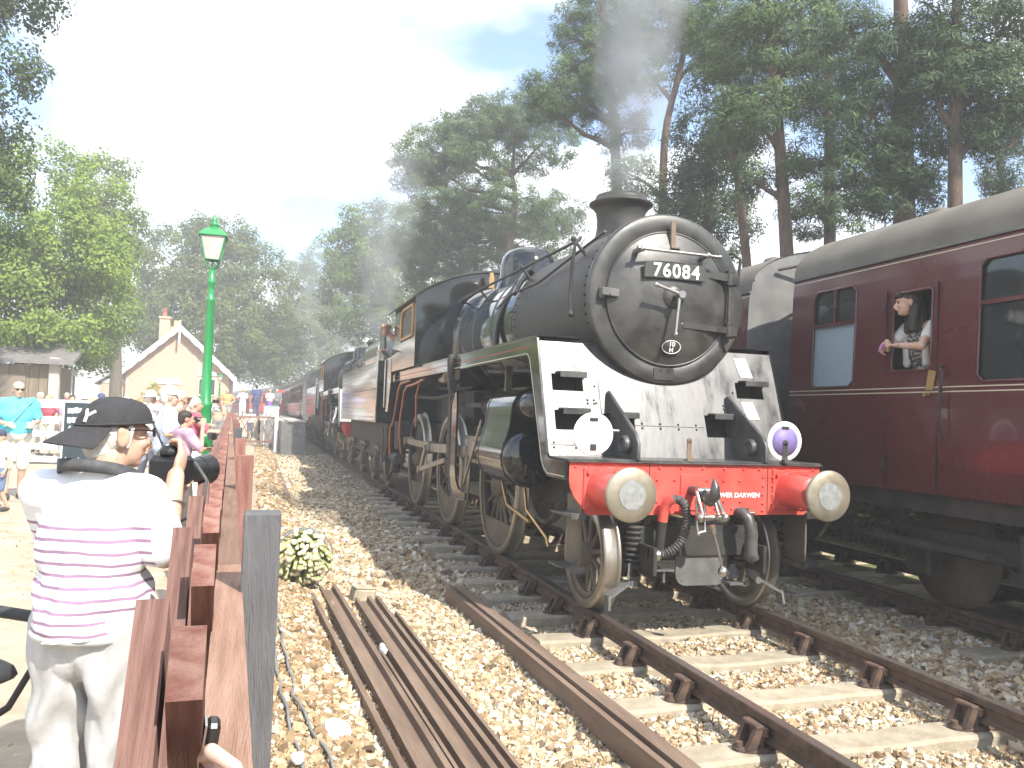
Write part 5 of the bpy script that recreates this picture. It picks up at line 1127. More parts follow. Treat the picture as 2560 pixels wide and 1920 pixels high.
def person(label, loc, rz, H=1.72, shirt=(.5, .5, .5), legs=(.1, .1, .15), hair='g', hat=None, pose=('down', 'down'), shorts=False, build=1., head_yaw=0., voxel=.020, group='crowd on the path and platform', skirt=False, glasses=False, bag=None, kneel=False, cam=False, skin=None, hips_off=0.):
    s = H/1.72; t = thing('person', label, 'person', loc, rz, group); sk = skin or M_skin; w = build
    pel = Vector((0, 0, .92*s)); sh = [Vector((sx*.185*w*s, -.01, 1.40*s)) for sx in (-1, 1)]
    hc = Vector((0, .02, 1.585*s)); P, R, hf = head_prims(hc, s*.98, head_yaw)
    P += [('c', (0, -.01, 1.38*s), (0, .0, 1.52*s), .056*s, .052*s), ('e', (0, .0, 1.24*s), (.165*w*s, .105*s*w, .20*s)), ('e', (0, .0, 1.02*s), (.150*w*s, .11*s*w, .16*s)), ('c', sh[0], sh[1], .06*s, .06*s)]
    legp = []
    for i, sx in enumerate((-1, 1)):
        hip = Vector((sx*.09*s*w, 0, .90*s)); kn = Vector((sx*.10*s, .03, .49*s)); an = Vector((sx*.105*s, -.02+.06*sx, .09*s))
        legp.append((hip, kn, an)); P += [('c', hip, kn, .085*s*w, .058*s), ('c', kn, an, .055*s, .038*s), ('e', an+Vector((0, .07*s, -.045*s)), (.042*s, .115*s, .04*s))]
    armp = []
    for i, sx in enumerate((-1, 1)):
        eo, ho = ARMS[pose[i]]; e = sh[i]+Vector((sx*eo[0], eo[1], eo[2]))*s; h = sh[i]+Vector((sx*ho[0], ho[1], ho[2]))*s; armp.append((sh[i], e, h))
        d = (h-e).normalized(); P += [('c', sh[i], e, .050*s, .041*s), ('c', e, h, .039*s, .027*s)]
        upv = Vector((sx*.6, -.3, .7)); upv = (upv-d*upv.dot(d)).normalized(); side = d.cross(upv)*(-sx); P += hand(h, d, upv, side, .6, s*1.05)
    put('body', blend(P, voxel*.75, 3), sk, t)
    # clothes
    c = [('e', (0, 0, 1.24*s), (.185*w*s, .128*s*w, .215*s)), ('e', (0, .0, 1.02*s), (.178*w*s, .135*s*w, .17*s)), ('c', sh[0]*1.0, sh[1], .078*s, .078*s), ('c', (0, -.005, 1.36*s), (0, 0, 1.44*s), .085*s, .064*s)]
    for a in armp: c.append(('c', a[0], a[0].lerp(a[1], .78), .074*s, .066*s))
    put('shirt', blend(c, voxel, 3, lambda co, n: co+n*(.008*np.sin(co[:, 2:3]*37+co[:, 0:1]*23)*np.cos(co[:, 1:2]*19))), mcol('cloth_%02d%02d%02d' % tuple(int(v*99) for v in shirt), shirt), t)
    lm = mcol('cloth_%02d%02d%02d' % tuple(int(v*99) for v in legs), legs); c = [('e', (0, 0, .93*s), (.172*w*s, .128*s*w, .11*s))]
    if skirt: c += [('c', (0, 0, .92*s), (0, 0, .62*s), .16*s, .20*s)]
    else:
        for hip, kn, an in legp: c += [('c', hip, kn, .10*s*w, .082*s)]+([] if shorts else [('c', kn, an+Vector((0, 0, .01)), .078*s, .065*s)])
    put('skirt' if skirt else ('shorts' if shorts else 'trousers'), blend(c, voxel, 3), lm, t)
    c = []
    for hip, kn, an in legp: b = MB(); b.sphere(an+Vector((0, .07*s, -.042*s)), (.052*s, .135*s, .052*s), 12, 8); b.build('shoe', M_shoe, t)
    hm = {'g': M_hairg, 'w': M_hairw, 'b': M_hairb, 'f': M_hairf}[hair[0]]; c = [('e', hf((0, -.022, .048)), (.084*s, .096*s, .082*s), R), ('e', hf((0, -.060, .0)), (.074*s, .055*s, .075*s), R)]
    if len(hair) > 1: c += [('c', hf((0, -.07, -.02)), hf((0, -.07, -.20)), .075*s, .055*s)]
    put('hair', blend(c, voxel*.8, 2), hm, t)
    if hat:
        hk, hc2 = hat; m = mcol('hat_%02d%02d%02d' % tuple(int(v*99) for v in hc2), hc2); b = MB()
        b.lathe([(.098*s, .0), (.102*s, .04*s), (.090*s, .085*s), (.05*s, .115*s), (0, .122*s)], hf((0, -.012, .045)), R @ Vector((0, 0, 1)), 18)
        if hk == 'cap': b.loft([[hf((x*.075, .075+.085*(1-x*x)*k, .050-.02*k)) for x in np.linspace(-1, 1, 7)] for k in (0, .5, 1)], closed=False, cap=False)
        else: b.lathe([(.09*s, .006), (.165*s, -.012*s), (.168*s, -.006*s), (.09*s, .014)], hf((0, -.012, .045)), R @ Vector((0, 0, 1)), 20)
        b.build('hat', m, t)
    if glasses:
        b = MB()
        for sx in (-1, 1): b.sphere(hf((sx*.034, .096, .012)), (.026*s, .008*s, .018*s), 10, 8, R)
        b.tube([hf((-.08, .0, .015)), hf((-.066, .075, .018)), hf((0, .105, .018)), hf((.066, .075, .018)), hf((.08, 0, .015))], .004, 5); b.build('sunglasses', M_blackp, t)
    else:
        for sx in (-1, 1): b = MB(); b.sphere(hf((sx*.032, .088, .010)), .0095*s, 8, 6); b.build('eye', M_dark, t)
    if cam:
        b = MB(); m0 = (armp[0][2]+armp[1][2])/2+Vector((0, .10, .02)); b.box(m0, (.13, .06, .09), bev=.012); b.cyl(m0+Vector((0, .03, 0)), m0+Vector((0, .13, -.005)), .036, .04, n=16); b.build('held_camera', M_blackp, t)
    if bag:
        b = MB(); b.tube([(-.17*w*s, .05, 1.46*s), (-.05, .135*w*s, 1.3*s), (.10, .145*w*s, 1.1*s), (.20*w*s, .05, .95*s)], .014, 6); b.tube([(-.17*w*s, -.05, 1.46*s), (0, -.14*w*s, 1.25*s), (.20*w*s, -.05, .95*s)], .014, 6); b.sphere((.23*w*s, 0, .88*s), (.07, .15, .12), 14, 10); b.build('shoulder_bag', mcol('bag_%02d%02d%02d' % tuple(int(v*99) for v in bag), bag), t)
    return t
gz = lp
# ---- mid-distance visitors
person('man in a bright cyan shirt and sunglasses holding his hands together, far left', (-7.03, 7.95, gz(7.9)), radians(205), 1.78, (.10, .52, .66), (.62, .60, .52), 'g', None, ('low', 'low'), True, 1.2, .0, .014, glasses=True, bag=(.12, .40, .48))
person('child in a dark blue cap bending at the left edge', (-6.85, 6.6, gz(6.5)), radians(140), 1.08, (.62, .60, .58), (.10, .15, .26), 'f', ('cap', (.03, .035, .07)), ('down', 'low'), True, .95, .0, .014)
person('child in blue jeans standing low at the left edge', (-6.55, 4.9, gz(4.9)), radians(180), .80, (.05, .06, .10), (.10, .20, .36), 'f', None, ('down', 'down'), False, 1., 0, .014)
person('photographer in a blue and white striped shirt and pale cap beside the lamp', (-4.66, 5.28, gz(5.3)), radians(-75), 1.76, (.62, .68, .80), (.30, .36, .45), 'w', ('cap', (.70, .66, .56)), ('camera', 'low'), False, 1.12, .0, .014, cam=True, bag=(.05, .045, .035))
person('dark haired youngster in front of the striped shirt photographer, leaning over the fence', (-4.36, 4.2, gz(4.2)), radians(-60), 1.50, (.45, .28, .38), (.08, .07, .06), 'b', None, ('fence', 'camera'), False, .85, -.2, .014, cam=True, skin=M_skin2)
person('man in a plum red shirt and white trousers leaning on the fence behind the lamp', (-4.45, 6.75, gz(6.7)), radians(-70), 1.66, (.42, .09, .13), (.66, .65, .60), 'w', None, ('fence', 'fence'), False, 1.15, -.1, .014)
person('man in a beige shirt behind the plum red shirt', (-4.75, 7.9, gz(7.9)), radians(-60), 1.74, (.52, .45, .33), (.34, .30, .2), 'w', None, ('camera', 'fence'), False, 1.15, 0, .016)
person('woman in a pink flowered top near the green lamp', (-5.05, 9.4, gz(9.4)), radians(-80), 1.66, (.50, .28, .40), (.5, .48, .5), 'g', ('sun', (.72, .70, .68)), ('down', 'down'), False, 1.05, 0, .018)
person('visitor with a white sun hat left of the green lamp', (-5.5, 10.6, gz(10)), radians(-40), 1.74, (.55, .5, .5), (.2, .2, .25), 'w', ('sun', (.80, .80, .78)), ('down', 'camera'), False, 1., 0, .018)
person('photographer in a white shirt raising a camera at the far end of the fence', (-4.80, 15.1, gz(15)), radians(-150), 1.80, (.66, .68, .72), (.25, .25, .3), 'b', ('cap', (.4, .4, .4)), ('up', 'camera'), False, 1., 0, .018, cam=True)
# ---- platform crowd
crowd = [
 ('man in a navy blue suit seen from behind on the platform', (-3.75, 42, 1.12), 10, 1.80, (.05, .06, .16), (.05, .06, .14), 'b', None, 0),
 ('woman in a pale lilac top and white shorts left of the navy suit', (-4.45, 41.2, 1.0), 10, 1.66, (.50, .48, .62), (.75, .74, .70), 'f', None, 1),
 ('person in a purple skirt beside the open coach doors', (-3.0, 44.2, 1.12), -20, 1.64, (.72, .70, .68), (.20, .08, .36), 'f', None, 2),
 ('visitor in a blue cap above the gate behind the black capped man', (-7.98, 20.4, .12), 170, 1.74, (.60, .62, .70), (.2, .25, .35), 'g', ('cap', (.05, .07, .16)), 0),
 ('visitor in a pale shirt right of the blue cap', (-7.6, 22.4, .12), 160, 1.74, (.72, .68, .58), (.3, .3, .3), 'w', None, 0),
 ('visitor in a mauve top behind the white crossing gate', (-8.35, 18.4, .12), 190, 1.68, (.34, .27, .45), (.2, .2, .3), 'b', None, 0),
 ('visitor in a dark red top behind the crossing gate', (-8.95, 18.6, .12), 150, 1.66, (.34, .06, .09), (.55, .5, .4), 'f', None, 1),
 ('visitor in a violet shirt below the direction sign', (-9.75, 24.6, .12), 200, 1.80, (.24, .20, .48), (.15, .15, .2), 'g', None, 0),
 ('visitor with a white hat near the direction sign', (-9.0, 23.6, .12), 120, 1.70, (.66, .66, .62), (.25, .3, .4), 'w', ('sun', (.78, .76, .7)), 0),
 ('visitor in a turquoise top between two white shirts', (-7.7, 17.6, .12), 100, 1.62, (.08, .45, .62), (.6, .6, .6), 'f', None, 1),
 ('visitor in a cream jacket before the station wall', (-8.1, 27, .12), 180, 1.70, (.60, .52, .38), (.2, .2, .2), 'b', None, 0),
 ('visitor with dark hair before the station wall', (-7.2, 27.5, .12), 170, 1.76, (.30, .32, .38), (.15, .15, .2), 'b', None, 0),
 ('visitor in a white cap before the cream jacket', (-6.9, 24.0, .12), 175, 1.76, (.74, .74, .72), (.3, .35, .4), 'w', ('cap', (.8, .8, .8)), 0),
 ('visitor in a crimson top under the station window', (-6.3, 25.5, .12), 200, 1.72, (.42, .07, .16), (.3, .3, .3), 'g', ('sun', (.82, .82, .8)), 1),
 ('visitor in a striped dark top right of the lamp', (-5.35, 21.0, .12), 180, 1.78, (.20, .18, .18), (.4, .35, .3), 'b', None, 0),
 ('visitor in a tan shirt beyond the fence end', (-5.0, 26.0, .12), 190, 1.78, (.46, .34, .22), (.2, .2, .2), 'g', None, 0),
 ('visitor in a black jacket near the far lamp', (-5.9, 31.0, .2), 170, 1.76, (.04, .04, .05), (.1, .1, .12), 'b', None, 0),
 ('visitor in an orange top on the far platform', (-5.1, 36.5, .8), 180, 1.70, (.60, .30, .12), (.3, .3, .3), 'f', None, 1),
 ('visitor in a grey coat on the platform edge by the first coach', (-2.55, 47, 1.12), 160, 1.75, (.16, .17, .18), (.08, .08, .1), 'g', None, 0),
 ('small child in white behind the lattice gate', (-3.9, 31.5, .28), 170, 1.25, (.72, .72, .75), (.10, .10, .14), 'b', ('cap', (.82, .82, .82)), 0),
 ('visitor in a sky blue shirt near the shed', (-9.6, 20.5, .12), 160, 1.74, (.30, .45, .62), (.3, .3, .3), 'w', None, 0),
 ('visitor in khaki left of the brick house', (-6.6, 29.3, .12), 200, 1.72, (.36, .32, .20), (.25, .22, .15), 'g', ('sun', (.55, .5, .38)), 0)]
for lab, loc, deg, H, sh, lg, hr, ht, fl in crowd:
    person(lab, loc, radians(deg), H, sh, lg, hr, ht, (('down', 'down'), ('hip', 'low'), ('down', 'low'))[fl], False, 1.0+.12*((len(lab) % 3)-1), .1*(len(lab) % 5-2), .026, skirt=(fl == 2))

# ---- engine driver leaning from the first cab
DR = thing('person', 'red faced driver in a grey jacket leaning out of the engine cab', 'person', (-1.13, 9.12, 2.20), radians(105))
P, R, hf = head_prims((0, .24, .93), 1.0, radians(40)); P += [('c', (0, .03, .75), (0, .18, .87), .058, .055), ('e', (0, 0, .55), (.17, .12, .24)), ('e', (0, 0, .25), (.16, .12, .2))]
for sx in (-1, 1): P += [('c', (sx*.17, .02, .72), (sx*.22, .10, .48), .052, .042), ('c', (sx*.22, .10, .48), (sx*.10, .26, .55), .04, .03)]+hand((sx*.10, .26, .55), (-sx*.3, 1, 0), (0, 0, 1), (-sx, 0, 0), .9)
put('body', blend(P, .014, 3), M_skin2, DR)
put('jacket', blend([('e', (0, 0, .54), (.19, .14, .26)), ('e', (0, 0, .25), (.18, .14, .22)), ('c', (-.17, .02, .72), (.17, .02, .72), .08, .08)]+[('c', (sx*.17, .02, .72), (sx*.22, .10, .48), .075, .065) for sx in (-1, 1)]+[('c', (sx*.22, .10, .48), (sx*.12, .23, .54), .06, .048) for sx in (-1, 1)], .016, 3), mcol('driver_jacket', (.22, .24, .24)), DR)
put('cap', blend([('e', hf((0, -.01, .065)), (.095, .11, .062), R), ('e', hf((0, .085, .05)), (.07, .05, .012), R)], .012, 2), mcol('driver_cap', (.40, .26, .16)), DR)
for sx in (-1, 1): b = MB(); b.sphere(hf((sx*.032, .088, .010)), .0095, 8, 6); b.build('eye', M_dark, DR)

# ---- woman leaning from the coach door window
WO = thing('person', 'dark haired woman in a white cardigan leaning from the coach door window', 'person', (2.30, -.03, 1.22), radians(82))
# local: +y points out of the window towards the viewer's side, +x towards the far end of the coach
Hs = .96; P, R, hf = head_prims((.02, .20, 1.55), 1.02, radians(-24), radians(-4))
sh = [Vector((-.16, .05, 1.33)), Vector((.15, .10, 1.33))]
P += [('c', (0, .06, 1.30), (.01, .12, 1.47), .050, .046), ('e', (0, .05, 1.15), (.145, .10, .20)), ('e', (0, 0, .9), (.15, .11, .22)), ('c', sh[0], sh[1], .052, .052)]
arms = [(sh[0], Vector((-.27, .27, 1.13)), Vector((-.06, .36, 1.15))), (sh[1], Vector((.13, .32, 1.14)), Vector((.02, .40, 1.19)))]
for a, e, h in arms: P += [('c', a, e, .047, .038), ('c', e, h, .036, .024)]
P += hand(arms[0][2], (1, .2, .05), (.0, .25, 1), (-.2, 1, 0), .8, .95)+hand(arms[1][2], (.5, .35, -.75), (.3, .85, .45), (-1, 0, -.4), .9, .95)
put('body', blend(P, .0085, 2), M_skin, WO)
put('patterned_top', blend([('e', (0, .05, 1.13), (.155, .115, .20)), ('e', (0, 0, .88), (.165, .125, .24)), ('c', (-.08, .075, 1.24), (.08, .095, 1.24), .075, .075)], .011, 3), mat('black_and_cream_print', (.05, .05, .055), .8, 0, (.50, .47, .42), 38, 3, lo=.5, hi=.56), WO)
put('cardigan', blend([('e', (0, .01, 1.20), (.165, .10, .16)), ('c', sh[0], sh[0].lerp(arms[0][1], .5), .075, .062), ('c', sh[1], sh[1].lerp(arms[1][1], .5), .075, .062), ('c', (-.12, .02, 1.33), (.12, .06, 1.33), .065, .065), ('c', (-.115, .11, 1.28), (-.12, .10, 1.0), .035, .04), ('c', (.11, .145, 1.28), (.115, .13, 1.0), .035, .04)], .010, 3), mcol('white_cardigan', (.62, .60, .56)), WO)
put('hair', blend([('e', hf((0, -.025, .050)), (.086, .098, .084), R), ('e', hf((0, -.065, -.01)), (.082, .06, .09), R), ('c', hf((-.055, -.05, -.04)), hf((-.075, -.01, -.24)), .05, .04), ('c', hf((.055, -.05, -.04)), hf((.075, -.0, -.24)), .05, .038), ('c', hf((0, -.08, -.03)), hf((0, -.085, -.24)), .068, .05), ('c', hf((-.05, .075, .075)), hf((.05, .075, .075)), .028, .028)], .009, 2), M_hairb, WO)
for sx in (-1, 1): b = MB(); b.sphere(hf((sx*.032, .086, .010)), .009, 8, 6); b.build('eye', M_dark, WO)
b = MB(); h0 = arms[0][2]; b.torus(h0-Vector((.03, .01, 0)), .027, .005, (1, .5, 0), 18, 6); b.build('wristwatch', M_steel, WO)
b = MB(); b.box(Vector(arms[1][2])+Vector((.0, .06, -.06)), (.045, .012, .09), rotm(.6, .3, 0), .004); b.build('pink_phone', mat('pink_phone_case', (.40, .08, .32), .4), WO)
# ---- man in the foreground photographing over the fence
MAN = thing('person', 'elderly man in a backwards black cap and striped polo shirt photographing over the fence', 'person', (-4.045, -2.99, -.035), radians(-28))
hy = radians(-34); P, R, hf = head_prims((.035, .05, 1.525), 1.0, hy, radians(-4))
sh = [Vector((-.185, -.01, 1.325)), Vector((.185, .0, 1.325))]
arms = [(sh[0], Vector((-.22, .14, 1.06)), Vector((.02, .33, 1.28))), (sh[1], Vector((.235, .05, 1.13)), Vector((.165, .20, 1.385)))]
P += [('c', (.0, -.02, 1.30), (.03, .02, 1.45), .066, .060), ('e', (0, 0, 1.16), (.17, .115, .22)), ('e', (0, .02, .97), (.18, .14, .2)), ('c', sh[0], sh[1], .062, .062)]
for a, e, h in arms: P += [('c', a, e, .056, .046), ('c', e, h, .043, .030)]
P += hand(arms[1][2], (-.05, .5, .75), (1, .1, -.1), (-.2, .75, -.6), 1.0, 1.08)+hand(arms[0][2], (.5, .6, .5), (-.6, .7, 0), (.2, .5, .8), 1.1, 1.05)
legs = []
for sx in (-1, 1):
    hip, kn, an = Vector((sx*.09, 0, .90)), Vector((sx*.115, .04, .49)), Vector((sx*.13, -.02+.03*sx, .09)); legs.append((hip, kn, an))
    P += [('c', hip, kn, .085, .06), ('c', kn, an, .058, .04), ('e', an+Vector((0, .07, -.05)), (.042, .12, .04))]
for sx in (-1, 1): P += [('e', hf((sx*.086, -.012, -.004)), (.010, .024, .036), R), ('e', hf((sx*.090, -.024, .016)), (.010, .013, .018), R)]
put('body', blend(P, .0065, 2), M_skin, MAN)
def folds(co, n):
    x, y, z = co[:, 0:1], co[:, 1:2], co[:, 2:3]; th = np.arctan2(x, y+.001)
    k = np.clip((1.22-z)/.3, 0, 1); d = .006*k*np.sin(z*46+3.2*np.sin(th*2+.6)+x*14)+.004*np.sin(z*19+th*3)+.0035*np.sin(th*9+z*11)*k
    o = co+n*d; o[:, 2:3] = np.maximum(o[:, 2:3], .868+.008*np.sin(th*3+.5)); return o
P = [('e', (0, 0, 1.17), (.200, .142, .225)), ('e', (0, .02, .98), (.205, .168, .17)), ('c', (0, .02, .98), (0, .02, .90), .180, .190), ('c', sh[0], sh[1], .082, .082), ('c', (0, -.02, 1.32), (.015, -.005, 1.385), .10, .075)]
for a, e, h in arms: P += [('c', a, a.lerp(e, .80), .080, .078)]
M_polo = bpy.data.materials.new('striped_polo_cotton'); M_polo.use_nodes = True
def polo():
    N = M_polo.node_tree.nodes; L = M_polo.node_tree.links; b = N['Principled BSDF']; b.inputs['Roughness'].default_value = .9
    tc = N.new('ShaderNodeTexCoord'); sp = N.new('ShaderNodeSeparateXYZ'); L.new(tc.outputs['Object'], sp.inputs[0])
    nz = N.new('ShaderNodeTexNoise'); nz.inputs['Scale'].default_value = 5; L.new(tc.outputs['Object'], nz.inputs['Vector'])
    w = N.new('ShaderNodeMath'); w.operation = 'MULTIPLY_ADD'; w.inputs[1].default_value = .030; L.new(nz.outputs['Fac'], w.inputs[0]); L.new(sp.outputs['Z'], w.inputs[2])
    m = N.new('ShaderNodeMath'); m.operation = 'MODULO'; m.inputs[1].default_value = .0375; L.new(w.outputs[0], m.inputs[0])
    g = N.new('ShaderNodeMath'); g.operation = 'LESS_THAN'; g.inputs[1].default_value = .0105; L.new(m.outputs[0], g.inputs[0])
    l = N.new('ShaderNodeMath'); l.operation = 'LESS_THAN'; l.inputs[1].default_value = 1.235; L.new(sp.outputs['Z'], l.inputs[0])
    ax = N.new('ShaderNodeMath'); ax.operation = 'ABSOLUTE'; L.new(sp.outputs['X'], ax.inputs[0]); ll = N.new('ShaderNodeMath'); ll.operation = 'LESS_THAN'; ll.inputs[1].default_value = .245; L.new(ax.outputs[0], ll.inputs[0])
    q = N.new('ShaderNodeMath'); q.operation = 'MULTIPLY'; L.new(g.outputs[0], q.inputs[0]); L.new(l.outputs[0], q.inputs[1]); q2 = N.new('ShaderNodeMath'); q2.operation = 'MULTIPLY'; L.new(q.outputs[0], q2.inputs[0]); L.new(ll.outputs[0], q2.inputs[1])
    mx = N.new('ShaderNodeMix'); mx.data_type = 'RGBA'; mx.inputs['A'].default_value = (.74, .74, .76, 1); mx.inputs['B'].default_value = (.31, .19, .29, 1); L.new(q2.outputs[0], mx.inputs['Factor']); L.new(mx.outputs['Result'], b.inputs['Base Color'])
    n2 = N.new('ShaderNodeTexNoise'); n2.inputs['Scale'].default_value = 400; L.new(tc.outputs['Object'], n2.inputs['Vector']); bp = N.new('ShaderNodeBump'); bp.inputs['Strength'].default_value = .15; L.new(n2.outputs['Fac'], bp.inputs['Height']); L.new(bp.outputs[0], b.inputs['Normal'])
polo(); put('polo_shirt', blend(P, .009, 3, folds), M_polo, MAN)
P = [('e', (0, .02, .90), (.182, .155, .10)), ('e', (0, .02, .80), (.12, .13, .10)), ('c', (-.09, .02, .80), (.09, .02, .80), .11, .11)]
for hip, kn, an in legs: P += [('c', hip, kn, .112, .092), ('c', kn, an+Vector((0, 0, .03)), .09, .075)]
def tfolds(co, n):
    x, y, z = co[:, 0:1], co[:, 1:2], co[:, 2:3]; return co+n*(.015*np.sin(z*24+9*x+2.5*np.sin(x*25+y*12))*np.clip((.86-z)*4, 0, 1)+.008*np.sin(x*48+z*6)*np.clip((z-.55)*4, 0, 1))
put('jogging_trousers', blend(P, .010, 3, tfolds), mcol('pale_grey_jersey', (.40, .395, .39)), MAN)
b = MB(); b.torus((0, .02, .872), .168, .018, (0, 0, 1), 32, 8, (1.09, .95)); b.build('waistband', mcol('pale_grey_waistband', (.43, .425, .42)), MAN)
for hip, kn, an in legs: b = MB(); b.sphere(an+Vector((0, .07, -.042)), (.055, .145, .055), 14, 10); b.build('shoe', mat('blue_white_trainer', (.5, .55, .65), .6), MAN)
put('hair', blend([('e', hf((0, -.035, .005)), (.083, .080, .075), R), ('e', hf((0, -.060, -.045)), (.066, .045, .05), R)]+[('c', hf((sx*.078, .012, .03)), hf((sx*.079, .006, -.035)), .014, .008) for sx in (-1, 1)], .006, 2), M_hairw, MAN)
# cap worn backwards
M_capc = mat('black_cap_twill', (.026, .025, .027), .85, 0, (.038, .036, .039), 60, 3, .25, 300)
b = MB(); rings = []
for k in range(9):
    t = k/8*pi/2; rr = cos(t)**.75; zz = .038+.092*sin(t)
    rings.append([hf((.103*max(rr, .03)*cos(a), -.016+.122*max(rr, .03)*sin(a), zz+.016*sin(a)*(1-k/8)+.003*sin(3*a+k))) for a in [2*pi*i/40 for i in range(40)]])
b.loft(rings); cap = b.build('cap', M_capc, MAN)
b = MB(); b.tube([hf((.1045*cos(a), -.016+.1235*sin(a), .042+.016*sin(a))) for a in [2*pi*i/40 for i in range(40)]], .0045, 6, closed=True); b.build('cap_band', M_capc, cap)
b = MB(); top, bot = [], []
for k in range(6):
    u = k/5; row = []
    for i in range(17): v = -1+2*i/16; ang = v*1.25; r0 = 1.0; x = .104*sin(ang); y = -.016-.122*cos(ang); out = .092*u*(1-.35*abs(v)**2.2); row.append(hf((x*(1+.18*u), y-out, .024-.062*u*(1-.15*v*v)-.018*v*v*u)))
    top.append(row)
b.loft(top, closed=False, cap=False); b.loft([[p+Vector((0, 0, -.004)) for p in r] for r in top], closed=False, cap=False); b.build('cap_brim', M_capc, cap)
# white letter on the cap above the brim
b = MB(); c0 = (radians(-112)); 
def capp(a, h): rr = cos(math.asin(min(.99, max(0, (h-.038)/.092))))**.75; return hf((.106*rr*cos(a), -.016+.125*rr*sin(a), h+.016*sin(a)))
A = radians(-64)
b.tube([capp(A, .052), capp(A, .072)], .0055, 6); b.tube([capp(A, .072), capp(A-.16, .094)], .0055, 6); b.tube([capp(A, .072), capp(A+.24, .088)], .0055, 6); b.build('cap_letter', M_white, cap)
b = MB(); b.tube([hf((.088, .0, .022)), hf((.082, .06, .028)), hf((.062, .098, .026))], .0038, 6); b.tube([hf((.062, .098, .036)), hf((.062, .100, .008)), hf((.02, .112, .008)), hf((.012, .112, .034))], .003, 6, closed=True); b.tube([hf((-.088, .0, .022)), hf((-.062, .098, .026))], .0038, 6); b.build('spectacles', M_blackp, MAN)
# camera strap round the neck and the camera in his hands
M_strap = mat('grey_black_strap', (.045, .047, .05), .7, 0, (.08, .08, .085), 30)
b = MB(); ring = [(-.10, .12, 1.30), (-.125, .02, 1.385), (-.09, -.085, 1.425), (.0, -.115, 1.43), (.09, -.085, 1.425), (.125, .02, 1.40), (.12, .12, 1.34), (.14, .22, 1.33)]
rr = resample(ring, 30); b.loft([[p+Vector((0, 0, .024)), p+Vector((0, 0, -.018)), p*1.0+Vector((p.x*.05, p.y*.05-.004, -.018)), p+Vector((p.x*.05, p.y*.05-.004, .024))] for p in rr]); b.build('camera_strap', M_strap, MAN)
b = MB(); c = Vector((.09, .275, 1.40)); Rc = rotm(0, 0, -.1)
b.box(c, (.15, .085, .10), Rc, .02); b.box(c+Vector((0, .0, .062)), (.075, .075, .05), Rc, .02); b.box(c+Rc @ Vector((.068, -.01, 0)), (.035, .095, .105), Rc, .015)
cm = b.build('camera', M_blackp, MAN)
b = MB(); b.cyl(c+Rc @ Vector((0, .03, -.01)), c+Rc @ Vector((0, .16, -.01)), .045, .048, n=24); b.cyl(c+Rc @ Vector((0, .16, -.01)), c+Rc @ Vector((0, .215, -.01)), .050, .060, n=24); b.build('camera_lens', M_blackp, cm)
b = MB(); b.tube([c+Vector((.10, 0, .03)), c+Vector((.17, -.03, -.03)), c+Vector((.17, -.05, -.14)), c+Vector((.08, -.04, -.18)), c+Vector((-.02, -.02, -.12))], .007, 6); b.build('hand_strap', M_strap, cm)
b = MB(); w = arms[1][1].lerp(arms[1][2], .62); b.torus(w, .040, .0035, arms[1][2]-arms[1][1], 24, 6); b.build('bracelet', M_steel, MAN)

# ---- fingers gripping the fence top at the bottom edge, with a small gadget
HA = thing('hand', 'pale fingers gripping the fence rail at the bottom edge of the picture', 'hand', (-3.560, -4.93, 1.14))
hp = []
for z, y, L in ((.016, -.02, .040), (-.012, .0, .034)):
    a = Vector((-.03, y+.13, z-.05)); m = Vector((-.008, y+.03, z+.0)); e = Vector((-.010+L*.85, y-.008, z-.008)); hp += [('c', a, m, .0115, .0108), ('c', m, e, .0108, .0088)]
hp += [('e', (-.05, .17, -.09), (.030, .035, .045)), ('c', (-.05, .18, -.10), (-.10, .30, -.28), .028, .034)]
put('fingers', blend(hp, .0036, 2), mat('fair_skin', (.60, .40, .32), .45, 0, (.66, .46, .38), 14), HA)
b = MB(); b.sphere((.0235, -.0345, .010), (.007, .0035, .0065), 10, 8); b.build('fingernail', mat('nail', (.66, .48, .42), .3), HA)
b = MB(); b.box((-.010, .06, .022), (.018, .03, .036), rotm(.15, .1, .1), .005); gd = b.build('gadget', M_blackp, HA, label='small black gadget with a silver edge')
b = MB(); b.box((-.020, .058, .022), (.003, .032, .038), rotm(.15, .1, .1)); b.build('silver_edge', M_steel, gd)
bpy.data.scenes.remove(TMP)
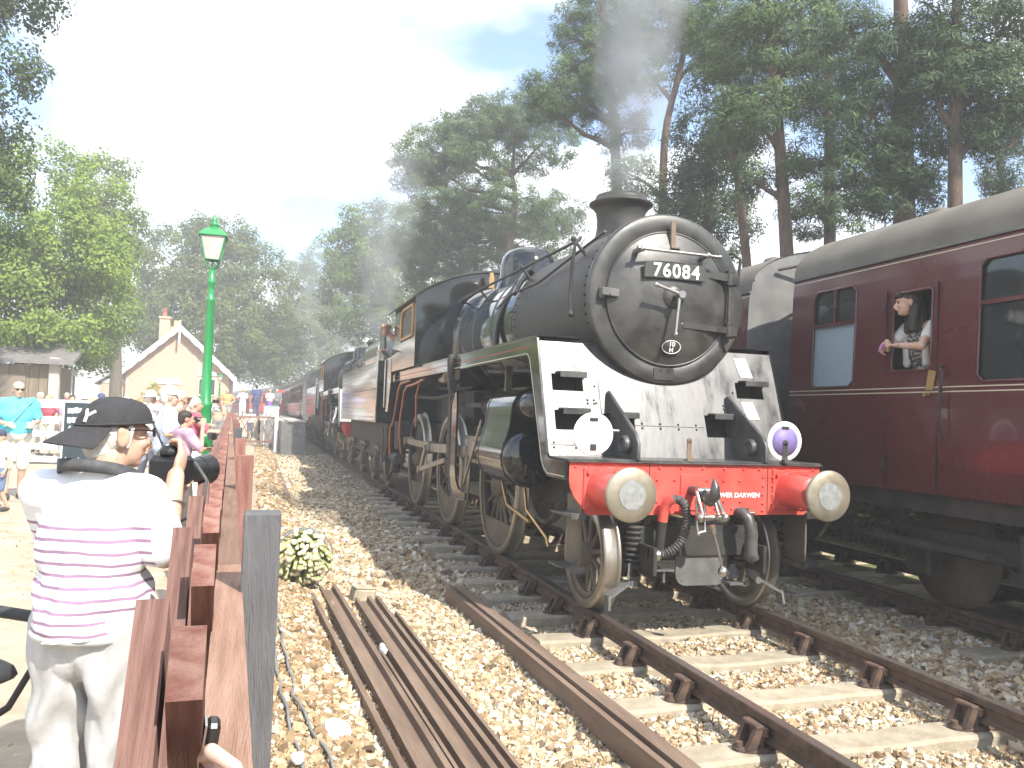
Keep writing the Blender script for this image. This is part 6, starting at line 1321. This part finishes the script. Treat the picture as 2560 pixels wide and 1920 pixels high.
# ---------------------------------------------------------------- trees
TREES = [
    ('oak_tree', 'dark leafy tree overhanging the upper left corner', 'leaf0', [(-11.247, 17.211, -0.1), (-11.247, 17.211, 2.503), (-11.513, 17.044, 8.367)], 0.28, [(-11.09, 16.872, 9.362, 1.66, 1.66, 2.54), (-9.887, 16.401, 11.755, 1.27, 1.27, 0.69), (-10.405, 16.777, 6.646, 1.08, 1.08, 1.37)]),
    ('lime_tree', 'broad bright green tree at the left edge above the timber shed', 'leaf1', [(-11.598, 28.858, -0.1), (-11.598, 28.858, 1.928), (-11.607, 28.649, 6.935)], 0.3, [(-11.959, 28.699, 8.288, 2.88, 2.88, 2.58), (-10.599, 27.342, 5.762, 1.98, 1.98, 2.42), (-12.255, 27.878, 5.114, 2.06, 2.06, 2.2), (-10.155, 29.234, 7.326, 1.25, 1.25, 1.88), (-11.177, 28.648, 3.84, 1.82, 1.82, 0.79), (-14.07, 29.408, 6.845, 2.28, 2.28, 3.34)]),
    ('lime_tree', 'darker rounded tree behind the bright left tree', 'leaf2', [(-10.652, 40.056, -0.1), (-10.652, 40.056, 2.594), (-10.987, 39.845, 9.983)], 0.3, [(-11.846, 40.04, 11.596, 2.06, 2.06, 2.47), (-11.696, 40.098, 9.134, 1.52, 1.52, 2.88), (-11.369, 40.12, 6.268, 1.27, 1.27, 2.06), (-11.713, 40.308, 4.302, 1.13, 1.13, 0.86)]),
    ('beech_tree', 'round hazy tree standing behind the brick station house', 'leaf3', [(-6.394, 63.837, -0.1), (-6.394, 63.837, 3.465), (-6.628, 63.69, 8.625)], 0.4, [(-9.565, 64.445, 12.072, 3.55, 3.55, 3.55), (-6.804, 63.58, 12.496, 3.55, 3.55, 3.88), (-4.219, 62.892, 10.006, 3.23, 3.23, 4.2), (-10.947, 65.022, 8.468, 2.91, 2.91, 3.55), (-7.702, 61.963, 7.743, 4.7, 4.7, 3.45), (-2.545, 62.499, 7.159, 1.94, 1.94, 2.91), (-4.043, 63.003, 6.135, 2.26, 2.26, 1.94), (-7.552, 63.687, 15.376, 1.94, 1.94, 1.61)]),
    ('beech_tree', 'low grey green trees at the far bend beyond the train', 'leaf3', [(-1.882, 92.768, -0.1), (-1.882, 92.768, 4.495), (-2.008, 92.689, 7.28)], 0.4, [(-1.606, 92.525, 8.225, 2.79, 2.79, 3.25), (0.995, 91.664, 9.715, 3.72, 3.72, 4.18), (-3.721, 93.276, 5.822, 2.32, 2.32, 1.39)]),
    ('pine_tree', 'far pine group above the second engine', 'pine', [(4.427, 114.725, -0.1), (4.427, 114.725, 8.877), (3.904, 114.396, 20.409)], 0.3, [(1.75, 115.109, 19.176, 3.46, 3.46, 4.62), (5.559, 113.886, 20.47, 4.04, 4.04, 5.2), (3.64, 114.747, 14.046, 4.62, 4.62, 4.62), (8.525, 113.167, 15.957, 4.04, 4.04, 5.77)]),
    ('sycamore_tree', 'yellow green bushy tree behind the engine cab', 'leaf4', [(5.515, 57.94, -0.1), (5.515, 57.94, 6.973), (5.289, 57.798, 11.977)], 0.3, [(3.381, 58.28, 14.414, 2.51, 2.51, 2.82), (5.119, 57.691, 15.73, 2.82, 2.82, 2.19), (6.485, 57.429, 12.021, 3.76, 3.76, 3.13), (3.551, 58.387, 10.661, 2.82, 2.82, 3.13), (6.926, 57.426, 8.904, 2.82, 2.82, 1.88)]),
    ('pine_tree', 'dark spreading pine above the dome, leftmost tall pine', 'pine', [(6.881, 29.175, -0.1), (6.881, 29.175, 8.88), (7.182, 28.959, 11.789), (6.89, 29.019, 12.503)], 0.24, [(3.052, 30.171, 13.087, 1.27, 1.52, 0.72), (4.057, 29.831, 13.848, 1.45, 1.74, 0.81), (5.416, 29.389, 14.441, 1.63, 1.96, 0.91), (6.948, 28.893, 15.041, 1.63, 1.96, 0.91), (8.035, 28.604, 13.994, 1.45, 1.74, 1.09), (5.144, 29.542, 12.801, 1.63, 1.96, 0.72), (2.739, 30.299, 12.351, 0.91, 1.09, 0.54), (3.818, 30.004, 11.485, 1.27, 1.27, 0.72), (6.436, 29.22, 11.038, 1.99, 1.99, 0.81)]),
    ('pine_tree', 'lower dark pine mass behind the boiler and dome', 'pine', [(7.018, 35.42, -0.1), (7.018, 35.42, 8.741), (6.885, 35.336, 11.683)], 0.22, [(5.679, 35.708, 11.639, 1.89, 1.89, 1.47), (7.143, 35.31, 10.43, 2.53, 2.53, 1.68), (5.162, 35.948, 9.726, 1.89, 1.89, 1.89), (9.334, 34.617, 10.931, 2.31, 2.31, 1.26), (4.109, 36.228, 10.74, 1.26, 1.26, 1.89), (10.684, 34.147, 12.243, 1.68, 1.68, 1.05)]),
    ('pine_tree', 'tall pine left of the chimney smoke reaching the top edge', 'pine', [(7.03, 17.609, -0.1), (7.03, 17.609, 8.998), (6.721, 17.585, 11.787), (6.178, 17.585, 15.712)], 0.22, [(5.535, 17.865, 13.78, 0.76, 0.92, 0.89), (6.23, 17.618, 14.569, 1.02, 1.22, 0.76), (5.946, 17.781, 12.777, 0.76, 0.92, 0.57), (5.124, 18.062, 12.11, 0.89, 1.07, 0.51), (6.119, 17.776, 11.638, 1.15, 1.37, 0.51), (7.028, 17.437, 13.071, 0.89, 1.07, 0.76), (4.91, 18.155, 11.466, 0.76, 0.92, 0.45), (7.131, 17.502, 10.784, 0.76, 0.76, 0.51)]),
    ('pine_tree', 'forked pine directly behind the smoke plume', 'pine', [(7.485, 15.398, -0.1), (7.485, 15.398, 8.476), (7.417, 15.334, 10.47), (7.813, 15.162, 11.66), (7.963, 15.046, 13.31)], 0.17, [(7.071, 15.326, 13.16, 1.06, 1.27, 0.7), (7.947, 15.036, 13.662, 1.06, 1.27, 0.7), (6.91, 15.435, 11.744, 0.59, 0.7, 0.41), (8.454, 14.934, 12.388, 0.82, 0.99, 0.59), (6.706, 15.623, 8.8, 0.7, 0.7, 0.47)]),
    ('cypress_tree', 'dense pale green conifer behind the smokebox top', 'pine2', [(7.287, 12.427, -0.1), (7.287, 12.427, 5.912), (7.175, 12.356, 8.375)], 0.2, [(7.058, 12.375, 8.782, 0.72, 0.72, 0.72), (7.488, 12.277, 7.975, 0.82, 0.82, 0.92), (6.82, 12.501, 7.54, 0.72, 0.72, 0.92), (7.83, 12.124, 9.118, 0.62, 0.62, 0.62), (7.254, 12.406, 6.63, 1.13, 1.13, 0.82), (6.464, 12.645, 6.704, 0.51, 0.51, 0.82)]),
    ('pine_tree', 'slim pine with leaning trunk right of the smokebox', 'pine', [(7.17, 10.4, -0.1), (7.17, 10.4, 5.163), (6.795, 10.414, 7.549), (6.625, 10.399, 9.142)], 0.14, [(6.346, 10.473, 9.411, 0.65, 0.72, 0.56), (6.753, 10.312, 10.263, 0.74, 0.82, 0.56), (6.101, 10.485, 10.89, 0.65, 0.72, 0.46), (6.913, 10.33, 8.687, 0.56, 0.61, 0.46), (6.591, 10.46, 7.932, 0.46, 0.46, 0.37)]),
    ('pine_tree', 'tall straight pine with bare rusty trunk above the coach end', 'pine', [(6.854, 8.425, -0.1), (6.854, 8.425, 4.651), (6.567, 8.401, 7.303), (6.305, 8.392, 9.399), (6.028, 8.405, 11.112)], 0.165, [(6.257, 8.437, 8.707, 0.83, 0.92, 0.5), (6.783, 8.246, 9.392, 0.67, 0.73, 0.42), (5.882, 8.499, 9.941, 0.67, 0.73, 0.5), (6.662, 8.245, 10.303, 0.75, 0.82, 0.5), (6.135, 8.509, 7.87, 0.67, 0.73, 0.33), (6.964, 8.286, 7.151, 0.42, 0.46, 0.42), (6.025, 8.589, 6.784, 0.5, 0.55, 0.33)]),
    ('pine_tree', 'pine with forking limb over the far coach roof', 'pine', [(9.623, 10.667, -0.1), (9.623, 10.667, 5.811), (9.433, 10.565, 9.593), (9.319, 10.52, 11.478)], 0.18, [(9.55, 10.49, 10.507, 0.88, 0.97, 0.69), (9.226, 10.549, 11.474, 0.88, 0.97, 0.59), (9.875, 10.432, 9.54, 0.78, 0.86, 0.49), (8.936, 10.717, 9.604, 0.49, 0.54, 0.39), (9.136, 10.755, 7.261, 0.59, 0.59, 0.59), (9.625, 10.625, 6.79, 0.78, 0.78, 0.49)]),
    ('pine_tree', 'thick ivy covered pine above the coach window', 'pine3', [(8.377, 6.882, -0.1), (8.377, 6.882, 5.333), (8.24, 6.825, 7.677), (8.046, 6.758, 10.646)], 0.26, [(7.657, 7.005, 7.656, 0.86, 0.86, 0.55), (8.145, 6.821, 8.457, 0.94, 0.94, 0.47), (7.849, 6.985, 6.723, 0.86, 0.86, 0.63), (8.252, 6.888, 6.111, 0.78, 0.78, 0.55), (8.423, 6.785, 7.292, 0.7, 0.7, 0.7), (7.437, 7.006, 9.214, 0.7, 0.7, 0.47), (8.715, 6.619, 9.104, 0.63, 0.63, 0.47), (7.312, 7.138, 7.017, 0.47, 0.47, 0.47)]),
    ('pine_tree', 'pine at the upper right with bare trunk and drooping boughs', 'pine3', [(8.503, 5.793, -0.1), (8.503, 5.793, 5.425), (8.4, 5.728, 7.697), (8.332, 5.646, 10.118)], 0.17, [(8.718, 5.586, 8.737, 0.95, 0.95, 0.44), (9.165, 5.473, 8.166, 0.81, 0.81, 0.51), (8.617, 5.655, 7.852, 0.88, 0.88, 0.44), (7.986, 5.849, 7.829, 0.51, 0.51, 0.37), (9.332, 5.381, 9.126, 0.66, 0.66, 0.44), (9.128, 5.516, 7.43, 0.59, 0.59, 0.37), (8.794, 5.635, 7.051, 0.44, 0.44, 0.22), (8.06, 5.764, 9.3, 0.59, 0.59, 0.37)]),
    ('pine_tree', 'small dark pine top at the right edge above the coach roof', 'pine3', [(12.883, 8.591, -0.1), (12.883, 8.591, 6.487), (12.647, 8.609, 7.781), (12.528, 8.618, 8.428)], 0.12, [(12.647, 8.609, 7.781, 0.42, 0.42, 0.56), (12.934, 8.54, 7.326, 0.56, 0.56, 0.37), (13.141, 8.421, 8.636, 0.65, 0.65, 0.56)]),
]
LEAF = {
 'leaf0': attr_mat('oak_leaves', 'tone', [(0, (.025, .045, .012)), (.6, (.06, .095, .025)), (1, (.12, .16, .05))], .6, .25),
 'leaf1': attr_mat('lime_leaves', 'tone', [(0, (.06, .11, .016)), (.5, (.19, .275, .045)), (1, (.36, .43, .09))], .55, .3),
 'leaf2': attr_mat('darker_lime_leaves', 'tone', [(0, (.045, .08, .015)), (.5, (.125, .175, .035)), (1, (.24, .28, .07))], .6, .25),  # darker set of lime greens
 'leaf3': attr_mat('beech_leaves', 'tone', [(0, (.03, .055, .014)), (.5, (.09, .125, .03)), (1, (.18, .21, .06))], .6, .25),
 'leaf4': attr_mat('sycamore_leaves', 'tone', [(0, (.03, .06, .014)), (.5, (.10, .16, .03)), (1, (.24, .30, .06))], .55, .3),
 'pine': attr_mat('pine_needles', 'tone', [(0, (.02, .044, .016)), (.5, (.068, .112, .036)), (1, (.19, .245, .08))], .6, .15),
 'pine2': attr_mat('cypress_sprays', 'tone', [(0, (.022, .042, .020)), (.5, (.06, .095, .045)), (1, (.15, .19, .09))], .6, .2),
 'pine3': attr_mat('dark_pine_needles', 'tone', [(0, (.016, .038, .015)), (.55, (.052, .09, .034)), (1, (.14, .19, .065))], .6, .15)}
M_pbark = mat('scots_pine_bark', (.065, .044, .034), .9, 0, (.14, .088, .062), 5, 8, .6, 20, stretch=(3, 3, .7))
M_bark2 = mat('grey_bark', (.10, .085, .065), .9, 0, (.17, .14, .11), 5, 8, .6, 20, stretch=(3, 3, .7))
def foliage(ells, lw, ll, cr, dens, seed, flat=1., fill=.5):
    r = np.random.RandomState(seed); Vs = []; Ts = []
    for (cx, cy, cz, rx, ry, rz) in ells:
        area = 4*pi*((rx*ry)**1.6/3+(rx*rz)**1.6/3+(ry*rz)**1.6/3)**(1/1.6)
        nc = max(8, int(area/(pi*cr*cr)*1.25)); d = r.randn(nc, 3); d /= np.linalg.norm(d, axis=1)[:, None]
        rad = fill+(1.06-fill)*r.rand(nc)**.55; C = np.array([cx, cy, cz])+d*rad[:, None]*np.array([rx, ry, rz]); crs = cr*(.55+.8*r.rand(nc)); ct = r.rand(nc)
        n = np.maximum(6, (dens*crs*crs/(lw*ll)).astype(int)); idx = np.repeat(np.arange(nc), n); m = len(idx)
        u = r.randn(m, 3); u /= np.linalg.norm(u, axis=1)[:, None]; u[:, 2] *= flat
        pr = (.45+.6*r.rand(m)); P = C[idx]+u*(crs[idx]*pr)[:, None]
        nrm = u*.9+d[idx]*.5+np.array([.08, -.25, .4])+r.randn(m, 3)*.42; nrm /= np.linalg.norm(nrm, axis=1)[:, None]
        t = np.cross(nrm, r.randn(m, 3)); t /= np.linalg.norm(t, axis=1)[:, None]+1e-9; b = np.cross(nrm, t)
        s = .6+.8*r.rand(m); a = t*(ll*s)[:, None]/2; c = b*(lw*s)[:, None]/2
        Q = np.stack([P-a, P-c*.9+a*.1, P+a, P+c*.9+a*.1], 1); Vs.append(Q.reshape(-1, 3))
        Ts.append(np.clip(.34*ct[idx]+.22*r.rand(m)+.30*pr*.9+.12*u[:, 2], 0, 1))  # clump tops and outsides lighter: light and shade put into leaf tone
    V = np.concatenate(Vs); F = np.arange(len(V)).reshape(-1, 4); return V, F, np.concatenate(Ts)
for ti, (nm, lab, kind, tr, tr_r, E) in enumerate(TREES):
    base = Vector(tr[0]); pine = kind.startswith('pine'); far = (base-Vector((-3.5, -6, 0))).length
    t = thing(nm, lab, 'tree', base, group=('pines behind the coaches' if pine else 'leafy trees'))
    kk = 1.24 if pine and far < 60 else 1.14
    E2 = [(e[0]-base.x, e[1]-base.y, e[2]-base.z, e[3]*kk, e[4]*kk, e[5]*kk) for e in E]
    k = max(1., far/26.); 
    if pine: lw, ll, cr, dens, flat = .026*k**.8, .15*k**.8, .32*k**.6, 4.3, .6
    else: lw, ll, cr, dens, flat = .075*k**.7, .11*k**.7, .46*k**.5, 5.0, .85
    if kind == 'pine2': lw, ll, cr, flat = .035, .12, .30, .9
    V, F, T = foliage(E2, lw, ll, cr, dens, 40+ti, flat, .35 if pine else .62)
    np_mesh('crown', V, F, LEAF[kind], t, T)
    b = MB(); pts = [Vector(p)-base for p in tr]; rs = [tr_r*(1.15-.6*i/(len(pts)-1)) for i in range(len(pts))]
    P2 = resample(pts, 24); b.tube(P2, [tr_r*(1.2-.75*i/23) for i in range(24)], 10); b.build('trunk', M_pbark if pine else M_bark2, t)
    rr = random.Random(100+ti)
    for e in E2:
        c = Vector(e[:3]); j = min(range(24), key=lambda i: abs(P2[i].z-(c.z-abs(c.x)*.25-.5))); s = P2[j]
        b = MB(); mid = s.lerp(c, .5)+Vector((0, 0, -.12*(c-s).length+.2*rr.random())); b.tube([s, s.lerp(mid, .5)+Vector((0, 0, .05)), mid, mid.lerp(c, .6), c], [tr_r*.45, tr_r*.4, tr_r*.3, tr_r*.2, tr_r*.1], 6)
        for q in range(4):
            d = Vector((rr.uniform(-1, 1)*e[3], rr.uniform(-1, 1)*e[4], rr.uniform(-.6, .8)*e[5])); b.tube([mid.lerp(c, .3+.15*q), c+d*.45+Vector((0, 0, .05)), c+d*.9], [tr_r*.16, tr_r*.1, tr_r*.04], 5)
        b.build('branch', M_pbark if pine else M_bark2, t)
# bare twiggy lower boughs of the pines at the right (a few, seen against the sky)
# low embankment with undergrowth behind the second track
g = MB(); xs = [6.0, 7.0, 8.5, 11, 16, 40]; zs = [-.24, .2, 1.0, 1.5, 1.6, 1.7]; ys = [-30, -15]+list(np.linspace(-8, 60, 40))+[150]; nx = len(xs)
g.add([(x, y, z+.12*sin(y*1.3+x)) for y in ys for x, z in zip(xs, zs)], [[j*nx+i, j*nx+i+1, (j+1)*nx+i+1, (j+1)*nx+i] for j in range(len(ys)-1) for i in range(nx-1)], True)
struct('embankment', g, mat('dark_undergrowth', (.02, .03, .01), .95, 0, (.05, .06, .025), 2, 6, .5, 12))
HDG = thing('added_hedge', 'leafy screen added to darken the gap under the coaches', 'added_hedge', (5.75, -6, -.2))  # added leafy screen, keeps the view under the coaches dark
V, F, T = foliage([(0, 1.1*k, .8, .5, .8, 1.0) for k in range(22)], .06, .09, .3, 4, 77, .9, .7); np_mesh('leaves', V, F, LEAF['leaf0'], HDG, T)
b = MB(); b.box((.1, 12, .7), (.5, 24, 1.3), bev=.1); b.build('opaque_core', M_dark, HDG)  # solid black core of the added screen, blocks the view through
# yellow flowered shrub by the station
SHR = thing('flowering_shrub', 'yellow green shrub in front of the brick station house', 'shrub', (-7.8, 31, .3))
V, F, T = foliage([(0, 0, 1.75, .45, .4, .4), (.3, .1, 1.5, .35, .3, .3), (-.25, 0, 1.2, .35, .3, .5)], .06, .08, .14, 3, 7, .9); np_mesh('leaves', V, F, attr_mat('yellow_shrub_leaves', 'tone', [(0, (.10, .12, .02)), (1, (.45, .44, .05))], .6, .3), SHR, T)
b = MB(); b.cyl((0, 0, 0), (0, 0, 1.3), .05, .03, n=8); b.build('stem', M_bark2, SHR)
# ---------------------------------------------------------------- smoke and added lens veil volume
def smoke(name, label, boxc, boxs, core, r0, r1, dens, lean, sc, col=(.62, .63, .65)):
    """soft plume: density falls off from a leaning axis and is broken up by noise"""
    m = bpy.data.materials.new(name+'_vapour'); m.use_nodes = True; N = m.node_tree.nodes; L = m.node_tree.links; N.clear()
    out = N.new('ShaderNodeOutputMaterial'); pv = N.new('ShaderNodeVolumePrincipled'); pv.inputs['Color'].default_value = (*col, 1); pv.inputs['Anisotropy'].default_value = .1
    tc = N.new('ShaderNodeTexCoord'); sp = N.new('ShaderNodeSeparateXYZ'); L.new(tc.outputs['Object'], sp.inputs[0])
    def M(op, a, b=None, c=None):
        n = N.new('ShaderNodeMath'); n.operation = op
        for i, v in enumerate((a, b, c)):
            if v is None: continue
            if isinstance(v, (int, float)): n.inputs[i].default_value = v
            else: L.new(v, n.inputs[i])
        return n.outputs[0]
    nz = N.new('ShaderNodeTexNoise'); nz.inputs['Scale'].default_value = sc; nz.inputs['Detail'].default_value = 4; L.new(tc.outputs['Object'], nz.inputs['Vector'])
    wob = M('MULTIPLY', M('SUBTRACT', nz.outputs['Fac'], .5), .55)
    z = sp.outputs['Z']; H = boxs[2]; zn = M('DIVIDE', z, H)
    ax = M('ADD', M('MULTIPLY', z, lean[0]), M('MULTIPLY', wob, .8)); ay = M('MULTIPLY', z, lean[1])
    dx = M('SUBTRACT', sp.outputs['X'], ax); dy = M('SUBTRACT', sp.outputs['Y'], ay)
    d = M('SQRT', M('ADD', M('MULTIPLY', dx, dx), M('MULTIPLY', dy, dy)))
    rad = M('MULTIPLY_ADD', zn, r1-r0, r0); q = M('SUBTRACT', 1, M('DIVIDE', d, rad)); q = M('MAXIMUM', q, 0)
    n2 = N.new('ShaderNodeTexNoise'); n2.inputs['Scale'].default_value = sc*2.1; n2.inputs['Detail'].default_value = 3; L.new(tc.outputs['Object'], n2.inputs['Vector'])
    br = M('MAXIMUM', M('MULTIPLY_ADD', n2.outputs['Fac'], 2.6, -.75), 0)
    fade = M('MULTIPLY', M('MINIMUM', M('MULTIPLY', zn, 12), 1), M('MAXIMUM', M('MULTIPLY_ADD', zn, -.75, 1.0), 0))
    L.new(M('MULTIPLY', M('MULTIPLY', M('MULTIPLY', q, br), fade), dens), pv.inputs['Density']); L.new(pv.outputs[0], out.inputs['Volume'])
    b = MB(); b.box((boxc[0], boxc[1], H/2), (boxs[0], boxs[1], H)); o = b.build(name, m, None, loc=core); tag(o, label, 'smoke'); o['kind'] = 'stuff'; return o
smoke('smoke_plume', 'grey smoke rising from the front engine chimney', (.35, .2, 0), (2.6, 2.6, 6.0), (0, 1.76, 3.93), .28, 1.05, 5.2, (.10, .05), 1.1, (.80, .81, .83))
smoke('steam_puff', 'pale steam drifting up from the second engine', (.5, 1, 0), (5, 6, 6.5), (0, 20.7, 3.9), .5, 1.6, 1.6, (.05, .1), .6, (.75, .75, .76))
hz = bpy.data.materials.new('lens_veil_volume'); hz.use_nodes = True; N = hz.node_tree.nodes; N.clear(); o_ = N.new('ShaderNodeOutputMaterial'); pv = N.new('ShaderNodeVolumePrincipled')  # added volume standing in for lens veil, lifts the dark tones
pv.inputs['Color'].default_value = (.93, .93, .93, 1); pv.inputs['Density'].default_value = .0044; hz.node_tree.links.new(pv.outputs[0], o_.inputs['Volume'])
b = MB(); b.box((0, 180, 14), (530, 490, 31)); o = b.build('veil_haze', hz, None, kind='stuff'); o['label'] = 'thin pale air volume added to stand for lens veil over the scene'; o['category'] = 'veil_haze'
